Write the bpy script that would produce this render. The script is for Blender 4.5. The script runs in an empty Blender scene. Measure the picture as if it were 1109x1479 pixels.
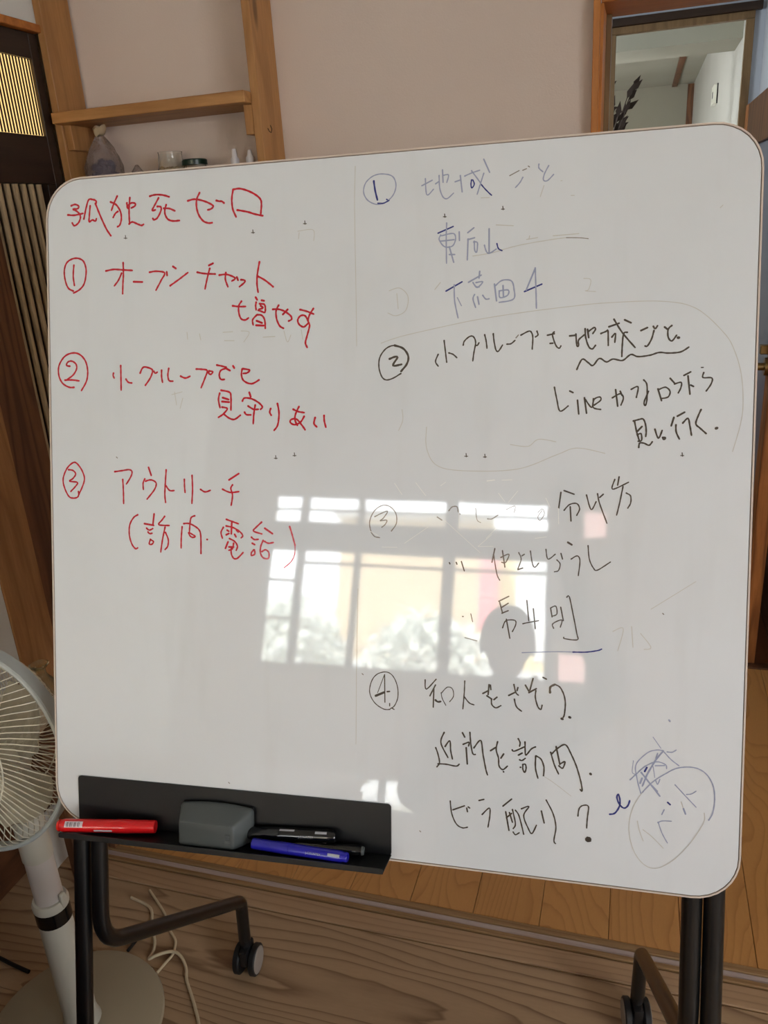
import bpy, bmesh, math, random
from mathutils import Vector, Matrix
random.seed(7)
SC = bpy.context.scene
COL = SC.collection
PI = math.pi

# ---------------------------------------------------------------- camera
cam_d = bpy.data.cameras.new('camera'); cam = bpy.data.objects.new('camera', cam_d); COL.objects.link(cam)
cam_d.sensor_fit = 'VERTICAL'; cam_d.sensor_height = 36.0
cam_d.lens = 1156.12/1479*36.0
cam_d.clip_start = 0.01; cam_d.clip_end = 100
CX = Vector((0.955633, 0.287782, -0.062825)); CY = -Vector((0.044298, -0.351265, -0.935227)); CZ = -Vector((-0.291210, 0.890951, -0.348429))
M = Matrix((CX, CY, CZ)).transposed().to_4x4(); M.translation = Vector((0, 0, 1.45))
cam.matrix_world = M
SC.camera = cam

# ---------------------------------------------------------------- sky, sun, daylight, exposure
w = bpy.data.worlds.new('sky'); SC.world = w; w.use_nodes = True
wt = w.node_tree; wt.nodes.clear()
wo = wt.nodes.new('ShaderNodeOutputWorld'); bg = wt.nodes.new('ShaderNodeBackground')
wt.links.new(bg.outputs[0], wo.inputs[0])
bg.inputs[0].default_value = (0.90, 0.95, 1.0, 1); bg.inputs[1].default_value = 9.0
def light(name, typ, loc, energy, col=(1, 1, 1), size=None, sizey=None, look=None, portal=False):
    d = bpy.data.lights.new(name, typ); o = bpy.data.objects.new(name, d); COL.objects.link(o)
    o.location = loc; d.energy = energy; d.color = col
    if typ == 'AREA':
        d.shape = 'RECTANGLE'; d.size = size; d.size_y = sizey
        if portal: d.cycles.is_portal = True
    if look is not None: o.rotation_euler = Vector(look).to_track_quat('-Z', 'Y').to_euler()
    return o
sun = light('sun', 'SUN', (0, 8, 12), 14.0, (1, 0.95, 0.86), look=(0.25, -0.62, -0.74)); sun.data.angle = math.radians(1.0)
light('window_daylight', 'AREA', (-0.8, -2.62, 1.45), 0, size=1.7, sizey=1.2, look=(0, 1, 0), portal=True)
light('right_window_daylight', 'AREA', (2.58, -1.3, 1.48), 0, size=1.8, sizey=1.3, look=(-1, 0, 0), portal=True)
SC.view_settings.view_transform = 'Standard'; SC.view_settings.look = 'None'
SC.view_settings.gamma = 1.0; SC.view_settings.use_curve_mapping = False
SC.view_settings.exposure = 0.70
SC.cycles.use_denoising = True
SC.cycles.max_bounces = 10; SC.cycles.diffuse_bounces = 5; SC.cycles.glossy_bounces = 4; SC.cycles.transmission_bounces = 8
SC.cycles.sample_clamp_indirect = 6.0

# ---------------------------------------------------------------- materials
def lin(c):
    return tuple((v/12.92 if v <= 0.04045 else ((v+0.055)/1.055)**2.4) for v in c)
def rgb(r, g, b): return lin((r/255, g/255, b/255)) + (1,)
class NT:
    def __init__(s, name):
        s.m = bpy.data.materials.new(name); s.m.use_nodes = True; s.t = s.m.node_tree
        s.b = s.t.nodes['Principled BSDF']; s.L = s.t.links
    def n(s, typ, **k):
        nd = s.t.nodes.new('ShaderNode'+typ)
        for a, v in k.items():
            if a.startswith('i_'):
                key = a[2:]; key = int(key) if key.isdigit() else key
                if hasattr(v, 'links') or hasattr(v, 'is_output') : s.L.new(v, nd.inputs[key])
                else: nd.inputs[key].default_value = v
            else: setattr(nd, a, v)
        return nd
    def coord(s, kind='Object', scale=(1, 1, 1), rnd=True):
        tc = s.n('TexCoord'); mp = s.n('Mapping'); s.L.new(tc.outputs[kind], mp.inputs['Vector'])
        mp.inputs['Scale'].default_value = scale
        if rnd:
            oi = s.n('ObjectInfo'); mu = s.n('Math', operation='MULTIPLY'); s.L.new(oi.outputs['Random'], mu.inputs[0]); mu.inputs[1].default_value = 37.0
            cb = s.n('CombineXYZ'); 
            for i in range(3): s.L.new(mu.outputs[0], cb.inputs[i])
            s.L.new(cb.outputs[0], mp.inputs['Location'])
        return mp.outputs[0]
    def noise(s, vec, scale, detail=3, rough=.5, dist=0):
        nd = s.n('TexNoise'); s.L.new(vec, nd.inputs['Vector']); nd.inputs['Scale'].default_value = scale
        nd.inputs['Detail'].default_value = detail; nd.inputs['Roughness'].default_value = rough; nd.inputs['Distortion'].default_value = dist
        return nd.outputs['Fac']
    def ramp(s, fac, stops):
        r = s.n('ValToRGB'); s.L.new(fac, r.inputs[0]); e = r.color_ramp.elements
        while len(e) < len(stops): e.new(.5)
        for el, (p, c) in zip(e, stops): el.position = p; el.color = c
        return r.outputs[0]
    def math(s, op, a, b=None):
        m = s.n('Math', operation=op)
        for i, v in enumerate((a, b)):
            if v is None: continue
            if isinstance(v, (int, float)): m.inputs[i].default_value = v
            else: s.L.new(v, m.inputs[i])
        return m.outputs[0]
    def mix(s, f, a, b, blend='MIX'):
        m = s.n('MixRGB', blend_type=blend)
        for i, v in enumerate((f, a, b)):
            if isinstance(v, (int, float)): m.inputs[i].default_value = v
            elif isinstance(v, tuple): m.inputs[i].default_value = v
            else: s.L.new(v, m.inputs[i])
        return m.outputs[0]
    def bump(s, h, strength=.3, dist=.002):
        b = s.n('Bump'); b.inputs['Strength'].default_value = strength; b.inputs['Distance'].default_value = dist
        s.L.new(h, b.inputs['Height']); s.L.new(b.outputs[0], s.b.inputs['Normal'])
    def set(s, **k):
        for a, v in k.items():
            key = {'base': 'Base Color', 'rough': 'Roughness', 'metal': 'Metallic', 'spec': 'Specular IOR Level', 'trans': 'Transmission Weight',
                   'ior': 'IOR', 'alpha': 'Alpha', 'coat': 'Coat Weight', 'coatr': 'Coat Roughness', 'sub': 'Subsurface Weight', 'em': 'Emission Color', 'emk': 'Emission Strength'}[a]
            if isinstance(v, (int, float, tuple)): s.b.inputs[key].default_value = v
            else: s.L.new(v, s.b.inputs[key])
        return s
def plain(name, col, rough=.5, **k):
    t = NT(name); t.set(base=col, rough=rough, **k)
    v = t.coord(rnd=False); n = t.noise(v, 60, 4); t.bump(n, .08, .0006)
    return t.m
def plaster(name, c1, c2):
    t = NT(name); v = t.coord(rnd=False)
    n = t.noise(v, 1.3, 4); f = t.noise(v, 260, 3)
    t.set(base=t.ramp(n, [(.3, c1), (.75, c2)]), rough=.92, spec=.2); t.bump(f, .35, .0012); return t.m
def wood(name, light_c, dark_c, axis='Z', scale=1.0, rough=.5, knots=True, rings=14.0, line=.55, spec=.4):
    """long grain along one object axis"""
    t = NT(name)
    sc = {'X': (.55, 5, 5), 'Y': (5, .55, 5), 'Z': (5, 5, .55)}[axis]
    v = t.coord(scale=tuple(q*scale for q in sc))
    n = t.noise(v, 1.6, 2, .45); wv = t.math('MULTIPLY', n, rings)
    sn = t.math('SINE', t.math('MULTIPLY', wv, 6.283)); p = t.math('POWER', t.math('ADD', t.math('MULTIPLY', sn, .5), .5), 3.0)
    fine = t.noise(t.coord(scale=tuple(q*scale*14 for q in sc)), 2.0, 4, .6)
    a = t.mix(t.math('MULTIPLY', p, line), light_c, dark_c)
    a = t.mix(t.math('MULTIPLY', t.ramp(fine, [(.35, (1, 1, 1, 1)), (.65, (0, 0, 0, 1))]), .28), a, dark_c)
    if knots:
        kv = t.coord(scale=tuple(math.sqrt(q)*3.0*scale for q in sc)); vo = t.n('TexVoronoi'); t.L.new(kv, vo.inputs['Vector']); vo.inputs['Scale'].default_value = .8
        k = t.ramp(vo.outputs['Distance'], [(0.035, (1, 1, 1, 1)), (.085, (0, 0, 0, 1))])
        a = t.mix(t.math('MULTIPLY', k, .75), a, tuple(c*.35 for c in dark_c[:3])+(1,))
    t.set(base=a, rough=rough, spec=spec); t.bump(fine, .25, .0008); return t.m
def cedar(name, light_c, dark_c, axis='X', freq=30.0, warp=3.2, rough=.42, spec=.4, line=.85, stretch=.9):
    """flat sawn softwood: contour lines of a stretched height field give cathedral grain"""
    t = NT(name)
    s1 = (stretch, 5.5, 1) if axis == 'X' else (5.5, stretch, 1)
    v = t.coord(scale=s1); n = t.noise(v, 1.0, 1.5, .4)
    v2 = t.coord(scale=(1, 1, 1), rnd=False); sp = t.n('SeparateXYZ'); t.L.new(v2, sp.inputs[0])
    lin_ = t.math('MULTIPLY', sp.outputs['Y' if axis == 'X' else 'X'], freq)
    ph = t.math('ADD', lin_, t.math('MULTIPLY', n, warp*6))
    jit = t.noise(t.coord(scale=tuple(q*7 for q in s1)), 1.0, 2, .5); ph = t.math('ADD', ph, t.math('MULTIPLY', jit, .5))
    sn = t.math('FRACT', ph); p = t.math('POWER', sn, 5.5)
    edge = t.ramp(sn, [(.93, (1, 1, 1, 1)), (1.0, (0, 0, 0, 1))]); p = t.math('MULTIPLY', p, edge)
    fine = t.noise(t.coord(scale=tuple(q*40 for q in s1)), 1.0, 4, .6); big = t.noise(v, .8, 2)
    a = t.mix(t.math('MULTIPLY', p, line), t.mix(t.math('MULTIPLY', big, .28), light_c, dark_c), dark_c)
    a = t.mix(t.math('MULTIPLY', fine, .22), a, dark_c)
    t.set(base=a, rough=rough, spec=spec); t.bump(t.math('ADD', fine, p), .2, .0008); return t.m

MAT = {}
MAT['pink_plaster'] = plaster('pink_beige_plaster', rgb(212, 194, 182), rgb(220, 203, 191))
MAT['white_plaster'] = plaster('white_plaster', rgb(205, 204, 200), rgb(218, 217, 212))
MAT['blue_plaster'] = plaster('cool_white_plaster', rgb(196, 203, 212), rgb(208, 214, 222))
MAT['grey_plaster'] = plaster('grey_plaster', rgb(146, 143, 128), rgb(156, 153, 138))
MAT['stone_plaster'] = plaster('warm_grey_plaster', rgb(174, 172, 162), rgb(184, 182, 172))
MAT['pine'] = wood('pine_post_wood', rgb(182, 132, 80), rgb(128, 82, 42), 'Z', rings=7, line=.35)
MAT['pine_x'] = wood('pine_shelf_wood', rgb(188, 138, 84), rgb(130, 82, 42), 'X', rings=7, line=.4)
MAT['orange'] = wood('orange_door_wood', rgb(205, 135, 66), rgb(150, 84, 34), 'Z', knots=False, rings=6, line=.4)
MAT['orange_x'] = wood('orange_head_wood', rgb(190, 118, 56), rgb(130, 70, 28), 'X', knots=False, rings=6, line=.4)
MAT['olive'] = wood('olive_brown_wood', rgb(140, 112, 76), rgb(96, 72, 44), 'Z', knots=False, rings=6, line=.4)
MAT['brown_z'] = wood('brown_stained_wood', rgb(118, 78, 48), rgb(66, 38, 22), 'Z', knots=False, rings=12, line=.7)
MAT['brown_y'] = wood('brown_stained_wood_rail', rgb(112, 72, 46), rgb(60, 36, 22), 'Y', knots=False, rings=8, line=.5)
MAT['dark_y'] = wood('dark_stained_wood', rgb(52, 36, 26), rgb(28, 18, 12), 'Y', knots=False, rings=6, line=.5)
MAT['dark_x'] = wood('dark_rail_wood', rgb(60, 42, 28), rgb(34, 22, 14), 'X', knots=False, rings=6, line=.5)
MAT['mid_z'] = wood('light_brown_post_wood', rgb(168, 120, 76), rgb(120, 78, 44), 'Z', knots=False, rings=10, line=.45)
MAT['leaf'] = wood('orange_leaf_wood', rgb(190, 122, 62), rgb(110, 62, 28), 'Z', knots=False, rings=9, line=.7)
MAT['cedar'] = cedar('cedar_floor_board', rgb(192, 162, 128), rgb(92, 58, 36), 'X', freq=30, warp=2.5, line=.95)
MAT['sill_a'] = cedar('worn_sill_wood', rgb(192, 160, 126), rgb(116, 80, 54), 'X', freq=60, warp=1.2, line=.6)
MAT['sill_b'] = cedar('brown_sill_wood', rgb(168, 134, 94), rgb(92, 60, 36), 'X', freq=90, warp=1.0, line=.6)
MAT['track'] = cedar('pale_sliding_track', rgb(204, 188, 184), rgb(140, 116, 104), 'X', freq=90, warp=.8, rough=.25, spec=.7, line=.4)
MAT['parquet'] = cedar('orange_hall_board', rgb(216, 160, 96), rgb(150, 94, 46), 'Y', freq=46, warp=2.6, rough=.33, spec=.5, line=.55, stretch=1.6)
MAT['far_floor'] = cedar('dark_brown_board', rgb(122, 76, 44), rgb(82, 46, 24), 'Y', freq=40, warp=1.6, rough=.35, line=.4)
t = NT('whiteboard_surface'); v = t.coord(rnd=False)
sm = t.noise(v, 3.2, 4, .6); sm2 = t.noise(t.coord(scale=(9, 1.2, 1), rnd=False), 2.2, 3, .55)
a = t.mix(t.math('MULTIPLY', t.ramp(sm, [(.5, (0, 0, 0, 1)), (.72, (1, 1, 1, 1))]), .22), rgb(219, 222, 225), rgb(198, 200, 198))
a = t.mix(t.math('MULTIPLY', t.ramp(sm2, [(.55, (0, 0, 0, 1)), (.75, (1, 1, 1, 1))]), .15), a, rgb(194, 194, 192))
t.set(base=a, rough=.035, spec=1.0); t.bump(t.noise(v, 7, 2), .10, .0006); MAT['board'] = t.m
MAT['board_edge'] = plain('beige_board_edging', rgb(206, 190, 176), .45)
MAT['board_gap'] = plain('dark_edging_gap', rgb(120, 106, 96), .6)
MAT['board_back'] = plain('grey_board_back', rgb(150, 150, 150), .6)
MAT['black'] = plain('black_powder_coat', rgb(17, 17, 18), .4, spec=.5)
MAT['tube'] = plain('black_tube_paint', rgb(13, 13, 14), .3, spec=.6)
MAT['rubber'] = plain('black_caster_plastic', rgb(20, 20, 22), .45)
MAT['hub'] = plain('grey_caster_disc', rgb(150, 142, 134), .5)
MAT['eraser'] = plain('grey_eraser_plastic', rgb(76, 80, 79), .5)
MAT['eraser_d'] = plain('dark_eraser_edge', rgb(66, 68, 68), .6)
MAT['felt'] = plain('black_eraser_felt', rgb(16, 16, 16), .95)
MAT['red_p'] = plain('red_marker_plastic', rgb(206, 24, 28), .18, spec=.6)
MAT['red_cap'] = plain('bright_red_marker_end', rgb(226, 44, 32), .25, spec=.6)
MAT['blue_p'] = plain('blue_marker_plastic', rgb(34, 32, 158), .2, spec=.6)
MAT['black_p'] = plain('black_marker_plastic', rgb(14, 14, 15), .15, spec=.7)
MAT['label_w'] = plain('white_sticker', rgb(205, 190, 196), .5)
MAT['label_s'] = plain('silver_print', rgb(170, 172, 178), .4)
MAT['print_d'] = plain('dark_print', rgb(60, 40, 50), .6)
MAT['fan_w'] = plain('off_white_fan_plastic', rgb(206, 202, 188), .4)
MAT['fan_p'] = plain('pale_fan_tube', rgb(214, 206, 200), .35)
MAT['fan_b'] = plain('fan_base_cream_shaded', rgb(168, 156, 132), .4)  # cream darkened in the colour to carry the shade on the base
MAT['fan_r'] = plain('fan_rim_grey', rgb(168, 172, 168), .4)
MAT['fan_wire'] = plain('fan_wire_white', rgb(206, 200, 182), .4)
MAT['navy'] = plain('navy_motor_hub', rgb(30, 34, 44), .4)
t = NT('fan_blade_translucent'); t.set(base=rgb(196, 186, 160), rough=.3, trans=.45, alpha=.8); MAT['blade'] = t.m
t = NT('clear_glass'); t.set(base=(.95, .97, .95, 1), rough=.03, trans=1.0, ior=1.45); MAT['glass'] = t.m
t = NT('amber_glass'); t.set(base=rgb(238, 222, 180), rough=.05, trans=.9, ior=1.45); MAT['amber'] = t.m
t = NT('clear_plastic_film'); v = t.coord(rnd=False); t.set(base=rgb(226, 220, 222), rough=.08, trans=.92, ior=1.2, alpha=.75); t.bump(t.noise(v, 40, 4, .6, 1.0), .9, .01); MAT['film'] = t.m
MAT['bag_in'] = plain('purple_grey_contents', rgb(110, 100, 116), .6)
MAT['twine'] = plain('beige_paper_twist', rgb(190, 168, 136), .8)
MAT['green_lid'] = plain('dark_green_lid', rgb(22, 48, 36), .3)
MAT['white_p'] = plain('white_bottle_plastic', rgb(224, 220, 222), .4)
MAT['brass'] = plain('aged_brass', rgb(150, 128, 88), .3, metal=1.0)
MAT['frosted'] = plain('frosted_blue_grey_panel', rgb(112, 118, 134), .35)
MAT['slat_tan'] = wood('reed_tan_wood', rgb(178, 156, 122), rgb(126, 104, 76), 'Z', scale=4, knots=False, rings=5, line=.5)
MAT['slat_dark'] = plain('dark_slat_wood', rgb(40, 26, 14), .7)
MAT['cord_w'] = plain('cream_cable', rgb(206, 188, 156), .5)
MAT['cord_b'] = plain('black_cable', rgb(14, 14, 15), .5)
MAT['plant'] = plain('dried_brown_leaf', rgb(62, 50, 42), .85)
MAT['vase'] = plain('dark_ceramic', rgb(58, 48, 42), .4)
MAT['thermo'] = plain('ivory_control_plastic', rgb(214, 214, 198), .4)
MAT['skin'] = plain('skin', rgb(205, 150, 130), .5)
MAT['cloth_d'] = plain('dark_grey_cloth', rgb(48, 48, 54), .9)
MAT['cloth_t'] = plain('dark_trousers', rgb(34, 36, 44), .9)
MAT['hair'] = plain('black_hair', rgb(18, 16, 16), .6)
MAT['phone'] = plain('black_phone', rgb(16, 16, 18), .2)
MAT['cardboard'] = plain('brown_cardboard', rgb(176, 140, 100), .85)
MAT['sash'] = plain('dark_window_frame', rgb(50, 44, 40), .5)
t = NT('glowing_shoji_paper'); t.set(base=rgb(220, 190, 130), rough=.9, em=rgb(236, 196, 126), emk=.85); MAT['lit'] = t.m  # backlight put into the paper as emission
INKC = {'r': (190, 34, 48), 'k': (84, 76, 68), 'K': (136, 128, 120), 'b': (62, 68, 130), 'B': (154, 160, 184), 'g': (196, 193, 186), 's': (236, 236, 232)}
for k_, c_ in INKC.items():
    t = NT('ink_'+{'r': 'red', 'k': 'black', 'K': 'worn_black', 'b': 'blue', 'B': 'worn_blue', 'g': 'ghost', 's': 'scratch_glint'}[k_])
    t.set(base=rgb(*c_), rough=.12, spec=.5); MAT['ink_'+k_] = t.m

# ---------------------------------------------------------------- mesh helpers
def link(name, bm, mat, parent=None, smooth=False, kind=None, loc=None, M=None):
    me = bpy.data.meshes.new(name); bm.normal_update(); bm.to_mesh(me); bm.free()
    for mm in (mat if isinstance(mat, (list, tuple)) else [mat]): me.materials.append(MAT[mm] if isinstance(mm, str) else mm)
    if smooth:
        for p in me.polygons: p.use_smooth = True
        if hasattr(me, 'set_sharp_from_angle'): me.set_sharp_from_angle(angle=math.radians(40))
    o = bpy.data.objects.new(name, me); COL.objects.link(o)
    if parent is not None: o.parent = parent
    if loc is not None: o.location = loc
    if M is not None: o.matrix_local = M
    if kind: o['kind'] = kind
    return o
def empty(name, label, cat, loc=(0, 0, 0), group=None, M=None):
    o = bpy.data.objects.new(name, None); COL.objects.link(o); o.location = loc; o.empty_display_size = .05
    if M is not None: o.matrix_world = M
    o['label'] = label; o['category'] = cat
    if group: o['group'] = group
    return o
def tag(o, label, cat, group=None):
    o['label'] = label; o['category'] = cat
    if group: o['group'] = group
    return o
def box(bm, a, b, bev=0.0, seg=1, mi=0):
    g = bmesh.ops.create_cube(bm, size=1.0); vs = g['verts']
    for v in vs: v.co = Vector([(a[i]+b[i])/2 + v.co[i]*(b[i]-a[i]) for i in range(3)])
    fs = set(f for v in vs for f in v.link_faces)
    for f in fs: f.material_index = mi
    if bev > 0:
        es = set(e for v in vs for e in v.link_edges)
        r = bmesh.ops.bevel(bm, geom=list(es), offset=bev, segments=seg, profile=.6, affect='EDGES')
        for f in r['faces']: f.material_index = mi
    return bm
def bxo(name, a, b, mat, parent=None, bev=.0015, kind=None, local=True):
    """a box whose origin sits at its own centre"""
    c = [(a[i]+b[i])/2 for i in range(3)]; h = [(b[i]-a[i])/2 for i in range(3)]
    bm = bmesh.new(); box(bm, [-q for q in h], h, min(bev, min(h)*.6))
    return link(name, bm, mat, parent, kind=kind, loc=c)
def frame_of(d):
    d = Vector(d).normalized(); u = d.orthogonal().normalized(); return u, d.cross(u)
def tube(bm, pts, r, seg=10, cap=True, mi=0, closed=False):
    pts = [Vector(p) for p in pts]; n = len(pts); rr = r if isinstance(r, (list, tuple)) else [r]*n
    T = []
    for i in range(n):
        a = pts[i-1] if (i > 0 or closed) else pts[i]; b = pts[(i+1) % n] if (i < n-1 or closed) else pts[i]
        T.append((b-a).normalized())
    u, _ = frame_of(T[0]); rings = []
    for i in range(n):
        u = (u - T[i]*u.dot(T[i])).normalized(); v = T[i].cross(u)
        rings.append([bm.verts.new(pts[i] + (u*math.cos(2*PI*k/seg) + v*math.sin(2*PI*k/seg))*rr[i]) for k in range(seg)])
    for i in range(n if closed else n-1):
        A = rings[i]; B_ = rings[(i+1) % n]
        for k in range(seg):
            f = bm.faces.new((A[k], A[(k+1) % seg], B_[(k+1) % seg], B_[k])); f.material_index = mi
    if cap and not closed:
        f = bm.faces.new(rings[0][::-1]); f.material_index = mi; f = bm.faces.new(rings[-1]); f.material_index = mi
    return bm
def lathe(bm, prof, c=(0, 0, 0), axis=(0, 0, 1), seg=24, mi=0, closed=False):
    """prof: (radius, height) pairs"""
    c = Vector(c); d = Vector(axis).normalized(); u, v = frame_of(d); rings = []
    for r, h in prof:
        if r < 1e-6: rings.append([bm.verts.new(c+d*h)])
        else: rings.append([bm.verts.new(c+d*h+(u*math.cos(2*PI*k/seg)+v*math.sin(2*PI*k/seg))*r) for k in range(seg)])
    for A, B_ in zip(rings, rings[1:]+(rings[:1] if closed else [])):
        for k in range(seg):
            q = [A[k % len(A)], A[(k+1) % len(A)], B_[(k+1) % len(B_)], B_[k % len(B_)]]
            q2 = []
            for x in q:
                if x not in q2: q2.append(x)
            if len(q2) > 2:
                f = bm.faces.new(q2); f.material_index = mi
    for A in (rings[0], rings[-1]):
        if len(A) > 2 and not closed:
            try: f = bm.faces.new(A); f.material_index = mi
            except ValueError: pass
    bmesh.ops.recalc_face_normals(bm, faces=bm.faces); return bm
def arc_pts(pts, rad, n=6):
    """polyline with rounded corners"""
    pts = [Vector(p) for p in pts]; out = [pts[0]]
    for i in range(1, len(pts)-1):
        a, b, c = pts[i-1], pts[i], pts[i+1]; d1 = (a-b).normalized(); d2 = (c-b).normalized()
        ang = d1.angle(d2); t_ = min(rad/math.tan(ang/2), (a-b).length*.49, (c-b).length*.49)
        p, q = b+d1*t_, b+d2*t_
        for k in range(n+1):
            s = k/n; out.append(p*(1-s)**2 + b*2*s*(1-s) + q*s*s)
    out.append(pts[-1]); return out
def rrect(w0, w1, h0, h1, r, n=8):
    pts = []
    for cx, cy, a0 in ((w1-r, h1-r, 0), (w0+r, h1-r, 90), (w0+r, h0+r, 180), (w1-r, h0+r, 270)):
        for k in range(n+1):
            a = math.radians(a0+90*k/n); pts.append((cx+r*math.cos(a), cy+r*math.sin(a)))
    return pts
def prism(bm, pts, z0, z1, mi=0):
    A = [bm.verts.new((x, y, z0)) for x, y in pts]; B_ = [bm.verts.new((x, y, z1)) for x, y in pts]; n = len(pts)
    for k in range(n): bm.faces.new((A[k], A[(k+1) % n], B_[(k+1) % n], B_[k])).material_index = mi
    bm.faces.new(A[::-1]).material_index = mi; bm.faces.new(B_).material_index = mi; return bm
def ring(bm, outer, inner, z0, z1, mi=0):
    n = len(outer); L = []
    for P, z in ((outer, z0), (outer, z1), (inner, z1), (inner, z0)): L.append([bm.verts.new((x, y, z)) for x, y in P])
    for a in range(4):
        A, B_ = L[a], L[(a+1) % 4]
        for k in range(n): bm.faces.new((A[k], A[(k+1) % n], B_[(k+1) % n], B_[k])).material_index = mi
    return bm

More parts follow.
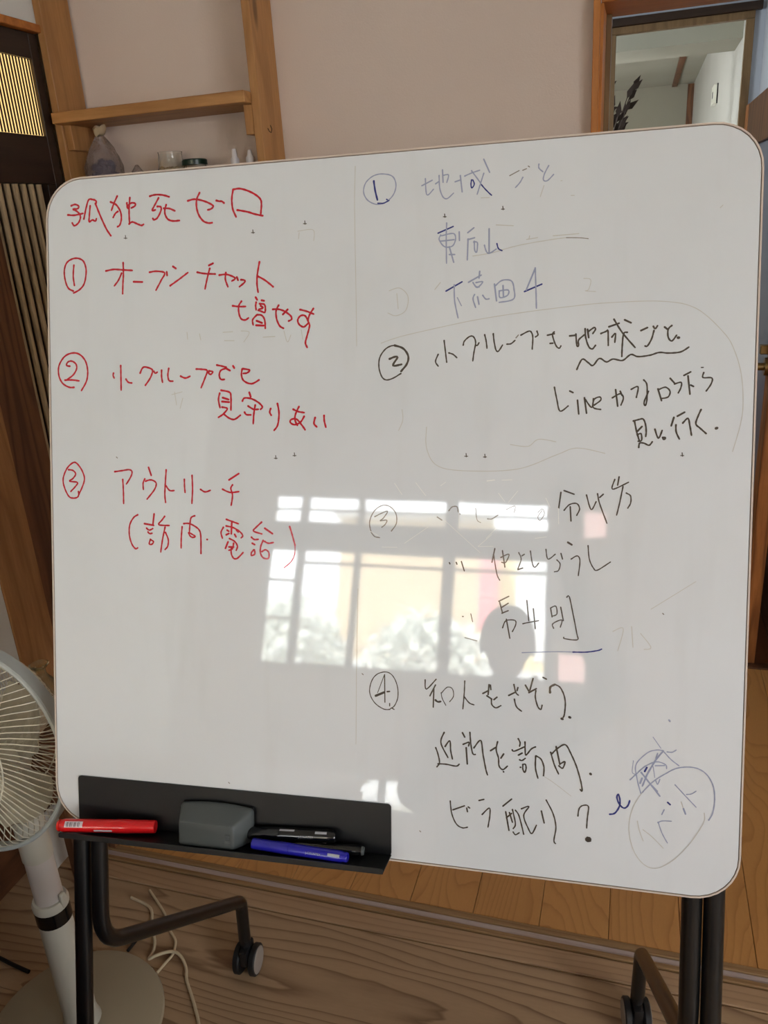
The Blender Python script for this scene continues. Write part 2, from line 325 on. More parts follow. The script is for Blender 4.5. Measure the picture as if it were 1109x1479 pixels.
# handwriting strokes on the board: colour, width, x y pairs in tenths of a millimetre
INK = {
 'title': [
  ('r',30,"-7554 3914 -7544 3917 -7530 3921 -7513 3926 -7497 3929 -7482 3929 -7468 3925 -7453 3919 -7439 3911 -7428 3903 -7422 3895 -7423 3883 -7433 3871 -7448 3863 -7463 3861 -7482 3861 -7502 3863 -7518 3863 -7526 3862 -7523 3858 -7511 3852 -7496 3845 -7480 3838 -7466 3831 -7455 3823 -7444 3814 -7434 3804 -7425 3796 -7419 3791"),
  ('r',30,"-7614 3781 -7599 3779 -7579 3776 -7554 3772 -7528 3770 -7502 3769 -7472 3771 -7439 3775 -7405 3779 -7376 3784 -7355 3787"),
  ('r',30,"-7407 3782 -7405 3774 -7402 3763 -7400 3750 -7398 3736 -7399 3722 -7403 3708 -7409 3693 -7416 3677 -7425 3662 -7435 3650 -7447 3639 -7462 3629 -7477 3620 -7492 3614 -7505 3613 -7515 3617 -7524 3626 -7531 3638 -7537 3649 -7542 3657"),
  ('r',30,"-7340 3704 -7336 3717 -7332 3735 -7327 3757 -7321 3781 -7315 3805 -7309 3829 -7303 3850 -7294 3879 -7285 3909 -7276 3938 -7266 3963 -7255 3980 -7243 3989 -7230 3992 -7216 3990 -7203 3986 -7190 3983 -7177 3980 -7163 3977 -7150 3972 -7139 3966 -7131 3960 -7125 3946 -7125 3931 -7126 3920"),
  ('r',30,"-7229 3890 -7231 3871 -7235 3845 -7238 3814 -7242 3784 -7245 3757 -7247 3733 -7250 3709 -7253 3686 -7253 3668 -7250 3656 -7243 3654 -7232 3659 -7219 3668 -7206 3676 -7195 3680 -7176 3674 -7158 3663 -7144 3659 -7135 3667 -7130 3682 -7127 3693"),
  ('r',30,"-7140 3921 -7133 3903 -7123 3880 -7111 3853 -7099 3822 -7085 3791 -7071 3759 -7058 3730 -7045 3701 -7030 3671 -7016 3641 -7001 3611 -6986 3582 -6972 3555 -6960 3532 -6942 3503 -6924 3478 -6908 3457 -6895 3439 -6885 3427"),
  ('r',30,"-6771 4003 -6779 3989 -6790 3969 -6803 3945 -6817 3921 -6828 3899 -6837 3878 -6847 3856 -6855 3835 -6863 3816 -6868 3803"),
  ('r',30,"-6883 3925 -6869 3919 -6850 3911 -6827 3901 -6805 3889 -6786 3875 -6770 3857 -6754 3835 -6739 3813 -6727 3789 -6717 3767 -6711 3746 -6707 3725 -6705 3703 -6704 3683 -6705 3663 -6708 3644 -6713 3625 -6718 3606 -6725 3590 -6732 3577 -6745 3563 -6760 3557 -6771 3553"),
  ('r',30,"-6762 3777 -6774 3772 -6789 3763 -6805 3751 -6813 3740 -6822 3728 -6830 3714 -6837 3702 -6842 3694"),
  ('r',30,"-6560 3965 -6562 3946 -6565 3920 -6568 3890 -6571 3859 -6573 3831 -6574 3807 -6575 3783 -6575 3760 -6575 3737 -6575 3714 -6574 3687 -6573 3658 -6572 3630 -6570 3606 -6570 3589"),
  ('r',30,"-6610 3892 -6610 3882 -6608 3868 -6607 3852 -6605 3837 -6603 3826 -6598 3816 -6591 3812 -6587 3810"),
  ('r',30,"-6603 3848 -6594 3854 -6581 3863 -6565 3873 -6550 3882 -6536 3887 -6522 3888 -6507 3887 -6493 3884 -6481 3880 -6473 3875 -6468 3865 -6470 3851 -6478 3839 -6488 3833 -6501 3827 -6515 3822 -6528 3817 -6537 3814"),
  ('r',30,"-6576 3582 -6570 3586 -6560 3593 -6549 3601 -6536 3606 -6523 3608 -6508 3605 -6491 3598 -6473 3589 -6456 3581 -6440 3573 -6426 3567 -6411 3561 -6398 3555 -6385 3550 -6374 3547 -6359 3549 -6346 3555 -6338 3560"),
  ('r',30,"-6230 3965 -6218 3967 -6201 3971 -6181 3975 -6160 3978 -6139 3979 -6118 3979 -6095 3978 -6072 3975 -6048 3972 -6025 3968 -6001 3962 -5976 3955 -5951 3947 -5930 3939 -5915 3934"),
  ('r',30,"-6088 3929 -6096 3915 -6109 3896 -6123 3874 -6137 3851 -6149 3832 -6161 3814 -6173 3796 -6184 3779 -6192 3765 -6194 3755 -6182 3750 -6159 3755 -6142 3759"),
  ('r',30,"-6109 3807 -6100 3806 -6087 3806 -6073 3804 -6060 3801 -6052 3796 -6047 3788 -6045 3778 -6045 3766 -6047 3753 -6052 3738 -6060 3720 -6071 3698 -6084 3676 -6098 3656 -6110 3640 -6123 3630 -6135 3624 -6148 3620 -6159 3618 -6168 3618 -6177 3622 -6181 3631 -6184 3638"),
  ('r',30,"-5965 3821 -5968 3811 -5973 3797 -5979 3780 -5984 3763 -5987 3747 -5988 3733 -5988 3718 -5987 3703 -5984 3689 -5979 3674 -5973 3660 -5965 3645 -5955 3630 -5944 3617 -5931 3606 -5917 3598 -5902 3591 -5885 3586 -5868 3582 -5850 3579 -5830 3578 -5808 3578 -5786 3579 -5767 3580 -5753 3580"),
  ('r',30,"-6003 3773 -5990 3772 -5973 3772 -5953 3770 -5933 3768 -5913 3764 -5894 3758 -5874 3749 -5854 3739 -5837 3731 -5825 3725"),
  ('r',30,"-5614 3855 -5601 3858 -5581 3862 -5559 3867 -5534 3870 -5510 3871 -5486 3868 -5460 3864 -5434 3858 -5408 3851 -5383 3843 -5359 3835 -5336 3826 -5313 3817 -5292 3807 -5273 3797 -5256 3788 -5239 3778 -5225 3768 -5215 3759 -5210 3750 -5211 3742 -5218 3733 -5228 3725 -5240 3718 -5250 3713 -5267 3708 -5285 3706 -5297 3705"),
  ('r',30,"-5427 3957 -5434 3945 -5443 3930 -5454 3911 -5464 3891 -5471 3871 -5475 3850 -5478 3827 -5479 3804 -5478 3780 -5476 3757 -5472 3733 -5467 3709 -5459 3685 -5451 3661 -5440 3640 -5429 3619 -5415 3599 -5400 3580 -5385 3563 -5370 3549 -5354 3538 -5338 3530 -5321 3524 -5305 3519 -5290 3515 -5276 3513 -5262 3513 -5249 3514 -5238 3515 -5230 3516"),
  ('r',30,"-5162 3828 -5150 3825 -5132 3819 -5115 3815 -5101 3814 -5088 3814 -5076 3811 -5062 3803 -5049 3792 -5040 3784"),
  ('r',30,"-4899 3962 -4902 3944 -4907 3920 -4913 3892 -4917 3862 -4919 3833 -4920 3813 -4919 3792 -4917 3771 -4915 3750 -4912 3729 -4909 3709 -4905 3690 -4896 3664 -4884 3637 -4872 3612 -4861 3591 -4854 3576"),
  ('r',30,"-4899 3966 -4886 3968 -4868 3970 -4847 3973 -4825 3974 -4802 3973 -4779 3969 -4755 3963 -4729 3955 -4704 3946 -4679 3936 -4653 3925 -4627 3912 -4602 3899 -4577 3885 -4556 3871 -4537 3858 -4519 3844 -4504 3830 -4490 3817 -4479 3803 -4472 3790 -4466 3777 -4464 3765 -4462 3750 -4461 3731 -4461 3713 -4462 3692 -4464 3669 -4467 3645 -4469 3623 -4471 3604 -4472 3591"),
  ('r',30,"-4835 3671 -4820 3668 -4801 3664 -4777 3659 -4752 3653 -4726 3647 -4702 3641 -4680 3636 -4653 3628 -4628 3619 -4604 3610 -4580 3601 -4557 3594 -4531 3587 -4504 3580 -4479 3574 -4457 3569 -4442 3565"),
 ],
 'red1': [
  ('r',29,"-7542 2632 -7554 2638 -7570 2645 -7590 2653 -7609 2664 -7624 2678 -7637 2695 -7648 2715 -7658 2737 -7667 2761 -7675 2786 -7679 2806 -7684 2828 -7688 2850 -7691 2873 -7693 2896 -7693 2918 -7693 2938 -7689 2965 -7683 2991 -7675 3016 -7664 3038 -7652 3057 -7638 3073 -7621 3086 -7603 3097 -7584 3105 -7564 3113 -7544 3118 -7523 3122 -7502 3124 -7481 3124 -7460 3122 -7440 3118 -7420 3112 -7400 3103 -7382 3093 -7366 3080 -7353 3064 -7342 3045 -7333 3024 -7326 3002 -7320 2980 -7316 2958 -7314 2934 -7314 2910 -7316 2885 -7319 2860 -7323 2833 -7328 2805 -7336 2777 -7345 2750 -7355 2727 -7368 2707 -7383 2689 -7399 2674 -7416 2660 -7434 2647 -7455 2635 -7478 2625 -7501 2615 -7521 2608 -7535 2602"),
  ('r',29,"-7524 3020 -7526 3005 -7528 2985 -7531 2960 -7534 2933 -7536 2906 -7537 2879 -7538 2855 -7536 2824 -7532 2791 -7527 2761 -7523 2735 -7520 2716"),
  ('r',29,"-6976 2908 -6959 2910 -6934 2914 -6905 2919 -6876 2922 -6849 2924 -6826 2924 -6805 2922 -6784 2920 -6760 2917 -6731 2914 -6706 2911 -6675 2908 -6642 2905 -6609 2901 -6578 2898 -6553 2896 -6534 2894"),
  ('r',29,"-6685 3015 -6684 2999 -6684 2978 -6683 2953 -6682 2925 -6682 2897 -6682 2869 -6682 2845 -6683 2822 -6684 2801 -6686 2779 -6688 2758 -6689 2738 -6691 2717 -6693 2697 -6694 2666 -6696 2633 -6697 2602 -6699 2575 -6699 2556"),
  ('r',29,"-6712 2861 -6719 2847 -6730 2827 -6742 2803 -6755 2780 -6767 2760 -6781 2741 -6797 2723 -6813 2706 -6826 2691 -6836 2681"),
  ('r',29,"-6513 2726 -6367 2715"),
  ('r',29,"-6247 2854 -6232 2855 -6211 2858 -6186 2861 -6159 2863 -6134 2862 -6105 2860 -6072 2856 -6040 2851 -6014 2843 -5999 2832 -5997 2816 -6006 2797 -6022 2775 -6040 2752 -6056 2728 -6068 2708 -6081 2686 -6096 2662 -6110 2639 -6124 2617 -6135 2599 -6143 2586"),
  ('r',29,"-5965 2844 -5959 2793"),
  ('r',29,"-5863 2919 -5815 2887"),
  ('r',29,"-5911 2640 -5896 2649 -5877 2661 -5853 2674 -5827 2690 -5801 2705 -5776 2720 -5754 2734 -5733 2747 -5711 2761 -5689 2775 -5669 2788 -5651 2800 -5636 2810 -5624 2817"),
  ('r',29,"-5285 2906 -5219 2932"),
  ('r',29,"-5472 2816 -5457 2812 -5436 2807 -5412 2801 -5384 2795 -5356 2791 -5333 2788 -5306 2785 -5277 2783 -5249 2781 -5223 2779 -5201 2778 -5185 2776"),
  ('r',29,"-5272 2860 -5276 2848 -5281 2831 -5287 2812 -5293 2790 -5300 2767 -5306 2745 -5312 2723 -5318 2701 -5324 2676 -5330 2650 -5336 2625 -5341 2603 -5345 2584 -5348 2570"),
  ('r',29,"-5122 2758 -5107 2759 -5084 2761 -5059 2763 -5032 2764 -5008 2762 -4984 2757 -4960 2749 -4937 2740 -4916 2731 -4900 2723 -4882 2712 -4873 2702 -4872 2693 -4878 2686 -4889 2680 -4902 2674 -4914 2669 -4922 2665"),
  ('r',29,"-5018 2788 -5020 2775 -5023 2756 -5025 2734 -5027 2711 -5025 2690 -5020 2668 -5011 2643 -5002 2620 -4993 2600 -4987 2585"),
  ('r',29,"-4846 2715 -4827 2671"),
  ('r',29,"-4782 2675 -4766 2673 -4745 2671 -4729 2666 -4720 2659 -4718 2649 -4724 2637 -4736 2626 -4754 2612 -4774 2598 -4792 2586 -4804 2577"),
  ('r',29,"-4494 2915 -4497 2899 -4501 2878 -4507 2852 -4512 2824 -4518 2796 -4522 2769 -4526 2745 -4529 2715 -4532 2687 -4533 2660 -4533 2634 -4533 2608 -4531 2581 -4527 2552 -4523 2525 -4519 2502 -4516 2486"),
  ('r',29,"-4526 2715 -4510 2707 -4488 2696 -4463 2683 -4436 2668 -4410 2651 -4391 2638 -4371 2623 -4350 2606 -4329 2590 -4311 2574 -4295 2561 -4284 2552"),
 ],
 'red1b': [
  ('r',29,"-4913 2306 -4901 2304 -4883 2301 -4862 2297 -4840 2294 -4819 2291 -4797 2290 -4772 2289 -4748 2289 -4728 2289 -4713 2289"),
  ('r',29,"-4775 2366 -4781 2358 -4790 2347 -4801 2334 -4810 2319 -4816 2303 -4819 2285 -4821 2265 -4821 2243 -4819 2222 -4816 2202 -4812 2183 -4806 2163 -4799 2144 -4790 2127 -4781 2115 -4770 2106 -4757 2100 -4744 2096 -4731 2095 -4718 2095 -4707 2098 -4695 2104 -4683 2111 -4674 2118 -4667 2122"),
  ('r',29,"-4554 2414 -4531 2377"),
  ('r',29,"-4547 2342 -4548 2335 -4550 2326 -4552 2315 -4554 2304 -4555 2292 -4554 2281 -4552 2267 -4550 2254 -4548 2243 -4547 2235"),
  ('r',29,"-4462 2367 -4423 2359"),
  ('r',29,"-4493 2319 -4483 2318 -4468 2317 -4451 2316 -4435 2313 -4423 2309 -4416 2301 -4411 2292 -4408 2281 -4406 2270 -4405 2258 -4404 2245 -4404 2230 -4405 2215 -4408 2202 -4413 2194 -4421 2192 -4433 2195 -4446 2200 -4458 2206 -4470 2211 -4488 2217 -4505 2223 -4516 2227"),
  ('r',29,"-4477 2289 -4464 2281 -4446 2270 -4439 2259 -4446 2255 -4459 2250 -4476 2246 -4491 2243 -4501 2240"),
  ('r',29,"-4540 2159 -4549 2150 -4563 2138 -4579 2124 -4593 2108 -4602 2094 -4605 2079 -4603 2062 -4600 2046 -4596 2032 -4594 2022"),
  ('r',29,"-4532 2163 -4522 2163 -4508 2162 -4492 2162 -4476 2159 -4462 2153 -4451 2145 -4441 2134 -4431 2120 -4423 2105 -4416 2087 -4412 2065 -4409 2037 -4407 2008 -4407 1983 -4406 1966"),
  ('r',29,"-4540 2077 -4455 2043"),
  ('r',29,"-4548 2013 -4432 2005"),
  ('r',29,"-4290 2232 -4278 2232 -4261 2233 -4241 2233 -4221 2232 -4201 2229 -4183 2225 -4165 2220 -4147 2214 -4128 2206 -4110 2197 -4090 2186 -4070 2172 -4050 2157 -4032 2143 -4019 2130 -4010 2119 -4004 2107 -4002 2097 -4002 2088 -4004 2080 -4016 2070 -4035 2062 -4049 2057"),
  ('r',29,"-4201 2286 -4207 2276 -4216 2262 -4226 2246 -4234 2228 -4240 2209 -4242 2189 -4242 2166 -4240 2142 -4237 2118 -4232 2095 -4226 2073 -4217 2051 -4207 2029 -4197 2010 -4186 1994 -4175 1982 -4161 1973 -4148 1966 -4136 1961 -4128 1957"),
  ('r',29,"-4064 2221 -4137 2153"),
  ('r',29,"-3875 2212 -3862 2209 -3844 2204 -3822 2198 -3799 2192 -3778 2185 -3755 2177 -3731 2167 -3707 2157 -3687 2149 -3673 2143"),
  ('r',29,"-3676 2219 -3684 2207 -3696 2191 -3710 2172 -3722 2152 -3733 2134 -3740 2117 -3746 2100 -3751 2083 -3754 2066 -3755 2050 -3752 2036 -3746 2024 -3739 2012 -3734 1997 -3732 1979 -3735 1962 -3739 1943 -3745 1922 -3751 1900 -3758 1878 -3764 1857 -3770 1839 -3776 1816 -3783 1795 -3789 1776 -3793 1758 -3795 1741 -3793 1725 -3787 1709 -3780 1696 -3774 1685 -3769 1676"),
  ('r',29,"-3755 2050 -3761 2061 -3769 2077 -3778 2095 -3789 2111 -3800 2122 -3813 2128 -3827 2131 -3841 2131 -3855 2129 -3868 2125 -3879 2117 -3889 2107 -3899 2095 -3906 2082 -3910 2070 -3911 2057 -3909 2043 -3905 2030 -3898 2017 -3890 2005 -3880 1994 -3866 1983 -3851 1974 -3836 1967 -3822 1965 -3809 1969 -3795 1978 -3782 1990 -3770 2001 -3762 2008"),
 ],
 'red2': [
  ('r',29,"-7556 1167 -7567 1166 -7583 1165 -7602 1165 -7623 1166 -7643 1171 -7665 1179 -7689 1189 -7713 1202 -7736 1217 -7756 1234 -7773 1255 -7788 1278 -7801 1304 -7812 1331 -7819 1358 -7822 1379 -7824 1401 -7825 1423 -7824 1446 -7821 1468 -7816 1491 -7809 1512 -7799 1533 -7787 1554 -7772 1576 -7757 1596 -7740 1616 -7722 1633 -7704 1647 -7678 1663 -7650 1675 -7620 1684 -7591 1690 -7564 1692 -7538 1693 -7512 1690 -7488 1684 -7464 1675 -7442 1663 -7421 1649 -7400 1631 -7381 1610 -7363 1587 -7349 1562 -7340 1543 -7333 1522 -7326 1500 -7321 1478 -7317 1455 -7315 1432 -7313 1410 -7313 1388 -7314 1366 -7316 1344 -7319 1322 -7323 1300 -7329 1279 -7337 1258 -7347 1236 -7360 1213 -7375 1189 -7390 1167 -7405 1147 -7417 1130 -7426 1117"),
  ('r',29,"-7623 1492 -7641 1494 -7666 1498 -7681 1506 -7681 1514 -7678 1526 -7671 1538 -7663 1549 -7653 1557 -7642 1563 -7628 1567 -7613 1570 -7598 1570 -7583 1568 -7568 1563 -7553 1554 -7537 1544 -7524 1533 -7514 1521 -7508 1507 -7504 1493 -7502 1477 -7503 1461 -7507 1444 -7514 1427 -7525 1408 -7538 1389 -7553 1370 -7570 1354 -7590 1338 -7614 1322 -7639 1308 -7661 1296 -7676 1287"),
  ('r',29,"-7711 1280 -7694 1280 -7671 1281 -7643 1281 -7615 1281 -7589 1281 -7562 1278 -7534 1275 -7507 1271 -7483 1267 -7467 1265"),
  ('r',29,"-6871 1370 -6874 1361 -6877 1346 -6877 1333 -6873 1320 -6866 1307 -6860 1298"),
  ('r',29,"-6746 1481 -6746 1467 -6746 1449 -6745 1427 -6745 1402 -6745 1376 -6745 1349 -6745 1323 -6745 1294 -6745 1261 -6744 1226 -6744 1192 -6744 1160 -6744 1134 -6744 1115"),
  ('r',29,"-6661 1276 -6655 1269 -6648 1258 -6639 1246 -6629 1235 -6619 1227 -6600 1221 -6579 1218 -6564 1217"),
  ('r',29,"-6421 1363 -6414 1377 -6405 1397 -6394 1419 -6380 1438 -6364 1450 -6343 1453 -6319 1450 -6292 1443 -6268 1436 -6250 1429 -6229 1419 -6217 1409 -6213 1390 -6215 1374 -6221 1355 -6229 1333 -6239 1311 -6251 1289 -6267 1265 -6286 1240 -6306 1215 -6324 1193 -6336 1178"),
  ('r',29,"-6192 1384 -6187 1376 -6180 1364 -6172 1356 -6160 1358 -6146 1365 -6136 1370"),
  ('r',29,"-6064 1397 -6064 1384 -6065 1366 -6065 1345 -6066 1323 -6065 1304 -6063 1285 -6060 1266 -6056 1247 -6053 1231 -6051 1220"),
  ('r',29,"-5946 1422 -5949 1408 -5953 1388 -5957 1364 -5961 1341 -5962 1320 -5961 1302 -5958 1284 -5955 1268 -5949 1253 -5942 1242 -5931 1236 -5918 1233 -5903 1232 -5890 1232 -5881 1232"),
  ('r',29,"-5753 1304 -5743 1299 -5728 1291 -5711 1284 -5693 1277 -5676 1274 -5660 1276 -5642 1281 -5626 1288 -5611 1295 -5601 1299"),
  ('r',29,"-5497 1403 -5486 1403 -5470 1402 -5451 1401 -5431 1400 -5413 1398 -5393 1396 -5371 1395 -5350 1392 -5333 1387 -5323 1378 -5320 1364 -5324 1347 -5333 1327 -5343 1305 -5353 1281 -5362 1261 -5372 1238 -5383 1212 -5395 1187 -5405 1164 -5414 1144 -5421 1130"),
  ('r',29,"-5293 1372 -5283 1370 -5269 1368 -5253 1365 -5240 1362 -5233 1358 -5236 1345 -5249 1331 -5263 1322 -5275 1322 -5288 1327 -5297 1335 -5298 1347 -5295 1361 -5293 1372"),
  ('r',29,"-5168 1455 -5155 1452 -5135 1448 -5113 1444 -5091 1439 -5073 1434 -5057 1430 -5040 1426 -5025 1422 -5016 1417 -5014 1411 -5023 1406 -5042 1400 -5065 1394 -5087 1386 -5103 1377 -5113 1365 -5121 1350 -5126 1334 -5128 1319 -5129 1304 -5128 1291 -5124 1277 -5119 1264 -5112 1254 -5104 1246 -5086 1240 -5065 1241 -5050 1243"),
  ('r',29,"-5014 1399 -4959 1370"),
  ('r',29,"-4911 1436 -4891 1405"),
  ('r',29,"-4768 1388 -4770 1376 -4774 1358 -4777 1338 -4779 1317 -4778 1298 -4775 1280 -4770 1262 -4763 1245 -4753 1229 -4739 1215 -4721 1203 -4698 1190 -4673 1180 -4647 1174 -4622 1172 -4597 1177 -4570 1189 -4543 1203 -4521 1217 -4505 1226"),
  ('r',29,"-4758 1393 -4741 1390 -4716 1387 -4688 1382 -4664 1377 -4651 1371 -4649 1364 -4655 1355 -4666 1346 -4678 1338 -4690 1332 -4701 1328 -4715 1326 -4728 1325 -4740 1325 -4748 1324"),
 ],
 'red2b': [
  ('r',29,"-5102 1085 -5083 1081 -5055 1077 -5024 1072 -4995 1065 -4974 1057 -4962 1049 -4954 1041 -4951 1032 -4948 1017 -4946 996 -4945 973 -4944 943 -4945 910 -4945 875 -4946 843 -4947 816 -4947 796"),
  ('r',29,"-5125 1042 -5128 1029 -5134 1011 -5139 990 -5143 968 -5145 946 -5142 923 -5137 897 -5131 871 -5125 849 -5121 833"),
  ('r',29,"-5078 977 -4984 948"),
  ('r',29,"-5088 920 -4975 910"),
  ('r',29,"-5088 838 -5074 836 -5053 833 -5031 829 -5012 823 -5004 814 -5007 802 -5019 786 -5036 768 -5054 751 -5070 737 -5086 724 -5103 713 -5121 703 -5136 695 -5146 689"),
  ('r',29,"-5061 737 -5049 728 -5033 714 -5014 700 -4994 686 -4976 675 -4959 668 -4943 661 -4926 657 -4909 655 -4892 657 -4872 665 -4850 678 -4829 694 -4811 708 -4798 717"),
  ('r',29,"-4657 1047 -4635 983"),
  ('r',29,"-4765 924 -4762 931 -4758 941 -4752 952 -4744 961 -4731 967 -4714 969 -4692 968 -4668 965 -4643 960 -4620 954 -4597 945 -4573 934 -4549 921 -4528 908 -4509 896 -4493 883 -4479 870 -4467 857 -4459 845 -4454 835 -4458 820 -4471 809 -4482 801"),
  ('r',29,"-4676 849 -4664 842 -4648 831 -4629 820 -4610 809 -4593 802 -4576 799 -4559 798 -4542 799 -4528 800 -4518 801"),
  ('r',29,"-4565 862 -4568 844 -4573 820 -4578 791 -4583 761 -4587 733 -4590 704 -4592 672 -4594 641 -4596 614 -4597 595"),
  ('r',29,"-4732 760 -4726 750 -4718 736 -4704 725 -4692 722 -4676 721 -4660 721 -4645 721 -4635 721"),
  ('r',29,"-4325 808 -4328 801 -4332 791 -4336 779 -4339 767 -4340 756 -4334 740 -4324 724 -4316 713"),
  ('r',29,"-4221 880 -4217 863 -4211 838 -4205 809 -4200 778 -4197 747 -4197 723 -4198 698 -4200 671 -4203 645 -4206 619 -4211 596 -4216 576 -4225 552 -4238 533 -4251 517 -4263 505 -4271 495"),
  ('r',29,"-3979 796 -3968 791 -3953 783 -3934 775 -3916 767 -3898 761 -3880 757 -3860 753 -3841 751 -3825 748 -3813 747"),
  ('r',29,"-3892 832 -3900 818 -3911 797 -3923 773 -3935 749 -3943 727 -3948 709 -3952 692 -3954 675 -3954 659 -3952 642 -3947 625 -3939 607 -3930 590 -3921 576 -3916 566"),
  ('r',29,"-3813 692 -3820 680 -3830 662 -3842 642 -3856 623 -3871 608 -3887 597 -3906 587 -3925 580 -3944 576 -3961 574 -3977 577 -3992 583 -4006 591 -4017 600 -4024 609 -4027 624 -4020 640 -4006 651 -3994 655 -3978 658 -3960 659 -3942 656 -3925 651 -3909 640 -3894 625 -3880 608 -3866 590 -3853 574 -3840 558 -3827 541 -3815 525 -3806 512 -3799 502"),
  ('r',29,"-3646 674 -3650 662 -3655 645 -3660 625 -3664 606 -3664 590 -3659 577 -3650 566 -3639 556 -3629 548 -3623 542"),
  ('r',29,"-3513 702 -3513 691 -3513 676 -3512 659 -3511 640 -3509 623 -3505 605 -3500 585 -3494 566 -3489 550 -3486 538"),
 ],
 'red3': [
  ('r',27,"-7506 -441 -7505 -452 -7504 -469 -7504 -487 -7506 -505 -7512 -518 -7523 -528 -7536 -536 -7553 -541 -7570 -545 -7587 -546 -7603 -546 -7621 -545 -7639 -542 -7657 -534 -7674 -521 -7686 -507 -7699 -490 -7711 -469 -7723 -447 -7734 -425 -7743 -403 -7751 -382 -7761 -354 -7768 -327 -7773 -299 -7774 -271 -7772 -242 -7767 -220 -7759 -196 -7750 -172 -7739 -149 -7727 -126 -7714 -104 -7702 -85 -7682 -61 -7660 -39 -7636 -20 -7614 -5 -7594 5 -7578 11 -7564 12 -7552 10 -7539 3 -7524 -7 -7507 -22 -7489 -42 -7470 -66 -7453 -90 -7438 -114 -7426 -138 -7415 -163 -7406 -188 -7399 -213 -7397 -238 -7399 -262 -7405 -287 -7413 -312 -7423 -337 -7434 -362 -7447 -389 -7462 -419 -7478 -448 -7492 -473 -7501 -490"),
  ('r',27,"-7675 -104 -7664 -105 -7648 -106 -7629 -107 -7611 -110 -7596 -116 -7584 -123 -7571 -133 -7560 -145 -7553 -157 -7550 -170 -7553 -183 -7562 -198 -7574 -213 -7587 -227 -7599 -240 -7614 -251 -7632 -260 -7650 -268 -7661 -276 -7661 -282 -7643 -287 -7611 -289 -7573 -291 -7540 -294 -7521 -301 -7517 -312 -7524 -325 -7537 -341 -7552 -357 -7566 -372 -7580 -387 -7597 -403 -7615 -419 -7630 -433 -7641 -443"),
  ('r',27,"-6871 -128 -6854 -126 -6830 -123 -6803 -119 -6774 -115 -6748 -112 -6723 -108 -6696 -103 -6671 -99 -6648 -96 -6628 -96 -6613 -98 -6600 -101 -6590 -106 -6583 -113 -6578 -123 -6576 -134 -6577 -148 -6581 -163 -6587 -180 -6596 -199 -6609 -221 -6626 -248 -6645 -275 -6662 -298 -6674 -314"),
  ('r',27,"-6736 -246 -6735 -263 -6734 -285 -6732 -312 -6730 -341 -6729 -372 -6728 -402 -6727 -430 -6726 -457 -6726 -487 -6726 -518 -6726 -547 -6726 -574 -6726 -597 -6726 -613"),
  ('r',27,"-6297 -59 -6253 -179"),
  ('r',27,"-6362 -234 -6367 -243 -6374 -255 -6381 -270 -6388 -286 -6392 -302 -6393 -320 -6392 -341 -6391 -362 -6389 -381 -6388 -393"),
  ('r',27,"-6349 -268 -6337 -264 -6319 -258 -6298 -252 -6276 -248 -6257 -248 -6238 -251 -6218 -258 -6199 -267 -6183 -279 -6174 -292 -6170 -308 -6172 -325 -6177 -345 -6187 -367 -6200 -391 -6214 -411 -6233 -434 -6254 -459 -6276 -484 -6297 -507 -6315 -526 -6327 -540"),
  ('r',27,"-6004 -94 -6005 -111 -6007 -135 -6009 -162 -6012 -193 -6015 -224 -6017 -255 -6019 -283 -6021 -310 -6023 -337 -6025 -364 -6026 -391 -6028 -417 -6029 -441 -6029 -464 -6028 -494 -6026 -522 -6023 -548 -6020 -569 -6019 -585"),
  ('r',27,"-6008 -335 -6000 -346 -5990 -361 -5977 -377 -5964 -392 -5951 -402 -5936 -407 -5918 -408 -5901 -407 -5887 -405 -5876 -404"),
  ('r',27,"-5705 -234 -5705 -249 -5705 -269 -5704 -293 -5704 -317 -5703 -339 -5702 -359 -5700 -380 -5698 -400 -5696 -417 -5695 -429"),
  ('r',27,"-5579 -173 -5578 -192 -5577 -218 -5575 -248 -5574 -282 -5573 -316 -5572 -351 -5572 -382 -5573 -414 -5575 -448 -5577 -483 -5580 -517 -5582 -548 -5584 -573 -5585 -592"),
  ('r',27,"-5442 -381 -5432 -386 -5419 -395 -5403 -405 -5386 -413 -5369 -417 -5352 -416 -5332 -411 -5313 -404 -5297 -397 -5285 -393"),
  ('r',27,"-4983 -234 -4827 -139"),
  ('r',27,"-5087 -373 -5071 -380 -5049 -391 -5023 -402 -4995 -412 -4968 -419 -4939 -419 -4906 -417 -4875 -412 -4847 -408 -4828 -405"),
  ('r',27,"-4927 -307 -4932 -313 -4939 -322 -4946 -332 -4952 -345 -4955 -359 -4952 -376 -4946 -395 -4938 -416 -4931 -438 -4928 -462 -4929 -482 -4931 -505 -4935 -529 -4939 -553 -4944 -576 -4947 -594 -4950 -608"),
 ],
 'red3b': [
  ('r',27,"-6488 -783 -6499 -788 -6513 -795 -6530 -804 -6547 -816 -6562 -831 -6576 -848 -6591 -869 -6605 -893 -6617 -918 -6626 -944 -6630 -964 -6634 -985 -6636 -1007 -6637 -1029 -6637 -1051 -6636 -1073 -6635 -1094 -6630 -1123 -6623 -1153 -6615 -1181 -6605 -1208 -6595 -1231 -6584 -1251 -6571 -1269 -6557 -1284 -6545 -1296 -6534 -1304 -6517 -1305 -6504 -1297 -6495 -1290"),
  ('r',27,"-6212 -764 -6234 -929"),
  ('r',27,"-6377 -916 -6221 -938"),
  ('r',27,"-6341 -984 -6330 -994 -6314 -1007 -6296 -1013 -6285 -1011 -6271 -1006 -6257 -999 -6246 -992 -6237 -988"),
  ('r',27,"-6317 -1042 -6311 -1050 -6301 -1060 -6290 -1066 -6276 -1066 -6260 -1062 -6249 -1059"),
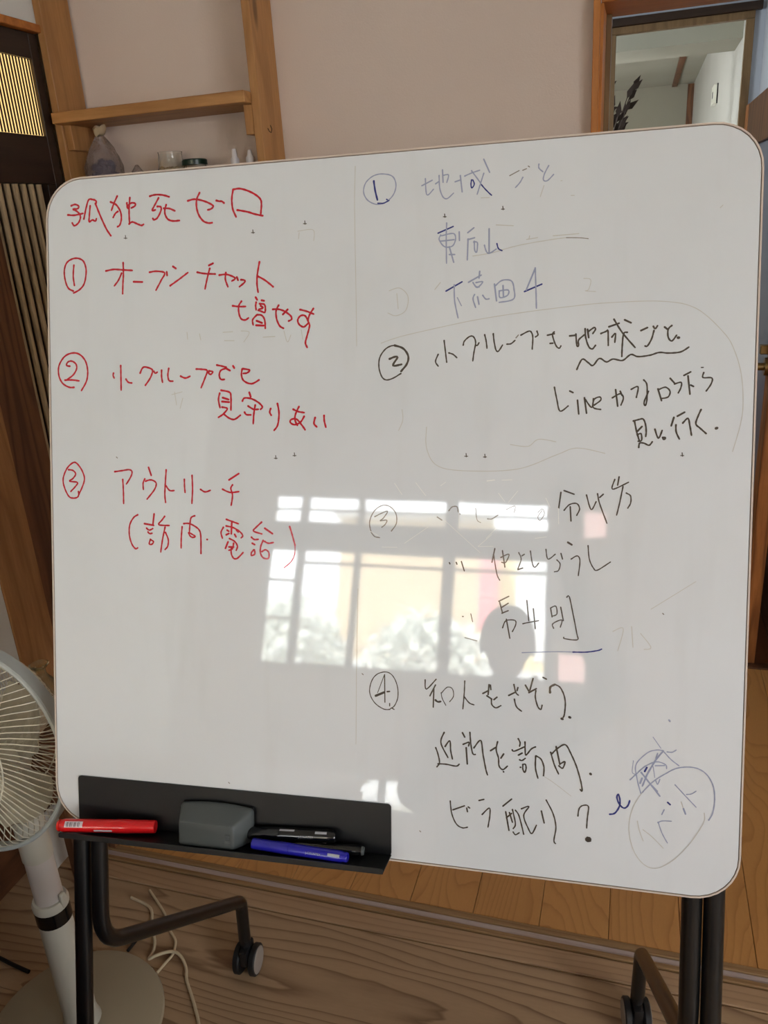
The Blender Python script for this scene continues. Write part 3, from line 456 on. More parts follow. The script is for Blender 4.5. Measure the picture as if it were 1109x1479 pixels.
  ('r',27,"-6278 -1153 -6281 -1163 -6287 -1178 -6294 -1195 -6298 -1211 -6299 -1222 -6289 -1231 -6273 -1233 -6258 -1229 -6244 -1219 -6230 -1203 -6226 -1189 -6231 -1181 -6242 -1174 -6255 -1167 -6267 -1161 -6275 -1157"),
  ('r',27,"-6036 -797 -6042 -805 -6051 -816 -6062 -830 -6073 -844 -6084 -857 -6098 -871 -6115 -887 -6131 -903 -6140 -916 -6136 -926 -6122 -931 -6098 -933 -6068 -934 -6037 -935 -6006 -934 -5980 -934 -5963 -934"),
  ('r',27,"-6031 -961 -6035 -977 -6040 -999 -6046 -1024 -6053 -1053 -6060 -1083 -6067 -1113 -6073 -1141 -6079 -1170 -6084 -1202 -6090 -1235 -6095 -1268 -6100 -1297 -6104 -1322 -6106 -1340"),
  ('r',27,"-6025 -1041 -6018 -1056 -6007 -1077 -5995 -1102 -5985 -1128 -5979 -1151 -5977 -1172 -5978 -1193 -5981 -1214 -5985 -1233 -5990 -1250 -5998 -1264 -6008 -1276 -6018 -1286 -6028 -1295 -6034 -1301"),
  ('r',27,"-5748 -948 -5749 -962 -5751 -982 -5754 -1005 -5756 -1031 -5759 -1057 -5761 -1083 -5763 -1108 -5764 -1132 -5765 -1158 -5766 -1185 -5766 -1210 -5766 -1234 -5767 -1253 -5767 -1268"),
  ('r',27,"-5721 -900 -5710 -899 -5695 -897 -5678 -895 -5659 -895 -5641 -896 -5623 -900 -5604 -906 -5585 -913 -5566 -921 -5548 -931 -5530 -940 -5513 -951 -5496 -962 -5481 -975 -5469 -990 -5460 -1004 -5453 -1018 -5449 -1035 -5446 -1056 -5443 -1087 -5442 -1117 -5441 -1156 -5441 -1199 -5441 -1243 -5442 -1284 -5442 -1319 -5442 -1343"),
  ('r',27,"-5540 -778 -5549 -781 -5562 -784 -5576 -790 -5590 -798 -5600 -810 -5607 -826 -5612 -848 -5615 -871 -5618 -896 -5621 -920 -5623 -946 -5625 -974 -5627 -1002 -5628 -1026 -5629 -1043"),
  ('r',27,"-5642 -1037 -5639 -1044 -5634 -1054 -5628 -1066 -5622 -1077 -5616 -1085 -5603 -1095 -5590 -1102 -5576 -1105 -5558 -1103 -5539 -1098 -5533 -1089 -5540 -1082 -5554 -1073 -5572 -1064 -5589 -1055 -5602 -1048 -5617 -1041 -5628 -1036 -5635 -1033"),
  ('r',27,"-5342 -1129 -5335 -1129"),
  ('r',27,"-5028 -820 -5014 -825 -4994 -831 -4971 -839 -4948 -846 -4926 -853 -4906 -859 -4886 -866 -4866 -872 -4849 -878 -4837 -881"),
  ('r',27,"-5032 -918 -5015 -921 -4992 -925 -4964 -929 -4937 -935 -4912 -943 -4889 -953 -4866 -965 -4844 -978 -4824 -991 -4808 -1003 -4795 -1015 -4784 -1026 -4776 -1038 -4771 -1048 -4768 -1058 -4772 -1071 -4784 -1082 -4793 -1089"),
  ('r',27,"-5077 -940 -5083 -951 -5092 -965 -5102 -983 -5111 -1001 -5115 -1018 -5114 -1036 -5109 -1055 -5103 -1074 -5097 -1090 -5093 -1102"),
  ('r',27,"-4942 -867 -4950 -1035"),
  ('r',27,"-5017 -981 -4990 -997"),
  ('r',27,"-5032 -1051 -4987 -1029"),
  ('r',27,"-4897 -1040 -4875 -1077"),
  ('r',27,"-4867 -977 -4838 -1004"),
  ('r',27,"-5003 -1155 -5046 -1254"),
  ('r',27,"-4980 -1105 -4968 -1110 -4951 -1117 -4932 -1125 -4913 -1135 -4898 -1145 -4886 -1157 -4874 -1170 -4865 -1185 -4858 -1200 -4853 -1213 -4853 -1227 -4857 -1242 -4863 -1256 -4868 -1268 -4872 -1277"),
  ('r',27,"-4913 -1173 -4916 -1186 -4919 -1204 -4924 -1224 -4929 -1244 -4936 -1258 -4945 -1267 -4957 -1272 -4970 -1276 -4981 -1278 -4989 -1280"),
  ('r',27,"-4951 -1230 -4951 -1244 -4953 -1264 -4954 -1286 -4954 -1309 -4951 -1328 -4947 -1345 -4940 -1361 -4932 -1376 -4924 -1388 -4914 -1397 -4904 -1403 -4893 -1405 -4881 -1405 -4868 -1402 -4854 -1395 -4837 -1382 -4816 -1362 -4795 -1341 -4777 -1321 -4764 -1308"),
  ('r',27,"-4988 -1231 -4913 -1229"),
  ('r',27,"-4470 -849 -4482 -860 -4500 -876 -4520 -894 -4540 -912 -4556 -927 -4569 -940 -4584 -952 -4595 -964 -4600 -974 -4597 -984 -4580 -993 -4551 -1002 -4518 -1010 -4488 -1017 -4467 -1022"),
  ('r',27,"-4420 -938 -4299 -1015"),
  ('r',27,"-4630 -1075 -4624 -1080 -4616 -1088 -4607 -1096 -4596 -1103 -4586 -1108 -4573 -1110 -4559 -1109 -4545 -1107 -4532 -1105 -4524 -1104"),
  ('r',27,"-4618 -1165 -4578 -1184"),
  ('r',27,"-4593 -1261 -4599 -1267 -4607 -1275 -4617 -1285 -4625 -1295 -4631 -1304 -4635 -1320 -4636 -1337 -4631 -1346 -4623 -1346 -4611 -1343 -4598 -1338 -4586 -1331 -4579 -1323 -4576 -1312 -4577 -1298 -4579 -1283 -4582 -1270 -4583 -1261"),
  ('r',27,"-4446 -1118 -4451 -1129 -4459 -1145 -4468 -1164 -4476 -1183 -4483 -1202 -4487 -1221 -4490 -1241 -4492 -1262 -4492 -1281 -4490 -1300 -4485 -1317 -4478 -1334 -4469 -1351 -4458 -1364 -4446 -1374 -4431 -1381 -4413 -1385 -4394 -1387 -4377 -1384 -4365 -1379 -4358 -1367 -4354 -1349 -4353 -1330 -4354 -1311 -4358 -1295 -4364 -1283 -4374 -1273 -4385 -1264 -4397 -1258 -4409 -1255 -4421 -1257 -4435 -1264 -4448 -1272 -4460 -1280 -4468 -1285"),
  ('r',27,"-4424 -1131 -4416 -1135 -4405 -1142 -4392 -1148 -4379 -1154 -4365 -1157 -4350 -1157 -4332 -1154 -4315 -1150 -4299 -1146 -4289 -1144"),
  ('r',27,"-4033 -904 -4028 -919 -4020 -941 -4012 -967 -4003 -995 -3994 -1023 -3988 -1044 -3981 -1068 -3974 -1093 -3967 -1117 -3960 -1140 -3955 -1159 -3951 -1173"),
  ('r',17,"-3951 -1173 -3951 -1192 -3951 -1219 -3951 -1250 -3953 -1282 -3958 -1310 -3966 -1334 -3975 -1358 -3987 -1380 -4001 -1402 -4016 -1422 -4035 -1442 -4058 -1462 -4082 -1481 -4103 -1497 -4117 -1508"),
 ],
 'blue1': [
  ('B',18,"-2712 3624 -2701 3623 -2687 3622 -2669 3621 -2650 3624 -2632 3630 -2617 3638 -2601 3647 -2585 3659 -2568 3672 -2552 3686 -2538 3700 -2526 3716 -2516 3732 -2506 3750 -2498 3769 -2492 3789 -2487 3809 -2484 3829 -2483 3847 -2485 3874 -2491 3900 -2500 3926 -2512 3949 -2528 3969 -2547 3984 -2571 3995 -2597 4004 -2625 4010 -2652 4015 -2672 4017 -2692 4019 -2713 4019 -2734 4018 -2755 4015 -2775 4011 -2794 4005 -2813 3998 -2832 3988 -2850 3977 -2867 3964 -2884 3950 -2898 3936 -2910 3921 -2924 3898 -2934 3873 -2941 3847 -2945 3821 -2945 3796 -2941 3772 -2933 3747 -2921 3724 -2907 3701 -2891 3682 -2871 3664 -2848 3648 -2823 3634 -2798 3623 -2774 3614 -2751 3610 -2729 3609 -2707 3610 -2686 3612 -2667 3616 -2649 3620 -2633 3627 -2618 3634 -2605 3640 -2596 3645"),
  ('b',27,"-2799 3930 -2797 3912 -2793 3888 -2789 3859 -2784 3829 -2779 3801 -2772 3773 -2765 3743 -2757 3714 -2750 3689 -2746 3672"),
  ('b',18,"-2614 3669 -2603 3662"),
  ('b',18,"-2738 3625 -2727 3624 -2712 3622 -2694 3620 -2675 3619 -2658 3620 -2641 3624 -2622 3632 -2605 3640 -2589 3647 -2579 3652"),
  ('B',18,"-2120 3818 -1977 3881"),
  ('B',18,"-2073 3909 -2071 3887 -2070 3854 -2068 3816 -2066 3776 -2062 3739 -2057 3709 -2050 3691 -2035 3687 -2014 3701 -1992 3723 -1972 3745 -1959 3759"),
  ('B',18,"-1930 3829 -1891 3854"),
  ('B',18,"-1838 4008 -1827 3841"),
  ('B',18,"-1883 3937 -1883 3921 -1882 3900 -1881 3874 -1880 3847 -1879 3819 -1876 3793 -1873 3770 -1867 3741 -1858 3714 -1849 3689 -1839 3668 -1829 3650 -1818 3637 -1807 3628 -1795 3622 -1782 3619 -1768 3621 -1752 3629 -1732 3644 -1713 3661 -1696 3676 -1684 3687"),
  ('B',18,"-1832 3933 -1820 3935 -1802 3938 -1782 3941 -1765 3941 -1755 3935 -1753 3921 -1757 3899 -1764 3874 -1772 3852 -1776 3837"),
  ('B',18,"-1663 3837 -1601 3853"),
  ('B',18,"-1593 3915 -1565 3695"),
  ('B',18,"-1533 3902 -1521 3907 -1504 3914 -1484 3921 -1462 3929 -1441 3936 -1418 3943 -1393 3949 -1369 3955 -1347 3960 -1332 3964"),
  ('b',18,"-1440 3846 -1441 3838 -1443 3827 -1445 3814 -1447 3800 -1447 3789 -1447 3777 -1445 3763 -1442 3751 -1439 3742 -1435 3738 -1429 3741 -1421 3749 -1412 3761 -1405 3774 -1402 3785 -1403 3797 -1407 3811 -1413 3824 -1419 3836 -1423 3844"),
  ('B',18,"-1441 3966 -1431 3951 -1415 3930 -1397 3905 -1378 3879 -1359 3853 -1342 3830 -1330 3813 -1319 3797 -1312 3786 -1309 3779 -1306 3774 -1304 3770"),
  ('b',18,"-1304 3770 -1295 3759 -1282 3743 -1267 3726 -1251 3707 -1236 3691 -1221 3676 -1206 3660 -1191 3645 -1178 3633 -1168 3624"),
  ('B',18,"-1276 3920 -1280 3908 -1286 3890 -1293 3869 -1300 3846 -1307 3823 -1315 3800 -1321 3779 -1328 3759 -1334 3738 -1341 3717 -1347 3696 -1353 3678 -1358 3662 -1361 3651"),
  ('B',18,"-1279 4104 -1198 3926"),
  ('B',18,"-550 3983 -551 3976 -552 3966 -553 3955 -552 3943 -549 3932 -541 3921 -529 3909 -517 3898 -505 3888 -497 3881"),
  ('B',18,"-423 3954 -430 3940 -442 3920 -454 3897 -466 3874 -475 3854 -481 3835 -486 3817 -489 3801 -490 3786 -488 3775 -482 3766 -473 3760 -462 3757 -450 3757 -437 3761 -421 3771 -403 3788 -385 3806 -369 3823 -358 3835"),
  ('B',18,"-757 3828 -762 3819 -769 3806 -777 3790 -786 3775 -796 3761 -807 3748 -819 3735 -832 3722 -843 3711 -851 3704"),
  ('K',12,"-931 3862 -806 3920"),
  ('K',12,"-761 3919 -710 3937"),
  ('K',12,"-689 3969 -671 3956"),
 ],
 'ghost': [
  ('g',9,"-479 3702 -525 3559"),
  ('g',9,"-129 3549 -86 3546"),
  ('g',9,"-1309 3599 -1196 3594"),
  ('g',9,"-263 3748 -245 3747"),
  ('g',11,"-1033 2892 -1012 2897 -984 2903 -951 2911 -913 2920 -872 2928 -829 2936 -786 2944 -738 2951 -686 2958 -630 2965 -573 2972 -518 2978 -465 2983 -419 2988 -377 2993 -338 2996 -302 3000 -268 3002 -236 3004 -206 3006 -177 3007 -149 3007 -121 3005 -94 3003 -70 3001 -49 2999 -31 2997 -17 2995"),
  ('K',11,"-177 3007 -161 3006 -139 3004 -113 3003 -84 3001 -56 2999 -30 2997 -7 2995 21 2992 46 2988 70 2984 89 2981 103 2978"),
  ('g',11,"-349 3041 -18 3050"),
  ('g',11,"-694 3014 -551 3029"),
  ('g',11,"-1410 2834 -1386 2836 -1353 2840 -1313 2844 -1270 2848 -1228 2853 -1190 2857 -1158 2862 -1133 2866 -1110 2871 -1089 2876 -1071 2881 -1056 2885 -1043 2889 -1033 2892"),
  ('g',11,"-1101 3229 -872 3205"),
  ('g',11,"-654 3059 -664 3019"),
  ('g',10,"-2680 1703 -2655 1711 -2626 1721 -2590 1732 -2548 1746 -2499 1760 -2444 1775 -2380 1791 -2305 1807 -2217 1825 -2122 1843 -2022 1862 -1923 1881 -1829 1898 -1744 1913 -1669 1927 -1600 1939 -1536 1950 -1472 1961 -1408 1971 -1340 1981 -1266 1991 -1186 2002 -1100 2013 -1012 2023 -922 2034 -832 2044 -744 2053 -660 2062 -578 2070 -496 2078 -416 2085 -337 2092 -260 2099 -186 2105 -114 2110 -47 2115 13 2121 70 2125 128 2129 189 2133 255 2136 332 2138 421 2140 521 2142 628 2143 736 2144 842 2142 941 2139 1028 2133 1103 2125 1171 2116 1233 2106 1291 2093 1346 2076 1400 2054 1455 2027 1510 1992 1565 1948 1619 1900 1670 1849 1718 1798 1761 1750 1798 1707 1828 1671 1851 1639 1870 1610 1886 1581 1900 1551 1914 1520 1928 1484 1944 1445 1959 1403 1974 1360 1987 1315 1999 1269 2011 1222 2020 1175 2028 1126 2035 1074 2041 1022 2045 969 2048 918 2050 868 2051 822 2052 780 2051 742 2050 707 2047 672 2043 637 2037 599 2031 557 2021 508 2009 452 1994 393 1980 334 1966 281 1954 235 1946 202"),
  ('g',10,"-2022 531 -2023 504 -2026 468 -2029 424 -2031 377 -2031 328 -2027 282 -2019 240 -2008 202 -1994 163 -1978 124 -1958 88 -1934 54 -1905 24 -1869 -1 -1829 -21 -1784 -37 -1736 -48 -1681 -57 -1621 -63 -1554 -68 -1478 -71 -1391 -73 -1291 -74 -1183 -74 -1072 -71 -962 -65 -858 -55 -764 -41 -679 -22 -598 5 -520 35 -447 67 -379 98 -316 126 -258 150 -207 170 -166 188 -130 205 -97 220 -64 232 -28 240 14 244 64 242 121 234 182 222 241 208 296 194 342 183 375 175"),
  ('g',10,"-864 290 -841 286 -811 281 -774 275 -735 269 -696 265 -660 264 -629 266 -605 275 -586 288 -569 305 -552 323 -535 339 -515 352 -492 360 -462 362 -426 359 -387 353 -348 346 -313 338 -282 331 -261 327"),
  ('g',10,"-2372 776 -2370 763 -2367 745 -2364 723 -2361 700 -2359 676 -2359 652 -2361 630 -2366 608 -2374 584 -2384 560 -2395 536 -2405 515 -2414 497 -2420 484"),
  ('g',8,"-330 -4261 -318 -4267 -304 -4275 -287 -4285 -267 -4296 -245 -4309 -221 -4323 -196 -4339 -166 -4359 -131 -4383 -93 -4410 -54 -4437 -19 -4462 11 -4483 32 -4498"),
  ('k',11,"-6665 3377 -6613 3374"),
  ('k',12,"-6641 3416 -6636 3365"),
  ('k',11,"-4616 3337 -4568 3334"),
  ('k',12,"-4595 3375 -4590 3325"),
  ('k',11,"-3827 3415 -3780 3412"),
  ('k',12,"-3806 3452 -3801 3404"),
  ('k',11,"-4271 88 -4222 88"),
  ('k',12,"-4249 128 -4244 78"),
  ('k',11,"-3983 129 -3935 129"),
  ('k',12,"-3962 169 -3956 119"),
  ('k',11,"-1820 3383 -1778 3380"),
  ('k',12,"-1802 3419 -1796 3372"),
  ('k',11,"-1034 3432 -993 3430"),
  ('k',12,"-1016 3468 -1011 3422"),
  ('k',11,"-1486 129 -1443 129"),
  ('k',12,"-1467 167 -1462 120"),
  ('k',11,"-1229 120 -1186 121"),
  ('k',12,"-1210 158 -1205 111"),
  ('k',11,"1322 149 1360 149"),
  ('k',12,"1338 185 1344 140"),
  ('K',13,"-6840 97 -6822 81"),
  ('K',13,"-2929 -3002 -2913 -3016"),
  ('K',13,"-2065 -5225 -2050 -5238"),
  ('K',13,"1269 -3348 1282 -3361"),
  ('K',13,"-5013 -4811 -4996 -4826"),
  ('K',13,"1154 -1922 1167 -1935"),
  ('B',20,"1269 -3339 1282 -3352"),
  ('g',9,"-3066 4153 -3067 4107 -3068 4049 -3070 3980 -3072 3899 -3073 3807 -3074 3702 -3073 3586 -3071 3450 -3068 3291 -3064 3117 -3060 2937 -3055 2759 -3051 2591 -3048 2441 -3045 2305 -3043 2171 -3040 2045 -3038 1928 -3037 1824 -3035 1737 -3034 1671"),
  ('g',9,"-2997 -1769 -2998 -1857 -3000 -1974 -3003 -2115 -3006 -2272 -3008 -2438 -3011 -2608 -3012 -2775 -3014 -2953 -3015 -3155 -3015 -3367 -3016 -3575 -3016 -3767 -3016 -3928 -3017 -4046"),
  ('g',11,"-2568 2421 -2555 2425 -2536 2432 -2514 2440 -2490 2447 -2465 2453 -2442 2455 -2421 2452 -2401 2444 -2381 2431 -2360 2415 -2341 2397 -2325 2377 -2311 2355 -2302 2333 -2298 2309 -2296 2281 -2298 2252 -2303 2222 -2310 2193 -2319 2167 -2330 2145 -2344 2128 -2362 2113 -2382 2101 -2404 2091 -2426 2083 -2448 2078 -2467 2075 -2494 2076 -2522 2085 -2548 2098 -2570 2109 -2586 2117"),
  ('g',9,"-2460 2378 -2438 2168"),
  ('g',11,"-1925 2411 -1849 2502"),
  ('g',9,"56 2468 70 2467 91 2466 113 2464 133 2458 145 2446 148 2433 147 2415 144 2395 139 2373 133 2353 127 2335 121 2322 111 2312 97 2308 83 2307 75 2307 77 2306 88 2304 106 2301 129 2299 153 2297 177 2294 196 2293 210 2291"),
  ('g',10,"-5643 1946 -5633 1844"),
  ('g',10,"-5442 1920 -5421 1828"),
  ('g',10,"-5067 1928 -4913 1933"),
  ('g',10,"-5045 1807 -4892 1802"),
  ('g',10,"-4783 1939 -4762 1938 -4730 1937 -4696 1934 -4667 1927 -4653 1915 -4655 1900 -4665 1880 -4680 1857 -4698 1833 -4715 1811 -4731 1791 -4740 1778"),
  ('g',11,"-4439 1839 -4257 1843"),
  ('g',10,"-4120 1918 -4115 1901 -4108 1877 -4101 1847 -4092 1817 -4084 1790 -4075 1769 -4067 1759 -4056 1763 -4043 1784 -4032 1812 -4021 1838 -4014 1856"),
  ('g',9,"-3857 1929 -3836 1791"),
  ('g',9,"-3910 3314 -3887 3316 -3855 3320 -3817 3324 -3776 3328 -3738 3329 -3705 3327 -3682 3319 -3669 3304 -3663 3282 -3662 3256 -3664 3229 -3668 3202 -3671 3180 -3672 3165"),
  ('g',9,"-3889 3293 -3900 3207"),
  ('g',9,"-5900 1032 -5729 1071"),
  ('g',9,"-5854 1072 -5822 877"),
  ('g',9,"-5719 978 -5765 825"),
  ('g',8,"1006 -1874 1553 -1484"),
  ('g',10,"529 -2196 543 -2189 563 -2176 587 -2162 612 -2148 634 -2140 652 -2140 661 -2151 662 -2179 656 -2221 644 -2272 631 -2327 617 -2379 605 -2423 597 -2454"),
  ('g',10,"767 -2118 791 -2395"),
  ('g',10,"883 -2204 897 -2222 918 -2246 943 -2275 969 -2306 992 -2336 1009 -2362 1018 -2382 1014 -2398 995 -2407 971 -2411 947 -2412 932 -2415"),
  ('g',9,"1709 3268 1741 3300"),
 ],
 'blue2': [
  ('b',19,"-1889 3167 -1681 3244"),
  ('B',19,"-1772 3296 -1772 3278 -1773 3254 -1774 3225 -1775 3193 -1776 3158 -1776 3121 -1776 3083 -1775 3040 -1774 2989 -1773 2935 -1771 2881 -1770 2831 -1769 2789 -1768 2758"),
  ('B',19,"-1852 3140 -1856 3132 -1863 3121 -1870 3109 -1874 3094 -1873 3078 -1864 3059 -1851 3037 -1834 3013 -1815 2993 -1796 2980 -1776 2973 -1752 2970 -1729 2971 -1707 2976 -1689 2984 -1675 2997 -1664 3015 -1656 3036 -1650 3057 -1647 3076 -1647 3093 -1649 3111 -1654 3128 -1664 3142 -1680 3151 -1698 3152 -1722 3151 -1749 3147 -1777 3142 -1803 3136 -1825 3132 -1841 3129"),
  ('B',19,"-1862 3057 -1669 3067"),
  ('B',19,"-1599 3167 -1594 3052"),
  ('B',19,"-1732 2976 -1669 2764"),
  ('B',19,"-1731 2872 -1656 2868"),
  ('B',19,"-1482 3149 -1399 3210"),
  ('B',19,"-1481 3056 -1388 3077"),
  ('B',19,"-1477 3066 -1484 2786"),
  ('B',19,"-1392 3030 -1391 3013 -1391 2988 -1390 2961 -1389 2935 -1386 2915 -1378 2893 -1367 2879 -1358 2883 -1354 2899 -1350 2926 -1348 2958 -1347 2986 -1349 3007 -1357 3017 -1369 3021 -1382 3021 -1394 3020 -1402 3020"),
  ('B',19,"-1194 3184 -1190 2863"),
  ('B',19,"-1254 2970 -1251 2960 -1248 2944 -1243 2927 -1238 2910 -1232 2897 -1226 2885 -1219 2874 -1211 2865 -1202 2859 -1190 2857 -1173 2863 -1151 2874 -1129 2888 -1110 2901 -1096 2910"),
  ('b',19,"-1087 2981 -1084 2972 -1081 2958 -1077 2942 -1071 2926 -1065 2914 -1056 2906 -1045 2898 -1034 2893 -1024 2888 -1017 2885"),
 ],
 'blue3': [
  ('b',20,"-1770 2382 -1551 2497"),
  ('B',20,"-1658 2461 -1657 2442 -1658 2417 -1658 2387 -1657 2353 -1656 2318 -1654 2283 -1651 2249 -1646 2215 -1638 2177 -1630 2138 -1621 2100 -1613 2066 -1606 2036 -1601 2015"),
  ('B',13,"-1614 2288 -1556 2175"),
  ('B',20,"-1463 2487 -1292 2575"),
  ('B',20,"-1313 2626 -1321 2536"),
  ('B',20,"-1361 2478 -1346 2480 -1324 2484 -1299 2487 -1279 2488 -1270 2484 -1274 2473 -1288 2455 -1306 2436 -1325 2420 -1340 2411 -1351 2412 -1361 2420 -1369 2431 -1376 2442 -1381 2449"),
  ('B',20,"-1402 2480 -1397 2472 -1391 2461 -1383 2449 -1375 2437 -1367 2428 -1357 2423 -1347 2420 -1336 2418 -1326 2417 -1320 2416"),
  ('B',20,"-1379 2319 -1383 2311 -1389 2302 -1394 2290 -1398 2275 -1399 2259 -1395 2238 -1387 2213 -1377 2187 -1369 2163 -1363 2147"),
  ('B',20,"-1338 2287 -1317 2186"),
  ('B',20,"-1268 2304 -1262 2296 -1254 2284 -1245 2271 -1235 2260 -1226 2252 -1210 2249 -1194 2252 -1182 2254"),
  ('B',20,"-1112 2447 -1081 2222"),
  ('B',20,"-1098 2426 -1086 2436 -1070 2451 -1051 2468 -1030 2483 -1008 2492 -985 2496 -959 2497 -932 2495 -908 2490 -888 2480 -875 2466 -866 2447 -859 2424 -854 2400 -851 2376 -848 2357 -844 2335 -840 2313 -838 2291 -839 2270 -844 2252 -855 2237 -874 2226 -901 2218 -933 2212 -966 2208 -998 2206 -1025 2203 -1044 2201"),
  ('B',20,"-1046 2354 -1046 2340 -1047 2319 -1047 2296 -1043 2276 -1035 2264 -1019 2261 -997 2264 -973 2271 -951 2280 -935 2290 -926 2302 -919 2318 -916 2335 -919 2349 -926 2359 -944 2363 -971 2362 -1001 2359 -1028 2356 -1046 2354"),
  ('B',20,"-997 2422 -989 2272"),
  ('B',20,"-574 2629 -688 2349"),
  ('b',20,"-711 2330 -483 2418"),
  ('B',20,"-575 2635 -573 2608 -571 2571 -569 2527 -567 2480 -564 2431 -562 2384 -560 2343 -558 2304 -556 2264 -555 2225 -553 2188 -552 2155 -551 2127 -550 2106"),
 ],
 'black2': [
  ('k',21,"-2393 1276 -2409 1267 -2431 1254 -2456 1238 -2482 1224 -2505 1213 -2526 1205 -2547 1198 -2566 1193 -2585 1191 -2602 1191 -2618 1195 -2632 1201 -2644 1211 -2656 1223 -2667 1239 -2675 1254 -2682 1271 -2690 1290 -2696 1311 -2702 1332 -2706 1353 -2709 1373 -2710 1393 -2711 1413 -2710 1434 -2708 1455 -2705 1475 -2700 1495 -2693 1513 -2685 1532 -2674 1550 -2662 1568 -2649 1585 -2635 1601 -2620 1616 -2605 1628 -2583 1642 -2559 1653 -2534 1661 -2509 1665 -2485 1666 -2459 1662 -2431 1652 -2404 1640 -2381 1629 -2364 1621"),
  ('k',31,"-2485 1666 -2468 1661 -2443 1654 -2415 1646 -2387 1635 -2364 1621 -2345 1605 -2328 1585 -2312 1563 -2300 1541 -2292 1519 -2288 1498 -2288 1476 -2291 1454 -2298 1432 -2307 1411 -2320 1388 -2339 1364 -2360 1341 -2378 1321 -2390 1307"),
  ('k',31,"-2556 1482 -2545 1486 -2530 1492 -2514 1499 -2497 1505 -2484 1508 -2464 1512 -2448 1511 -2443 1499 -2452 1482 -2470 1457 -2490 1429 -2504 1405 -2507 1389 -2492 1384 -2466 1386 -2435 1392 -2406 1398 -2386 1402"),
  ('k',21,"-1870 1527 -1876 1514 -1885 1494 -1895 1473 -1903 1451 -1906 1433 -1903 1417 -1895 1401 -1884 1387 -1874 1376 -1868 1367"),
  ('k',21,"-1789 1713 -1787 1696 -1784 1672 -1780 1643 -1776 1613 -1772 1582 -1769 1559 -1765 1533 -1762 1505 -1758 1478 -1755 1453 -1752 1432 -1750 1417"),
  ('k',21,"-1722 1543 -1713 1540 -1702 1537 -1688 1533 -1675 1528 -1662 1522 -1651 1513 -1639 1503 -1627 1492 -1618 1483 -1611 1476"),
  ('k',21,"-1525 1644 -1523 1651 -1522 1661 -1520 1673 -1516 1685 -1510 1697 -1499 1709 -1486 1723 -1470 1736 -1455 1748 -1441 1756 -1429 1760 -1418 1763 -1407 1763 -1397 1760 -1388 1754 -1379 1744 -1371 1732 -1364 1716 -1359 1698 -1356 1677 -1356 1661 -1358 1642 -1362 1622 -1366 1601 -1370 1581 -1374 1560 -1377 1542 -1381 1516 -1384 1489 -1387 1464 -1389 1443 -1391 1428"),
  ('k',21,"-1355 1640 -1349 1637 -1341 1633 -1332 1634 -1324 1644 -1316 1658 -1310 1669"),
  ('k',21,"-1234 1775 -1231 1764 -1227 1748 -1222 1730 -1217 1710 -1213 1691 -1210 1671 -1207 1649 -1204 1627 -1202 1608 -1201 1594"),
  ('k',21,"-1118 1785 -1117 1770 -1114 1749 -1112 1724 -1108 1698 -1105 1675 -1100 1652 -1095 1627 -1090 1603 -1085 1583 -1079 1567 -1069 1551 -1058 1544 -1045 1549 -1035 1560 -1023 1577 -1010 1598 -1000 1616 -992 1629"),
  ('k',21,"-932 1640 -925 1640 -915 1640 -903 1640 -890 1641 -879 1644 -868 1651 -855 1660 -844 1671 -833 1680 -826 1687"),
  ('K',14,"-814 1720 -781 1758"),
  ('k',21,"-748 1755 -734 1762 -715 1772 -693 1784 -672 1794 -656 1801 -638 1805 -626 1804 -616 1796 -610 1787 -604 1777 -599 1764 -594 1747 -591 1726 -590 1706 -590 1682 -591 1655 -592 1627 -594 1602 -595 1580 -595 1565"),
  ('k',21,"-537 1801 -535 1794 -531 1783 -526 1771 -523 1760 -523 1750 -532 1739 -546 1731 -556 1725"),
  ('k',21,"-399 1743 -308 1760"),
  ('k',21,"-362 1634 -325 1636"),
  ('k',21,"-311 1783 -319 1778 -329 1768 -334 1751 -332 1735 -327 1715 -320 1692 -313 1671 -306 1652 -300 1635 -293 1620 -286 1607 -279 1595 -272 1585 -261 1574 -249 1569 -239 1568 -231 1576 -225 1588 -221 1597"),
  ('k',23,"-109 1725 -33 1731"),
  ('k',23,"-30 1746 -29 1732 -27 1711 -25 1686 -22 1659 -20 1634 -17 1613 -15 1598 -7 1584 2 1585 8 1595 8 1604 6 1619 3 1635 3 1652 7 1668 18 1683 35 1698 53 1713 70 1726 81 1735"),
  ('k',23,"87 1812 88 1796 89 1774 91 1748 93 1721 97 1696 104 1671 111 1645 120 1619 129 1597 138 1579 147 1565 156 1556 166 1550 175 1547 184 1546 193 1551 202 1561 211 1573 218 1584 224 1592"),
  ('k',23,"118 1803 135 1695"),
  ('k',23,"126 1772 137 1781 153 1793 171 1806 188 1818 201 1824 213 1823 219 1813 219 1800 216 1791 209 1779 200 1766 192 1755 187 1747"),
  ('k',23,"290 1744 299 1748 312 1753 327 1758 341 1764 352 1768 364 1779 372 1789 378 1777 380 1758 382 1731 383 1699 384 1666 385 1633 386 1606 386 1587"),
  ('k',23,"389 1828 517 1870"),
  ('k',23,"451 1923 460 1907 473 1885 488 1859 505 1830 523 1801 543 1771 562 1743 584 1715 609 1684 636 1652 662 1621 687 1593 707 1569 722 1552"),
  ('k',23,"429 1694 436 1702 446 1716 457 1730 466 1739 473 1738 475 1724 474 1699 472 1671 469 1644 468 1626"),
  ('k',23,"621 1749 615 1749 605 1751 595 1751 585 1746 577 1735 573 1721 570 1703 568 1682 566 1659 565 1636 564 1612 563 1590 562 1567 561 1543 561 1518 560 1494 560 1472 560 1453 560 1440"),
  ('k',23,"585 1911 666 1870"),
  ('k',23,"791 1766 871 1802"),
  ('k',23,"943 1815 949 1804 957 1790 966 1784 972 1787 978 1795 985 1805 990 1814 994 1821"),
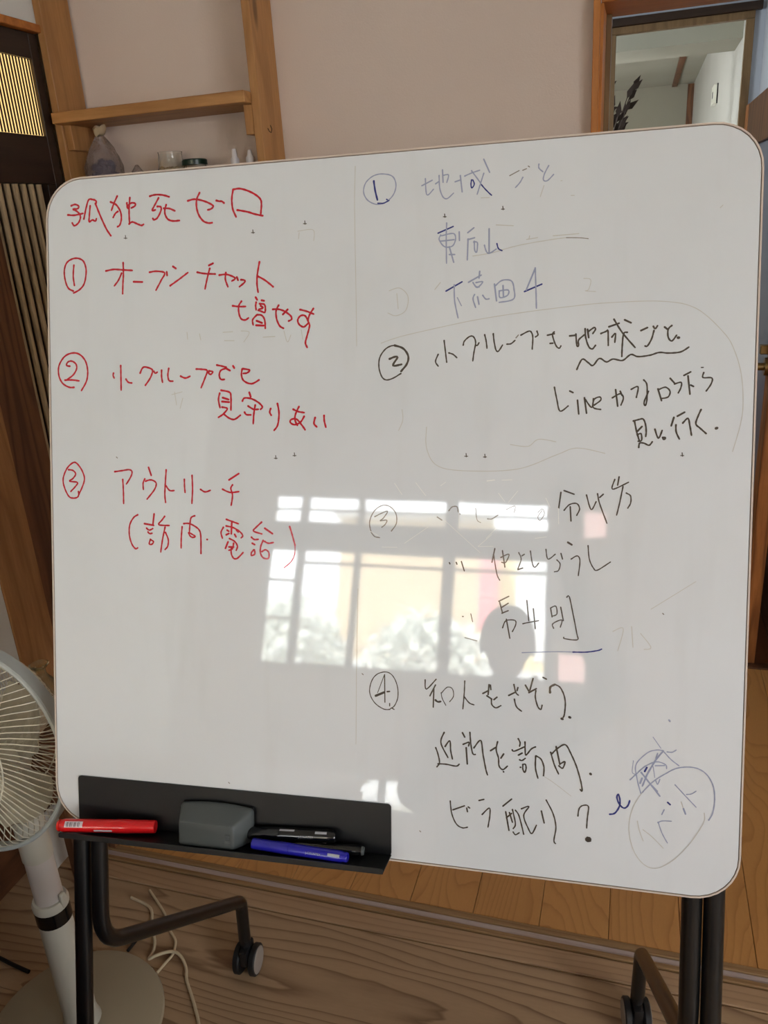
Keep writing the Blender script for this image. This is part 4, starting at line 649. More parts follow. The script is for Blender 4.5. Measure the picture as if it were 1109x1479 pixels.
  ('k',23,"952 1761 949 1747 944 1726 939 1702 933 1678 925 1656 917 1635 906 1614 896 1595 885 1578 876 1566 864 1560 854 1563 847 1567"),
  ('k',23,"1082 1802 1119 1771"),
  ('k',23,"1169 1818 1162 1812 1153 1805 1142 1796 1133 1784 1126 1771 1123 1754 1122 1733 1123 1711 1125 1690 1129 1672 1135 1657 1143 1643 1153 1631 1163 1623 1174 1621 1185 1629 1198 1644 1211 1663 1222 1680 1230 1692"),
  ('k',33,"1249 1661 1261 1661"),
  ('k',23,"-8 1284 -2 1297 5 1317 15 1340 25 1364 36 1386 47 1404 58 1415 73 1417 88 1409 104 1396 120 1381 135 1369 148 1359 159 1347 171 1336 183 1329 196 1329 211 1341 227 1363 243 1388 260 1409 277 1420 295 1418 314 1407 332 1392 351 1378 369 1372 385 1375 400 1383 415 1394 432 1403 450 1408 472 1406 496 1399 522 1392 547 1386 570 1387 586 1394 601 1404 616 1418 630 1432 645 1445 659 1455 672 1461 690 1461 706 1455 723 1445 741 1436 762 1432 780 1431 801 1432 822 1434 845 1436 867 1439 889 1443 909 1446 927 1450 944 1455 961 1461 977 1467 992 1472 1008 1476 1025 1478 1048 1479 1070 1476 1093 1472 1116 1469 1141 1468 1161 1468 1182 1468 1204 1469 1226 1470 1247 1472 1267 1475 1286 1479 1310 1489 1332 1502 1353 1516 1370 1528 1382 1537"),
 ],
 'black2b': [
  ('k',21,"-295 1053 -292 1038 -288 1018 -283 995 -278 968 -272 942 -266 915 -260 891 -255 866 -250 840 -245 812 -239 786 -233 763 -225 746 -215 735 -196 736 -172 750 -148 770 -126 790 -111 803"),
  ('k',21,"-94 1000 -51 978"),
  ('k',21,"8 877 28 695"),
  ('k',21,"97 908 128 704"),
  ('k',21,"108 886 116 875 128 857 142 836 157 815 171 796 184 783 193 779 202 790 206 815 209 847 210 876 212 896"),
  ('k',21,"224 810 236 819 255 832 276 847 294 861 305 873 311 892 306 908 294 916 283 916 267 913 249 906 233 897 222 885 215 867 209 844 207 819 208 796 214 778 228 768 249 761 272 757 294 754 308 752"),
  ('k',21,"453 903 467 912 488 925 511 939 533 951 550 955 563 952 574 943 583 931 589 917 592 902 591 884 585 862 577 840 569 820 564 807"),
  ('k',21,"492 1009 523 792"),
  ('k',21,"550 987 575 933"),
  ('k',21,"688 1010 701 1017 720 1029 742 1040 760 1046 772 1042 775 1030 774 1011 771 988 766 962 762 938 757 918 755 904"),
  ('k',21,"841 1129 847 1123 856 1114 866 1103 876 1087 882 1066 885 1044 887 1018 888 988 889 957 889 926 888 899 887 877 885 852 881 831 877 814 873 803 869 797 865 797 859 803 855 814 852 828 854 846 858 862 865 882 874 905 883 928 892 950 899 968 905 981"),
  ('k',21,"1020 1011 1068 858"),
  ('k',21,"1035 1005 1046 1009 1062 1017 1080 1025 1098 1030 1114 1031 1128 1025 1141 1016 1154 1004 1163 991 1169 978 1171 963 1169 947 1164 931 1157 916 1147 905 1132 897 1112 892 1090 889 1071 887 1058 885"),
  ('k',21,"1167 1144 1222 1081"),
  ('k',21,"1222 1070 1234 1074 1252 1081 1271 1087 1289 1091 1301 1090 1307 1083 1309 1071 1308 1057 1305 1042 1302 1028 1298 1013 1291 996 1283 979 1276 965 1271 955"),
  ('k',21,"1334 1178 1415 1222"),
  ('k',21,"1383 1171 1413 937"),
  ('k',21,"1420 1053 1454 1035"),
  ('k',21,"1572 1209 1569 1200 1564 1186 1560 1171 1559 1157 1564 1147 1580 1143 1605 1143 1632 1145 1656 1144 1672 1139 1678 1128 1679 1114 1676 1097 1671 1080 1664 1063 1655 1045 1643 1025 1629 1005 1617 987 1608 975"),
  ('k',14,"1541 1275 1565 1275"),
 ],
 'black2c': [
  ('k',23,"725 599 734 601 747 605 762 609 778 613 791 617 803 620 814 623 825 626 835 627 844 624 851 617 858 607 864 594 869 580 874 565 878 548 882 528 885 506 887 486 888 468 889 451 888 434 886 419 885 406 884 397"),
  ('k',23,"739 596 742 580 747 556 753 529 759 501 765 474 770 455 776 434 783 413 789 392 795 373 800 357 804 346"),
  ('k',23,"777 462 834 526"),
  ('k',23,"778 419 785 422 795 428 807 433 817 435 825 431 830 419 833 401 835 379 835 360 833 346 821 336 804 334 792 334"),
  ('k',23,"800 254 801 262 801 275 803 288 805 301 810 309 818 313 828 314 839 314 851 312 863 309 876 304 889 297 903 289 916 283 928 282 938 287 947 297 956 309 962 320 967 327"),
  ('k',23,"996 489 1002 470 1011 440 1021 409 1032 384 1042 372 1051 380 1062 402 1071 430 1080 456 1085 473"),
  ('k',23,"1094 382 1104 383 1119 384 1128 382 1128 375 1123 364 1117 358 1111 357 1105 360 1100 364 1097 369 1096 375 1096 380"),
  ('k',23,"1225 641 1196 533"),
  ('k',23,"1253 545 1253 532 1253 515 1254 495 1255 474 1259 454 1265 435 1274 414 1284 393 1293 376 1299 364"),
  ('k',23,"1268 657 1355 707"),
  ('k',23,"1336 568 1345 579 1358 595 1372 612 1386 625 1397 628 1404 620 1410 605 1414 584 1418 561 1422 538 1426 521 1430 501 1434 480 1438 459 1441 439 1444 423 1446 412"),
  ('k',23,"1553 738 1547 726 1540 708 1531 687 1523 665 1516 645 1509 627 1503 607 1498 589 1495 571 1496 556 1501 543 1510 532 1522 522 1535 513 1548 501 1563 487 1580 471 1598 455 1613 441 1623 432"),
  ('k',33,"1740 498 1753 503"),
 ],
 'black3': [
  ('K',16,"-2512 -929 -2501 -914 -2485 -894 -2467 -870 -2451 -843 -2441 -818 -2437 -799 -2436 -778 -2435 -757 -2437 -735 -2440 -714 -2445 -695 -2451 -677 -2464 -653 -2481 -631 -2500 -611 -2521 -594 -2542 -581 -2563 -572 -2584 -567 -2607 -565 -2629 -566 -2651 -571 -2673 -580 -2696 -592 -2719 -608 -2741 -626 -2760 -647 -2772 -664 -2785 -684 -2796 -704 -2807 -726 -2816 -748 -2823 -770 -2828 -791 -2831 -812 -2831 -834 -2830 -855 -2827 -877 -2823 -897 -2818 -916 -2813 -933 -2805 -954 -2795 -972 -2783 -988 -2770 -1001 -2758 -1012 -2743 -1019 -2726 -1023 -2709 -1025 -2695 -1026 -2684 -1028"),
  ('K',16,"-2756 -731 -2741 -723 -2720 -712 -2696 -699 -2671 -687 -2650 -677 -2630 -668 -2609 -659 -2590 -652 -2575 -649 -2569 -652 -2572 -665 -2584 -686 -2601 -710 -2618 -733 -2632 -751 -2644 -763 -2658 -772 -2670 -779 -2677 -784 -2677 -788 -2665 -787 -2643 -783 -2617 -778 -2594 -775 -2581 -777 -2577 -785 -2580 -797 -2587 -812 -2596 -827 -2604 -839 -2613 -849 -2624 -859 -2635 -867 -2645 -874 -2653 -879"),
  ('K',16,"-1859 -717 -1792 -759"),
  ('K',16,"-1697 -626 -1691 -619 -1684 -607 -1674 -594 -1664 -582 -1654 -574 -1642 -568 -1629 -565 -1615 -563 -1603 -563 -1593 -564 -1584 -569 -1579 -578 -1575 -589 -1573 -599 -1571 -611 -1569 -623 -1567 -634 -1566 -641"),
  ('K',16,"-1548 -667 -1536 -670"),
  ('K',10,"-1325 -585 -1323 -600 -1321 -621 -1319 -646 -1317 -673 -1314 -699 -1310 -722 -1305 -739 -1296 -756 -1284 -766 -1272 -773 -1261 -777 -1253 -781"),
  ('K',16,"-1160 -727 -1152 -728 -1141 -729 -1128 -730 -1114 -730 -1100 -726 -1084 -718 -1065 -706 -1047 -693 -1030 -681 -1019 -673"),
  ('K',10,"-482 -625 -474 -617 -462 -603 -449 -590 -436 -579 -425 -576 -416 -581 -407 -593 -400 -609 -396 -626 -396 -643 -402 -662 -413 -684 -427 -705 -440 -723 -451 -732 -460 -732 -469 -724 -476 -713 -481 -698 -481 -684 -474 -667 -462 -647 -447 -626 -434 -608 -425 -595"),
  ('K',10,"-906 -595 -889 -586 -862 -571 -833 -556 -808 -546 -791 -544 -785 -554 -785 -573 -790 -596 -796 -618 -799 -632"),
  ('k',19,"-183 -349 -208 -562"),
  ('k',19,"-142 -325 -10 -372"),
  ('k',19,"-137 -589 -128 -578 -116 -561 -100 -542 -84 -524 -67 -511 -49 -503 -29 -496 -9 -493 10 -492 26 -496 38 -504 49 -517 57 -533 62 -550 65 -566 62 -584 54 -604 44 -624 35 -641 29 -654"),
  ('k',19,"-58 -540 -44 -732"),
  ('k',19,"150 -379 156 -399 164 -429 173 -464 183 -501 194 -534 204 -559 213 -573 227 -569 241 -547 255 -516 267 -486 276 -467"),
  ('k',19,"292 -361 294 -372 297 -386 300 -403 303 -422 308 -444 314 -468 323 -494 334 -527 349 -566 365 -609 382 -652 398 -692 411 -726 420 -750"),
  ('k',19,"321 -409 366 -366"),
  ('k',19,"508 -168 504 -182 496 -202 488 -226 480 -251 475 -273 476 -290 484 -298 502 -295 530 -284 563 -268 599 -249 633 -231 662 -215 682 -204"),
  ('k',19,"562 -134 546 -244"),
  ('k',19,"614 -262 611 -281 607 -307 601 -339 596 -373 590 -408 584 -441 579 -471 573 -499 567 -527 561 -555 556 -581 550 -604 546 -624 542 -639"),
  ('k',19,"658 -346 666 -351 678 -356 692 -363 704 -372 713 -383 717 -399 719 -418 720 -439 718 -460 715 -478 710 -494 702 -510 694 -524 686 -536 681 -545"),
 ],
 'black3b': [
  ('k',17,"-1681 -1350 -1672 -1368"),
  ('k',17,"-1585 -1342 -1574 -1369"),
  ('k',17,"-1513 -1328 -1471 -1458"),
  ('k',17,"-1054 -1133 -1091 -1325"),
  ('k',17,"-1071 -1212 -1066 -1238 -1060 -1274 -1053 -1317 -1045 -1363 -1037 -1408 -1029 -1448 -1022 -1480 -1013 -1510 -1003 -1532 -994 -1548 -987 -1559 -981 -1568"),
  ('k',17,"-950 -1159 -913 -1386"),
  ('k',17,"-970 -1254 -953 -1244 -927 -1230 -899 -1215 -875 -1205 -861 -1205 -859 -1219 -866 -1244 -878 -1273 -891 -1300 -903 -1318 -914 -1326 -927 -1327 -940 -1325 -951 -1322 -958 -1320"),
  ('k',17,"-729 -1179 -724 -1190 -715 -1205 -705 -1224 -698 -1245 -695 -1267 -698 -1285 -703 -1306 -710 -1328 -718 -1351 -726 -1372 -732 -1389 -737 -1402"),
  ('k',17,"-685 -1222 -653 -1199"),
  ('k',17,"-737 -1413 -671 -1388"),
  ('k',17,"-573 -1152 -570 -1169 -566 -1193 -562 -1222 -557 -1252 -552 -1282 -546 -1308 -542 -1328 -535 -1347 -529 -1360 -523 -1368 -516 -1371 -508 -1371 -499 -1365 -487 -1353 -476 -1338 -466 -1323 -459 -1314"),
  ('k',17,"-366 -1123 -364 -1137 -362 -1157 -359 -1181 -356 -1205 -351 -1228 -345 -1245 -337 -1255 -321 -1252 -299 -1238 -276 -1218 -256 -1198 -242 -1185"),
  ('k',17,"-219 -1262 -212 -1268 -202 -1277 -190 -1289 -181 -1301 -175 -1315 -175 -1332 -177 -1351 -182 -1372 -188 -1390 -195 -1404 -204 -1413 -216 -1418 -229 -1420 -240 -1422 -248 -1424"),
  ('k',17,"-167 -1172 -145 -1248"),
  ('k',25,"-79 -1020 -27 -1051"),
  ('k',17,"-32 -1244 -20 -1236 -4 -1224 14 -1211 32 -1201 46 -1198 57 -1201 66 -1209 74 -1221 80 -1239 83 -1262 83 -1286 82 -1316 79 -1350 75 -1385 71 -1417 68 -1445 66 -1464"),
  ('k',17,"184 -1056 186 -1073 188 -1096 190 -1124 193 -1154 196 -1184 200 -1212 205 -1236 211 -1257 218 -1277 226 -1296 235 -1313 243 -1329 252 -1343 260 -1354 269 -1368 276 -1378 284 -1385 295 -1386 313 -1381 332 -1371 357 -1355 384 -1335 413 -1314 439 -1294 462 -1278 477 -1266"),
 ],
 'black3c': [
  ('k',17,"-989 -1860 -853 -1785"),
  ('k',17,"-978 -1870 -935 -2024"),
  ('k',17,"-946 -1941 -859 -1881"),
  ('k',17,"-945 -2024 -858 -1984"),
  ('k',17,"-932 -2226 -927 -2210 -921 -2188 -913 -2164 -902 -2141 -888 -2125 -868 -2116 -841 -2111 -814 -2109 -788 -2110 -770 -2113 -759 -2119 -753 -2129 -750 -2141 -751 -2155 -753 -2170 -759 -2189 -769 -2213 -780 -2237 -791 -2258 -798 -2272"),
  ('k',17,"-882 -2104 -831 -2366"),
  ('k',17,"-609 -1832 -578 -2109"),
  ('k',17,"-520 -1941 -489 -2214"),
  ('k',17,"-658 -2155 -646 -2151 -629 -2146 -610 -2141 -589 -2135 -567 -2129 -543 -2124 -515 -2117 -488 -2111 -464 -2106 -447 -2102"),
  ('k',17,"-290 -1920 -280 -1914 -265 -1904 -248 -1895 -233 -1889 -221 -1892 -213 -1906 -207 -1928 -204 -1954 -203 -1979 -205 -1998 -214 -2009 -228 -2018 -244 -2024 -259 -2028 -268 -2031"),
  ('k',17,"-290 -1920 -268 -2042"),
  ('k',17,"-245 -2195 -249 -2186 -255 -2174 -261 -2161 -262 -2146 -256 -2134 -245 -2124 -228 -2112 -208 -2100 -186 -2089 -166 -2081 -149 -2076 -138 -2076 -134 -2087 -137 -2109 -144 -2135 -152 -2159 -156 -2175"),
  ('k',17,"-156 -1903 -118 -2085"),
  ('k',17,"-79 -1763 -71 -1752 -60 -1740 -46 -1755 -39 -1775 -32 -1803 -24 -1836 -16 -1873 -8 -1911 0 -1950 8 -1987 16 -2024 25 -2065 34 -2107 42 -2148 50 -2186 57 -2221 62 -2249 70 -2279 77 -2301 81 -2316 80 -2326 70 -2335 54 -2339 31 -2340 4 -2340 -25 -2338 -53 -2335 -77 -2332 -94 -2330 -110 -2324 -110 -2316 -108 -2310"),
  ('k',17,"-1487 -2097 -1477 -2097"),
  ('k',11,"-1373 -2052 -1346 -2164"),
  ('K',11,"-1452 -2393 -1280 -2429"),
 ],
 'blueline': [
  ('B',14,"-661 -2556 -619 -2552 -561 -2546 -491 -2540 -417 -2533 -343 -2526 -275 -2521 -219 -2516 -173 -2513 -130 -2511 -91 -2509 -56 -2508 -26 -2507 -1 -2506 18 -2506"),
  ('b',20,"18 -2506 32 -2505 52 -2505 75 -2504 100 -2503 126 -2502 152 -2500 175 -2498 198 -2495 223 -2491 247 -2487 271 -2482 294 -2477 314 -2472 331 -2468 350 -2463 364 -2457 374 -2452 382 -2448 389 -2444"),
 ],
 'black4': [
  ('k',15,"-2514 -3492 -2526 -3494 -2542 -3497 -2561 -3499 -2583 -3499 -2605 -3495 -2622 -3488 -2642 -3480 -2662 -3469 -2683 -3458 -2703 -3444 -2722 -3430 -2738 -3415 -2753 -3398 -2767 -3379 -2780 -3359 -2792 -3338 -2802 -3317 -2809 -3295 -2814 -3273 -2817 -3250 -2817 -3225 -2814 -3200 -2810 -3175 -2804 -3151 -2798 -3128 -2790 -3107 -2778 -3080 -2764 -3055 -2747 -3032 -2728 -3012 -2708 -2995 -2684 -2980 -2657 -2969 -2628 -2960 -2601 -2954 -2576 -2953 -2553 -2956 -2532 -2962 -2512 -2972 -2494 -2986 -2476 -3003 -2465 -3019 -2453 -3037 -2442 -3057 -2432 -3078 -2423 -3101 -2416 -3123 -2409 -3145 -2405 -3168 -2401 -3191 -2398 -3215 -2397 -3239 -2397 -3263 -2398 -3286 -2400 -3307 -2406 -3336 -2415 -3364 -2426 -3390 -2437 -3414 -2448 -3433 -2460 -3448 -2473 -3459 -2486 -3468 -2498 -3474 -2506 -3479"),
  ('k',10,"-2600 -2996 -2698 -3264"),
  ('k',31,"-2726 -3310 -2598 -3249"),
  ('k',15,"-2597 -2992 -2589 -3395"),
  ('k',21,"-2557 -3237 -2521 -3231"),
  ('k',15,"-2519 -3406 -2519 -3444"),
  ('k',15,"-2489 -3469 -2453 -3488"),
  ('k',19,"-2007 -3028 -2006 -3050 -2007 -3085 -2006 -3121 -2001 -3150 -1989 -3160 -1975 -3152 -1954 -3133 -1931 -3107 -1907 -3078 -1884 -3049 -1864 -3025 -1851 -3009"),
  ('k',19,"-1858 -3090 -1937 -3253"),
  ('k',19,"-1881 -3140 -1887 -3411"),
  ('k',28,"-1856 -3307 -1848 -3314 -1836 -3323 -1823 -3329 -1809 -3328 -1794 -3325 -1783 -3322"),
  ('k',13,"-1777 -3196 -1775 -3207 -1773 -3222 -1770 -3239 -1766 -3257 -1760 -3275 -1751 -3295 -1739 -3317 -1726 -3339 -1715 -3358 -1708 -3371"),
  ('k',13,"-1769 -3196 -1758 -3182 -1742 -3162 -1725 -3141 -1706 -3122 -1690 -3110 -1674 -3106 -1658 -3106 -1642 -3110 -1629 -3118 -1618 -3129 -1610 -3144 -1604 -3165 -1600 -3188 -1599 -3211 -1601 -3231 -1608 -3251 -1620 -3271 -1634 -3289 -1647 -3305 -1655 -3316"),
  ('k',19,"-1445 -3005 -1446 -3021 -1446 -3043 -1447 -3069 -1447 -3098 -1448 -3128 -1449 -3159 -1451 -3188 -1453 -3219 -1455 -3254 -1458 -3289 -1461 -3324 -1463 -3356 -1465 -3383 -1467 -3402"),
  ('k',19,"-1450 -3228 -1440 -3240 -1426 -3258 -1410 -3278 -1393 -3297 -1378 -3311 -1363 -3319 -1348 -3325 -1333 -3328 -1321 -3331 -1312 -3333"),
  ('k',21,"-1190 -3163 -1121 -3121"),
  ('k',21,"-1106 -3033 -1117 -3174"),
  ('k',21,"-1134 -3192 -1064 -3234"),
  ('k',21,"-1087 -3038 -1080 -3101"),
  ('k',21,"-1071 -3234 -1070 -3245 -1070 -3261 -1070 -3279 -1068 -3297 -1063 -3311 -1055 -3323 -1044 -3334 -1032 -3343 -1020 -3349 -1007 -3352 -993 -3349 -977 -3341 -962 -3331 -948 -3322 -939 -3316"),
  ('k',21,"-1036 -3239 -993 -3200"),
  ('k',21,"-834 -3165 -750 -3116"),
  ('k',21,"-765 -3006 -762 -3022 -756 -3046 -750 -3074 -743 -3099 -736 -3118 -729 -3130 -721 -3138 -713 -3144 -707 -3147 -702 -3151"),
  ('k',21,"-710 -3046 -721 -3089"),
  ('k',21,"-755 -3211 -752 -3225 -748 -3246 -742 -3271 -735 -3294 -726 -3313 -714 -3329 -698 -3342 -682 -3354 -667 -3364 -657 -3371"),
  ('k',21,"-609 -3004 -561 -3084"),
  ('k',21,"-507 -2907 -547 -3070"),
  ('k',21,"-560 -3105 -460 -3042"),
  ('k',21,"-466 -3071 -468 -3083 -470 -3101 -472 -3123 -473 -3146 -471 -3168 -467 -3193 -460 -3220 -452 -3247 -444 -3271 -436 -3291 -427 -3305 -418 -3316 -409 -3323 -401 -3327 -395 -3327 -390 -3320 -386 -3306 -383 -3290 -381 -3275 -379 -3266"),
  ('k',21,"-373 -2881 -328 -2901"),
  ('k',31,"-276 -3082 -276 -3071 -278 -3056 -278 -3039 -277 -3022 -273 -3008 -264 -2997 -251 -2987 -236 -2979 -223 -2972 -214 -2967"),
  ('k',21,"-214 -2967 -204 -2970 -191 -2974 -176 -2980 -160 -2988 -147 -2999 -134 -3014 -122 -3033 -111 -3054 -100 -3076 -92 -3098 -85 -3121 -79 -3144 -74 -3169 -71 -3194 -69 -3221 -69 -3242 -70 -3265 -71 -3289 -73 -3313 -75 -3336 -77 -3357 -80 -3374 -84 -3392 -90 -3406 -96 -3417 -102 -3425 -105 -3431"),
  ('k',31,"-115 -3432 -101 -3438"),
  ('k',31,"-13 -3403 0 -3409"),
 ],
 'black4b': [
  ('k',22,"-1845 -3991 -1840 -4004 -1833 -4021 -1825 -4042 -1817 -4064 -1811 -4086 -1805 -4108 -1798 -4132 -1793 -4156 -1790 -4179 -1789 -4199 -1793 -4216 -1801 -4232 -1810 -4246 -1819 -4257 -1825 -4266"),
  ('k',22,"-1809 -4221 -1793 -4220 -1770 -4218 -1744 -4217 -1716 -4216 -1689 -4216 -1661 -4219 -1632 -4223 -1603 -4227 -1576 -4230 -1555 -4230 -1540 -4227 -1528 -4220 -1520 -4212 -1514 -4204 -1509 -4199"),
  ('k',22,"-1727 -3761 -1733 -3774 -1741 -3792 -1751 -3813 -1761 -3836 -1769 -3861 -1773 -3887 -1772 -3913 -1765 -3941 -1751 -3973 -1733 -4007 -1714 -4041 -1696 -4071 -1680 -4097 -1670 -4116"),
  ('k',22,"-1712 -3962 -1702 -3946 -1688 -3922 -1672 -3897 -1657 -3879 -1646 -3875 -1641 -3883 -1638 -3899 -1636 -3920 -1635 -3945 -1634 -3970 -1633 -3994 -1631 -4015 -1626 -4042 -1620 -4069 -1614 -4094 -1609 -4116 -1606 -4131"),
  ('k',22,"-1468 -3743 -1435 -3803"),
  ('k',22,"-1456 -3908 -1443 -3901 -1425 -3892 -1404 -3881 -1386 -3873 -1374 -3871 -1370 -3877 -1371 -3889 -1374 -3903 -1378 -3917 -1380 -3925"),
  ('k',22,"-1413 -3952 -1394 -4184"),
  ('k',22,"-1363 -3730 -1362 -3745 -1360 -3766 -1358 -3791 -1356 -3818 -1353 -3846 -1351 -3872 -1348 -3896 -1343 -3926 -1338 -3956 -1332 -3985 -1326 -4009 -1320 -4027 -1307 -4040 -1293 -4039 -1283 -4037"),
  ('k',22,"-1305 -3945 -1296 -3932 -1283 -3912 -1268 -3888 -1252 -3864 -1236 -3844 -1222 -3831 -1211 -3830 -1203 -3842 -1197 -3863 -1192 -3892 -1188 -3925 -1184 -3961 -1180 -3996 -1175 -4027 -1170 -4058 -1163 -4090 -1157 -4123 -1150 -4156 -1144 -4186 -1138 -4214 -1133 -4237 -1127 -4262 -1121 -4280 -1117 -4293 -1113 -4303 -1110 -4311"),
  ('k',22,"-1072 -3964 -1001 -3911"),
  ('k',22,"-976 -3829 -980 -3845 -985 -3867 -990 -3892 -994 -3919 -994 -3944 -990 -3967 -983 -3991 -974 -4015 -966 -4038 -960 -4060 -958 -4083 -957 -4106 -957 -4128 -956 -4149 -952 -4166 -945 -4182 -935 -4196 -923 -4207 -911 -4215 -899 -4217 -886 -4212 -872 -4200 -857 -4185 -845 -4171 -836 -4162"),
  ('k',22,"-890 -3994 -928 -4057"),
  ('k',22,"-889 -4244 -886 -4249"),
  ('k',22,"-694 -3761 -690 -3768 -684 -3777 -678 -3789 -672 -3800 -668 -3811 -667 -3823 -668 -3835 -670 -3847 -672 -3857 -674 -3865"),
  ('k',22,"-773 -3926 -769 -3934 -762 -3942 -743 -3941 -727 -3934 -707 -3924 -683 -3911 -659 -3897 -636 -3884 -617 -3873 -603 -3865"),
  ('k',22,"-601 -3799 -600 -3816 -599 -3840 -599 -3869 -598 -3899 -596 -3928 -595 -3953 -593 -3969 -587 -3984 -580 -3980 -570 -3967 -561 -3956 -550 -3940 -538 -3921 -526 -3904 -514 -3890 -502 -3880 -488 -3871 -476 -3864 -465 -3859 -457 -3855"),
  ('k',22,"-687 -3991 -636 -3958"),
  ('k',22,"-670 -4056 -663 -4059 -651 -4064 -638 -4063 -630 -4059 -619 -4051 -609 -4042 -600 -4034 -594 -4029"),
  ('k',22,"-658 -4161 -652 -4160"),
  ('k',22,"-625 -4118 -625 -4127 -625 -4140 -626 -4156 -625 -4171 -624 -4184 -620 -4196 -614 -4208 -608 -4219 -602 -4226 -597 -4227 -593 -4222 -588 -4210 -584 -4195 -581 -4180 -579 -4166 -580 -4154 -581 -4141 -584 -4129 -588 -4119 -593 -4112 -603 -4110 -616 -4114 -625 -4118"),
  ('k',22,"-452 -3983 -453 -3999 -453 -4020 -454 -4046 -455 -4074 -455 -4103 -454 -4130 -452 -4154 -449 -4176 -444 -4199 -438 -4221 -432 -4243 -426 -4261 -421 -4277 -418 -4289"),
  ('k',22,"-449 -3980 -439 -3985 -424 -3991 -408 -3998 -392 -4009 -378 -4022 -368 -4039 -358 -4060 -350 -4083 -343 -4107 -338 -4130 -337 -4155 -337 -4182 -339 -4209 -341 -4232 -343 -4249"),
  ('k',22,"-252 -3912 -247 -3927 -241 -3948 -234 -3973 -226 -4001 -217 -4028 -209 -4054 -201 -4077 -192 -4099 -183 -4120 -173 -4141 -164 -4160 -155 -4177 -147 -4192 -142 -4203"),
  ('k',22,"-235 -3930 -224 -3918 -210 -3900 -192 -3881 -174 -3861 -155 -3844 -136 -3829 -116 -3812 -95 -3797 -75 -3789 -56 -3790 -44 -3798 -33 -3811 -22 -3828 -11 -3847 -1 -3869 10 -3891 21 -3913 32 -3935 44 -3959 55 -3983 67 -4008 78 -4035 89 -4061 99 -4088 109 -4116 118 -4146 128 -4177 137 -4208 145 -4238 153 -4266 159 -4291 166 -4322 171 -4352 175 -4378 177 -4398 177 -4412 171 -4416 160 -4403 152 -4393"),
  ('k',22,"-180 -3827 -126 -4070"),
  ('k',22,"-138 -4091 -131 -4097 -120 -4106 -108 -4115 -97 -4121 -87 -4119 -79 -4106 -70 -4084 -63 -4059 -58 -4037 -58 -4025 -64 -4023 -77 -4030 -91 -4040 -105 -4050 -114 -4056"),
  ('k',32,"280 -4161 287 -4167"),
 ],
 'black4c': [
  ('k',20,"-1629 -4741 -1628 -4757 -1626 -4779 -1623 -4806 -1620 -4834 -1616 -4864 -1612 -4892 -1606 -4917 -1599 -4940 -1591 -4963 -1582 -4986 -1572 -5008 -1562 -5028 -1551 -5046 -1540 -5061 -1524 -5078 -1507 -5091 -1489 -5100 -1471 -5106 -1454 -5110 -1438 -5111 -1420 -5107 -1404 -5102 -1390 -5097 -1380 -5093"),
  ('k',20,"-1590 -4865 -1426 -4789"),
  ('k',20,"-1394 -4818 -1383 -4870"),
  ('k',20,"-1373 -4800 -1352 -4813"),
  ('k',20,"-1223 -4691 -1154 -4667"),
  ('k',20,"-1176 -4887 -1161 -4869 -1140 -4843 -1116 -4815 -1094 -4793 -1079 -4783 -1070 -4789 -1066 -4803 -1065 -4825 -1066 -4851 -1067 -4879 -1069 -4902 -1072 -4929 -1076 -4959 -1081 -4989 -1085 -5018 -1089 -5041 -1092 -5058"),
  ('k',20,"-888 -4735 -770 -4622"),
  ('k',20,"-849 -4812 -800 -5074"),
  ('k',20,"-838 -4896 -766 -4824"),
  ('k',20,"-798 -4817 -754 -4951"),
  ('k',20,"-757 -4770 -752 -4789 -745 -4816 -737 -4848 -729 -4882 -721 -4915 -715 -4945 -713 -4968 -714 -4992 -721 -5009 -729 -5022 -737 -5032 -742 -5040"),
  ('k',20,"-716 -4776 -709 -4784 -699 -4794 -687 -4808 -675 -4828 -663 -4856 -654 -4884 -643 -4922 -632 -4963 -621 -5006 -611 -5046 -603 -5080 -597 -5104"),
  ('k',20,"-742 -5089 -738 -5095 -732 -5104 -726 -5113 -718 -5121 -710 -5124 -700 -5121 -689 -5114 -677 -5104 -666 -5096 -659 -5090"),
  ('k',20,"-634 -4746 -617 -4737 -592 -4723 -565 -4709 -543 -4701 -532 -4703 -534 -4713 -543 -4728 -557 -4746 -572 -4768 -586 -4792 -597 -4815 -601 -4838 -599 -4862 -592 -4888 -583 -4916 -571 -4943 -559 -4969 -547 -4992 -537 -5012 -526 -5036 -516 -5056 -506 -5072 -495 -5081 -485 -5081 -472 -5066 -459 -5039 -445 -5007 -434 -4977 -426 -4957"),
  ('k',20,"-362 -4748 -321 -4913"),
  ('k',20,"-300 -4587 -291 -4603 -279 -4624 -264 -4650 -248 -4678 -232 -4707 -218 -4736 -206 -4763 -197 -4789 -188 -4815 -180 -4841 -174 -4868 -169 -4894 -165 -4921 -162 -4948 -162 -4976 -165 -5007 -170 -5038 -175 -5068 -180 -5096 -183 -5121 -185 -5141 -183 -5160 -179 -5172 -173 -5178 -167 -5182 -164 -5185"),
  ('k',20,"128 -4764 130 -4749 131 -4728 133 -4704 137 -4681 142 -4662 149 -4647 158 -4635 168 -4624 179 -4616 191 -4611 205 -4606 222 -4602 240 -4601 254 -4605 264 -4617 267 -4632 267 -4652 265 -4675 262 -4701 259 -4727 256 -4752 254 -4775 252 -4798 251 -4821 250 -4845 249 -4868 248 -4888 247 -4905 247 -4918"),
  ('k',62,"262 -5078 265 -5070 269 -5060 273 -5056 279 -5061 284 -5072 286 -5081 281 -5085 272 -5087 266 -5088"),
 ],
 'drawing': [
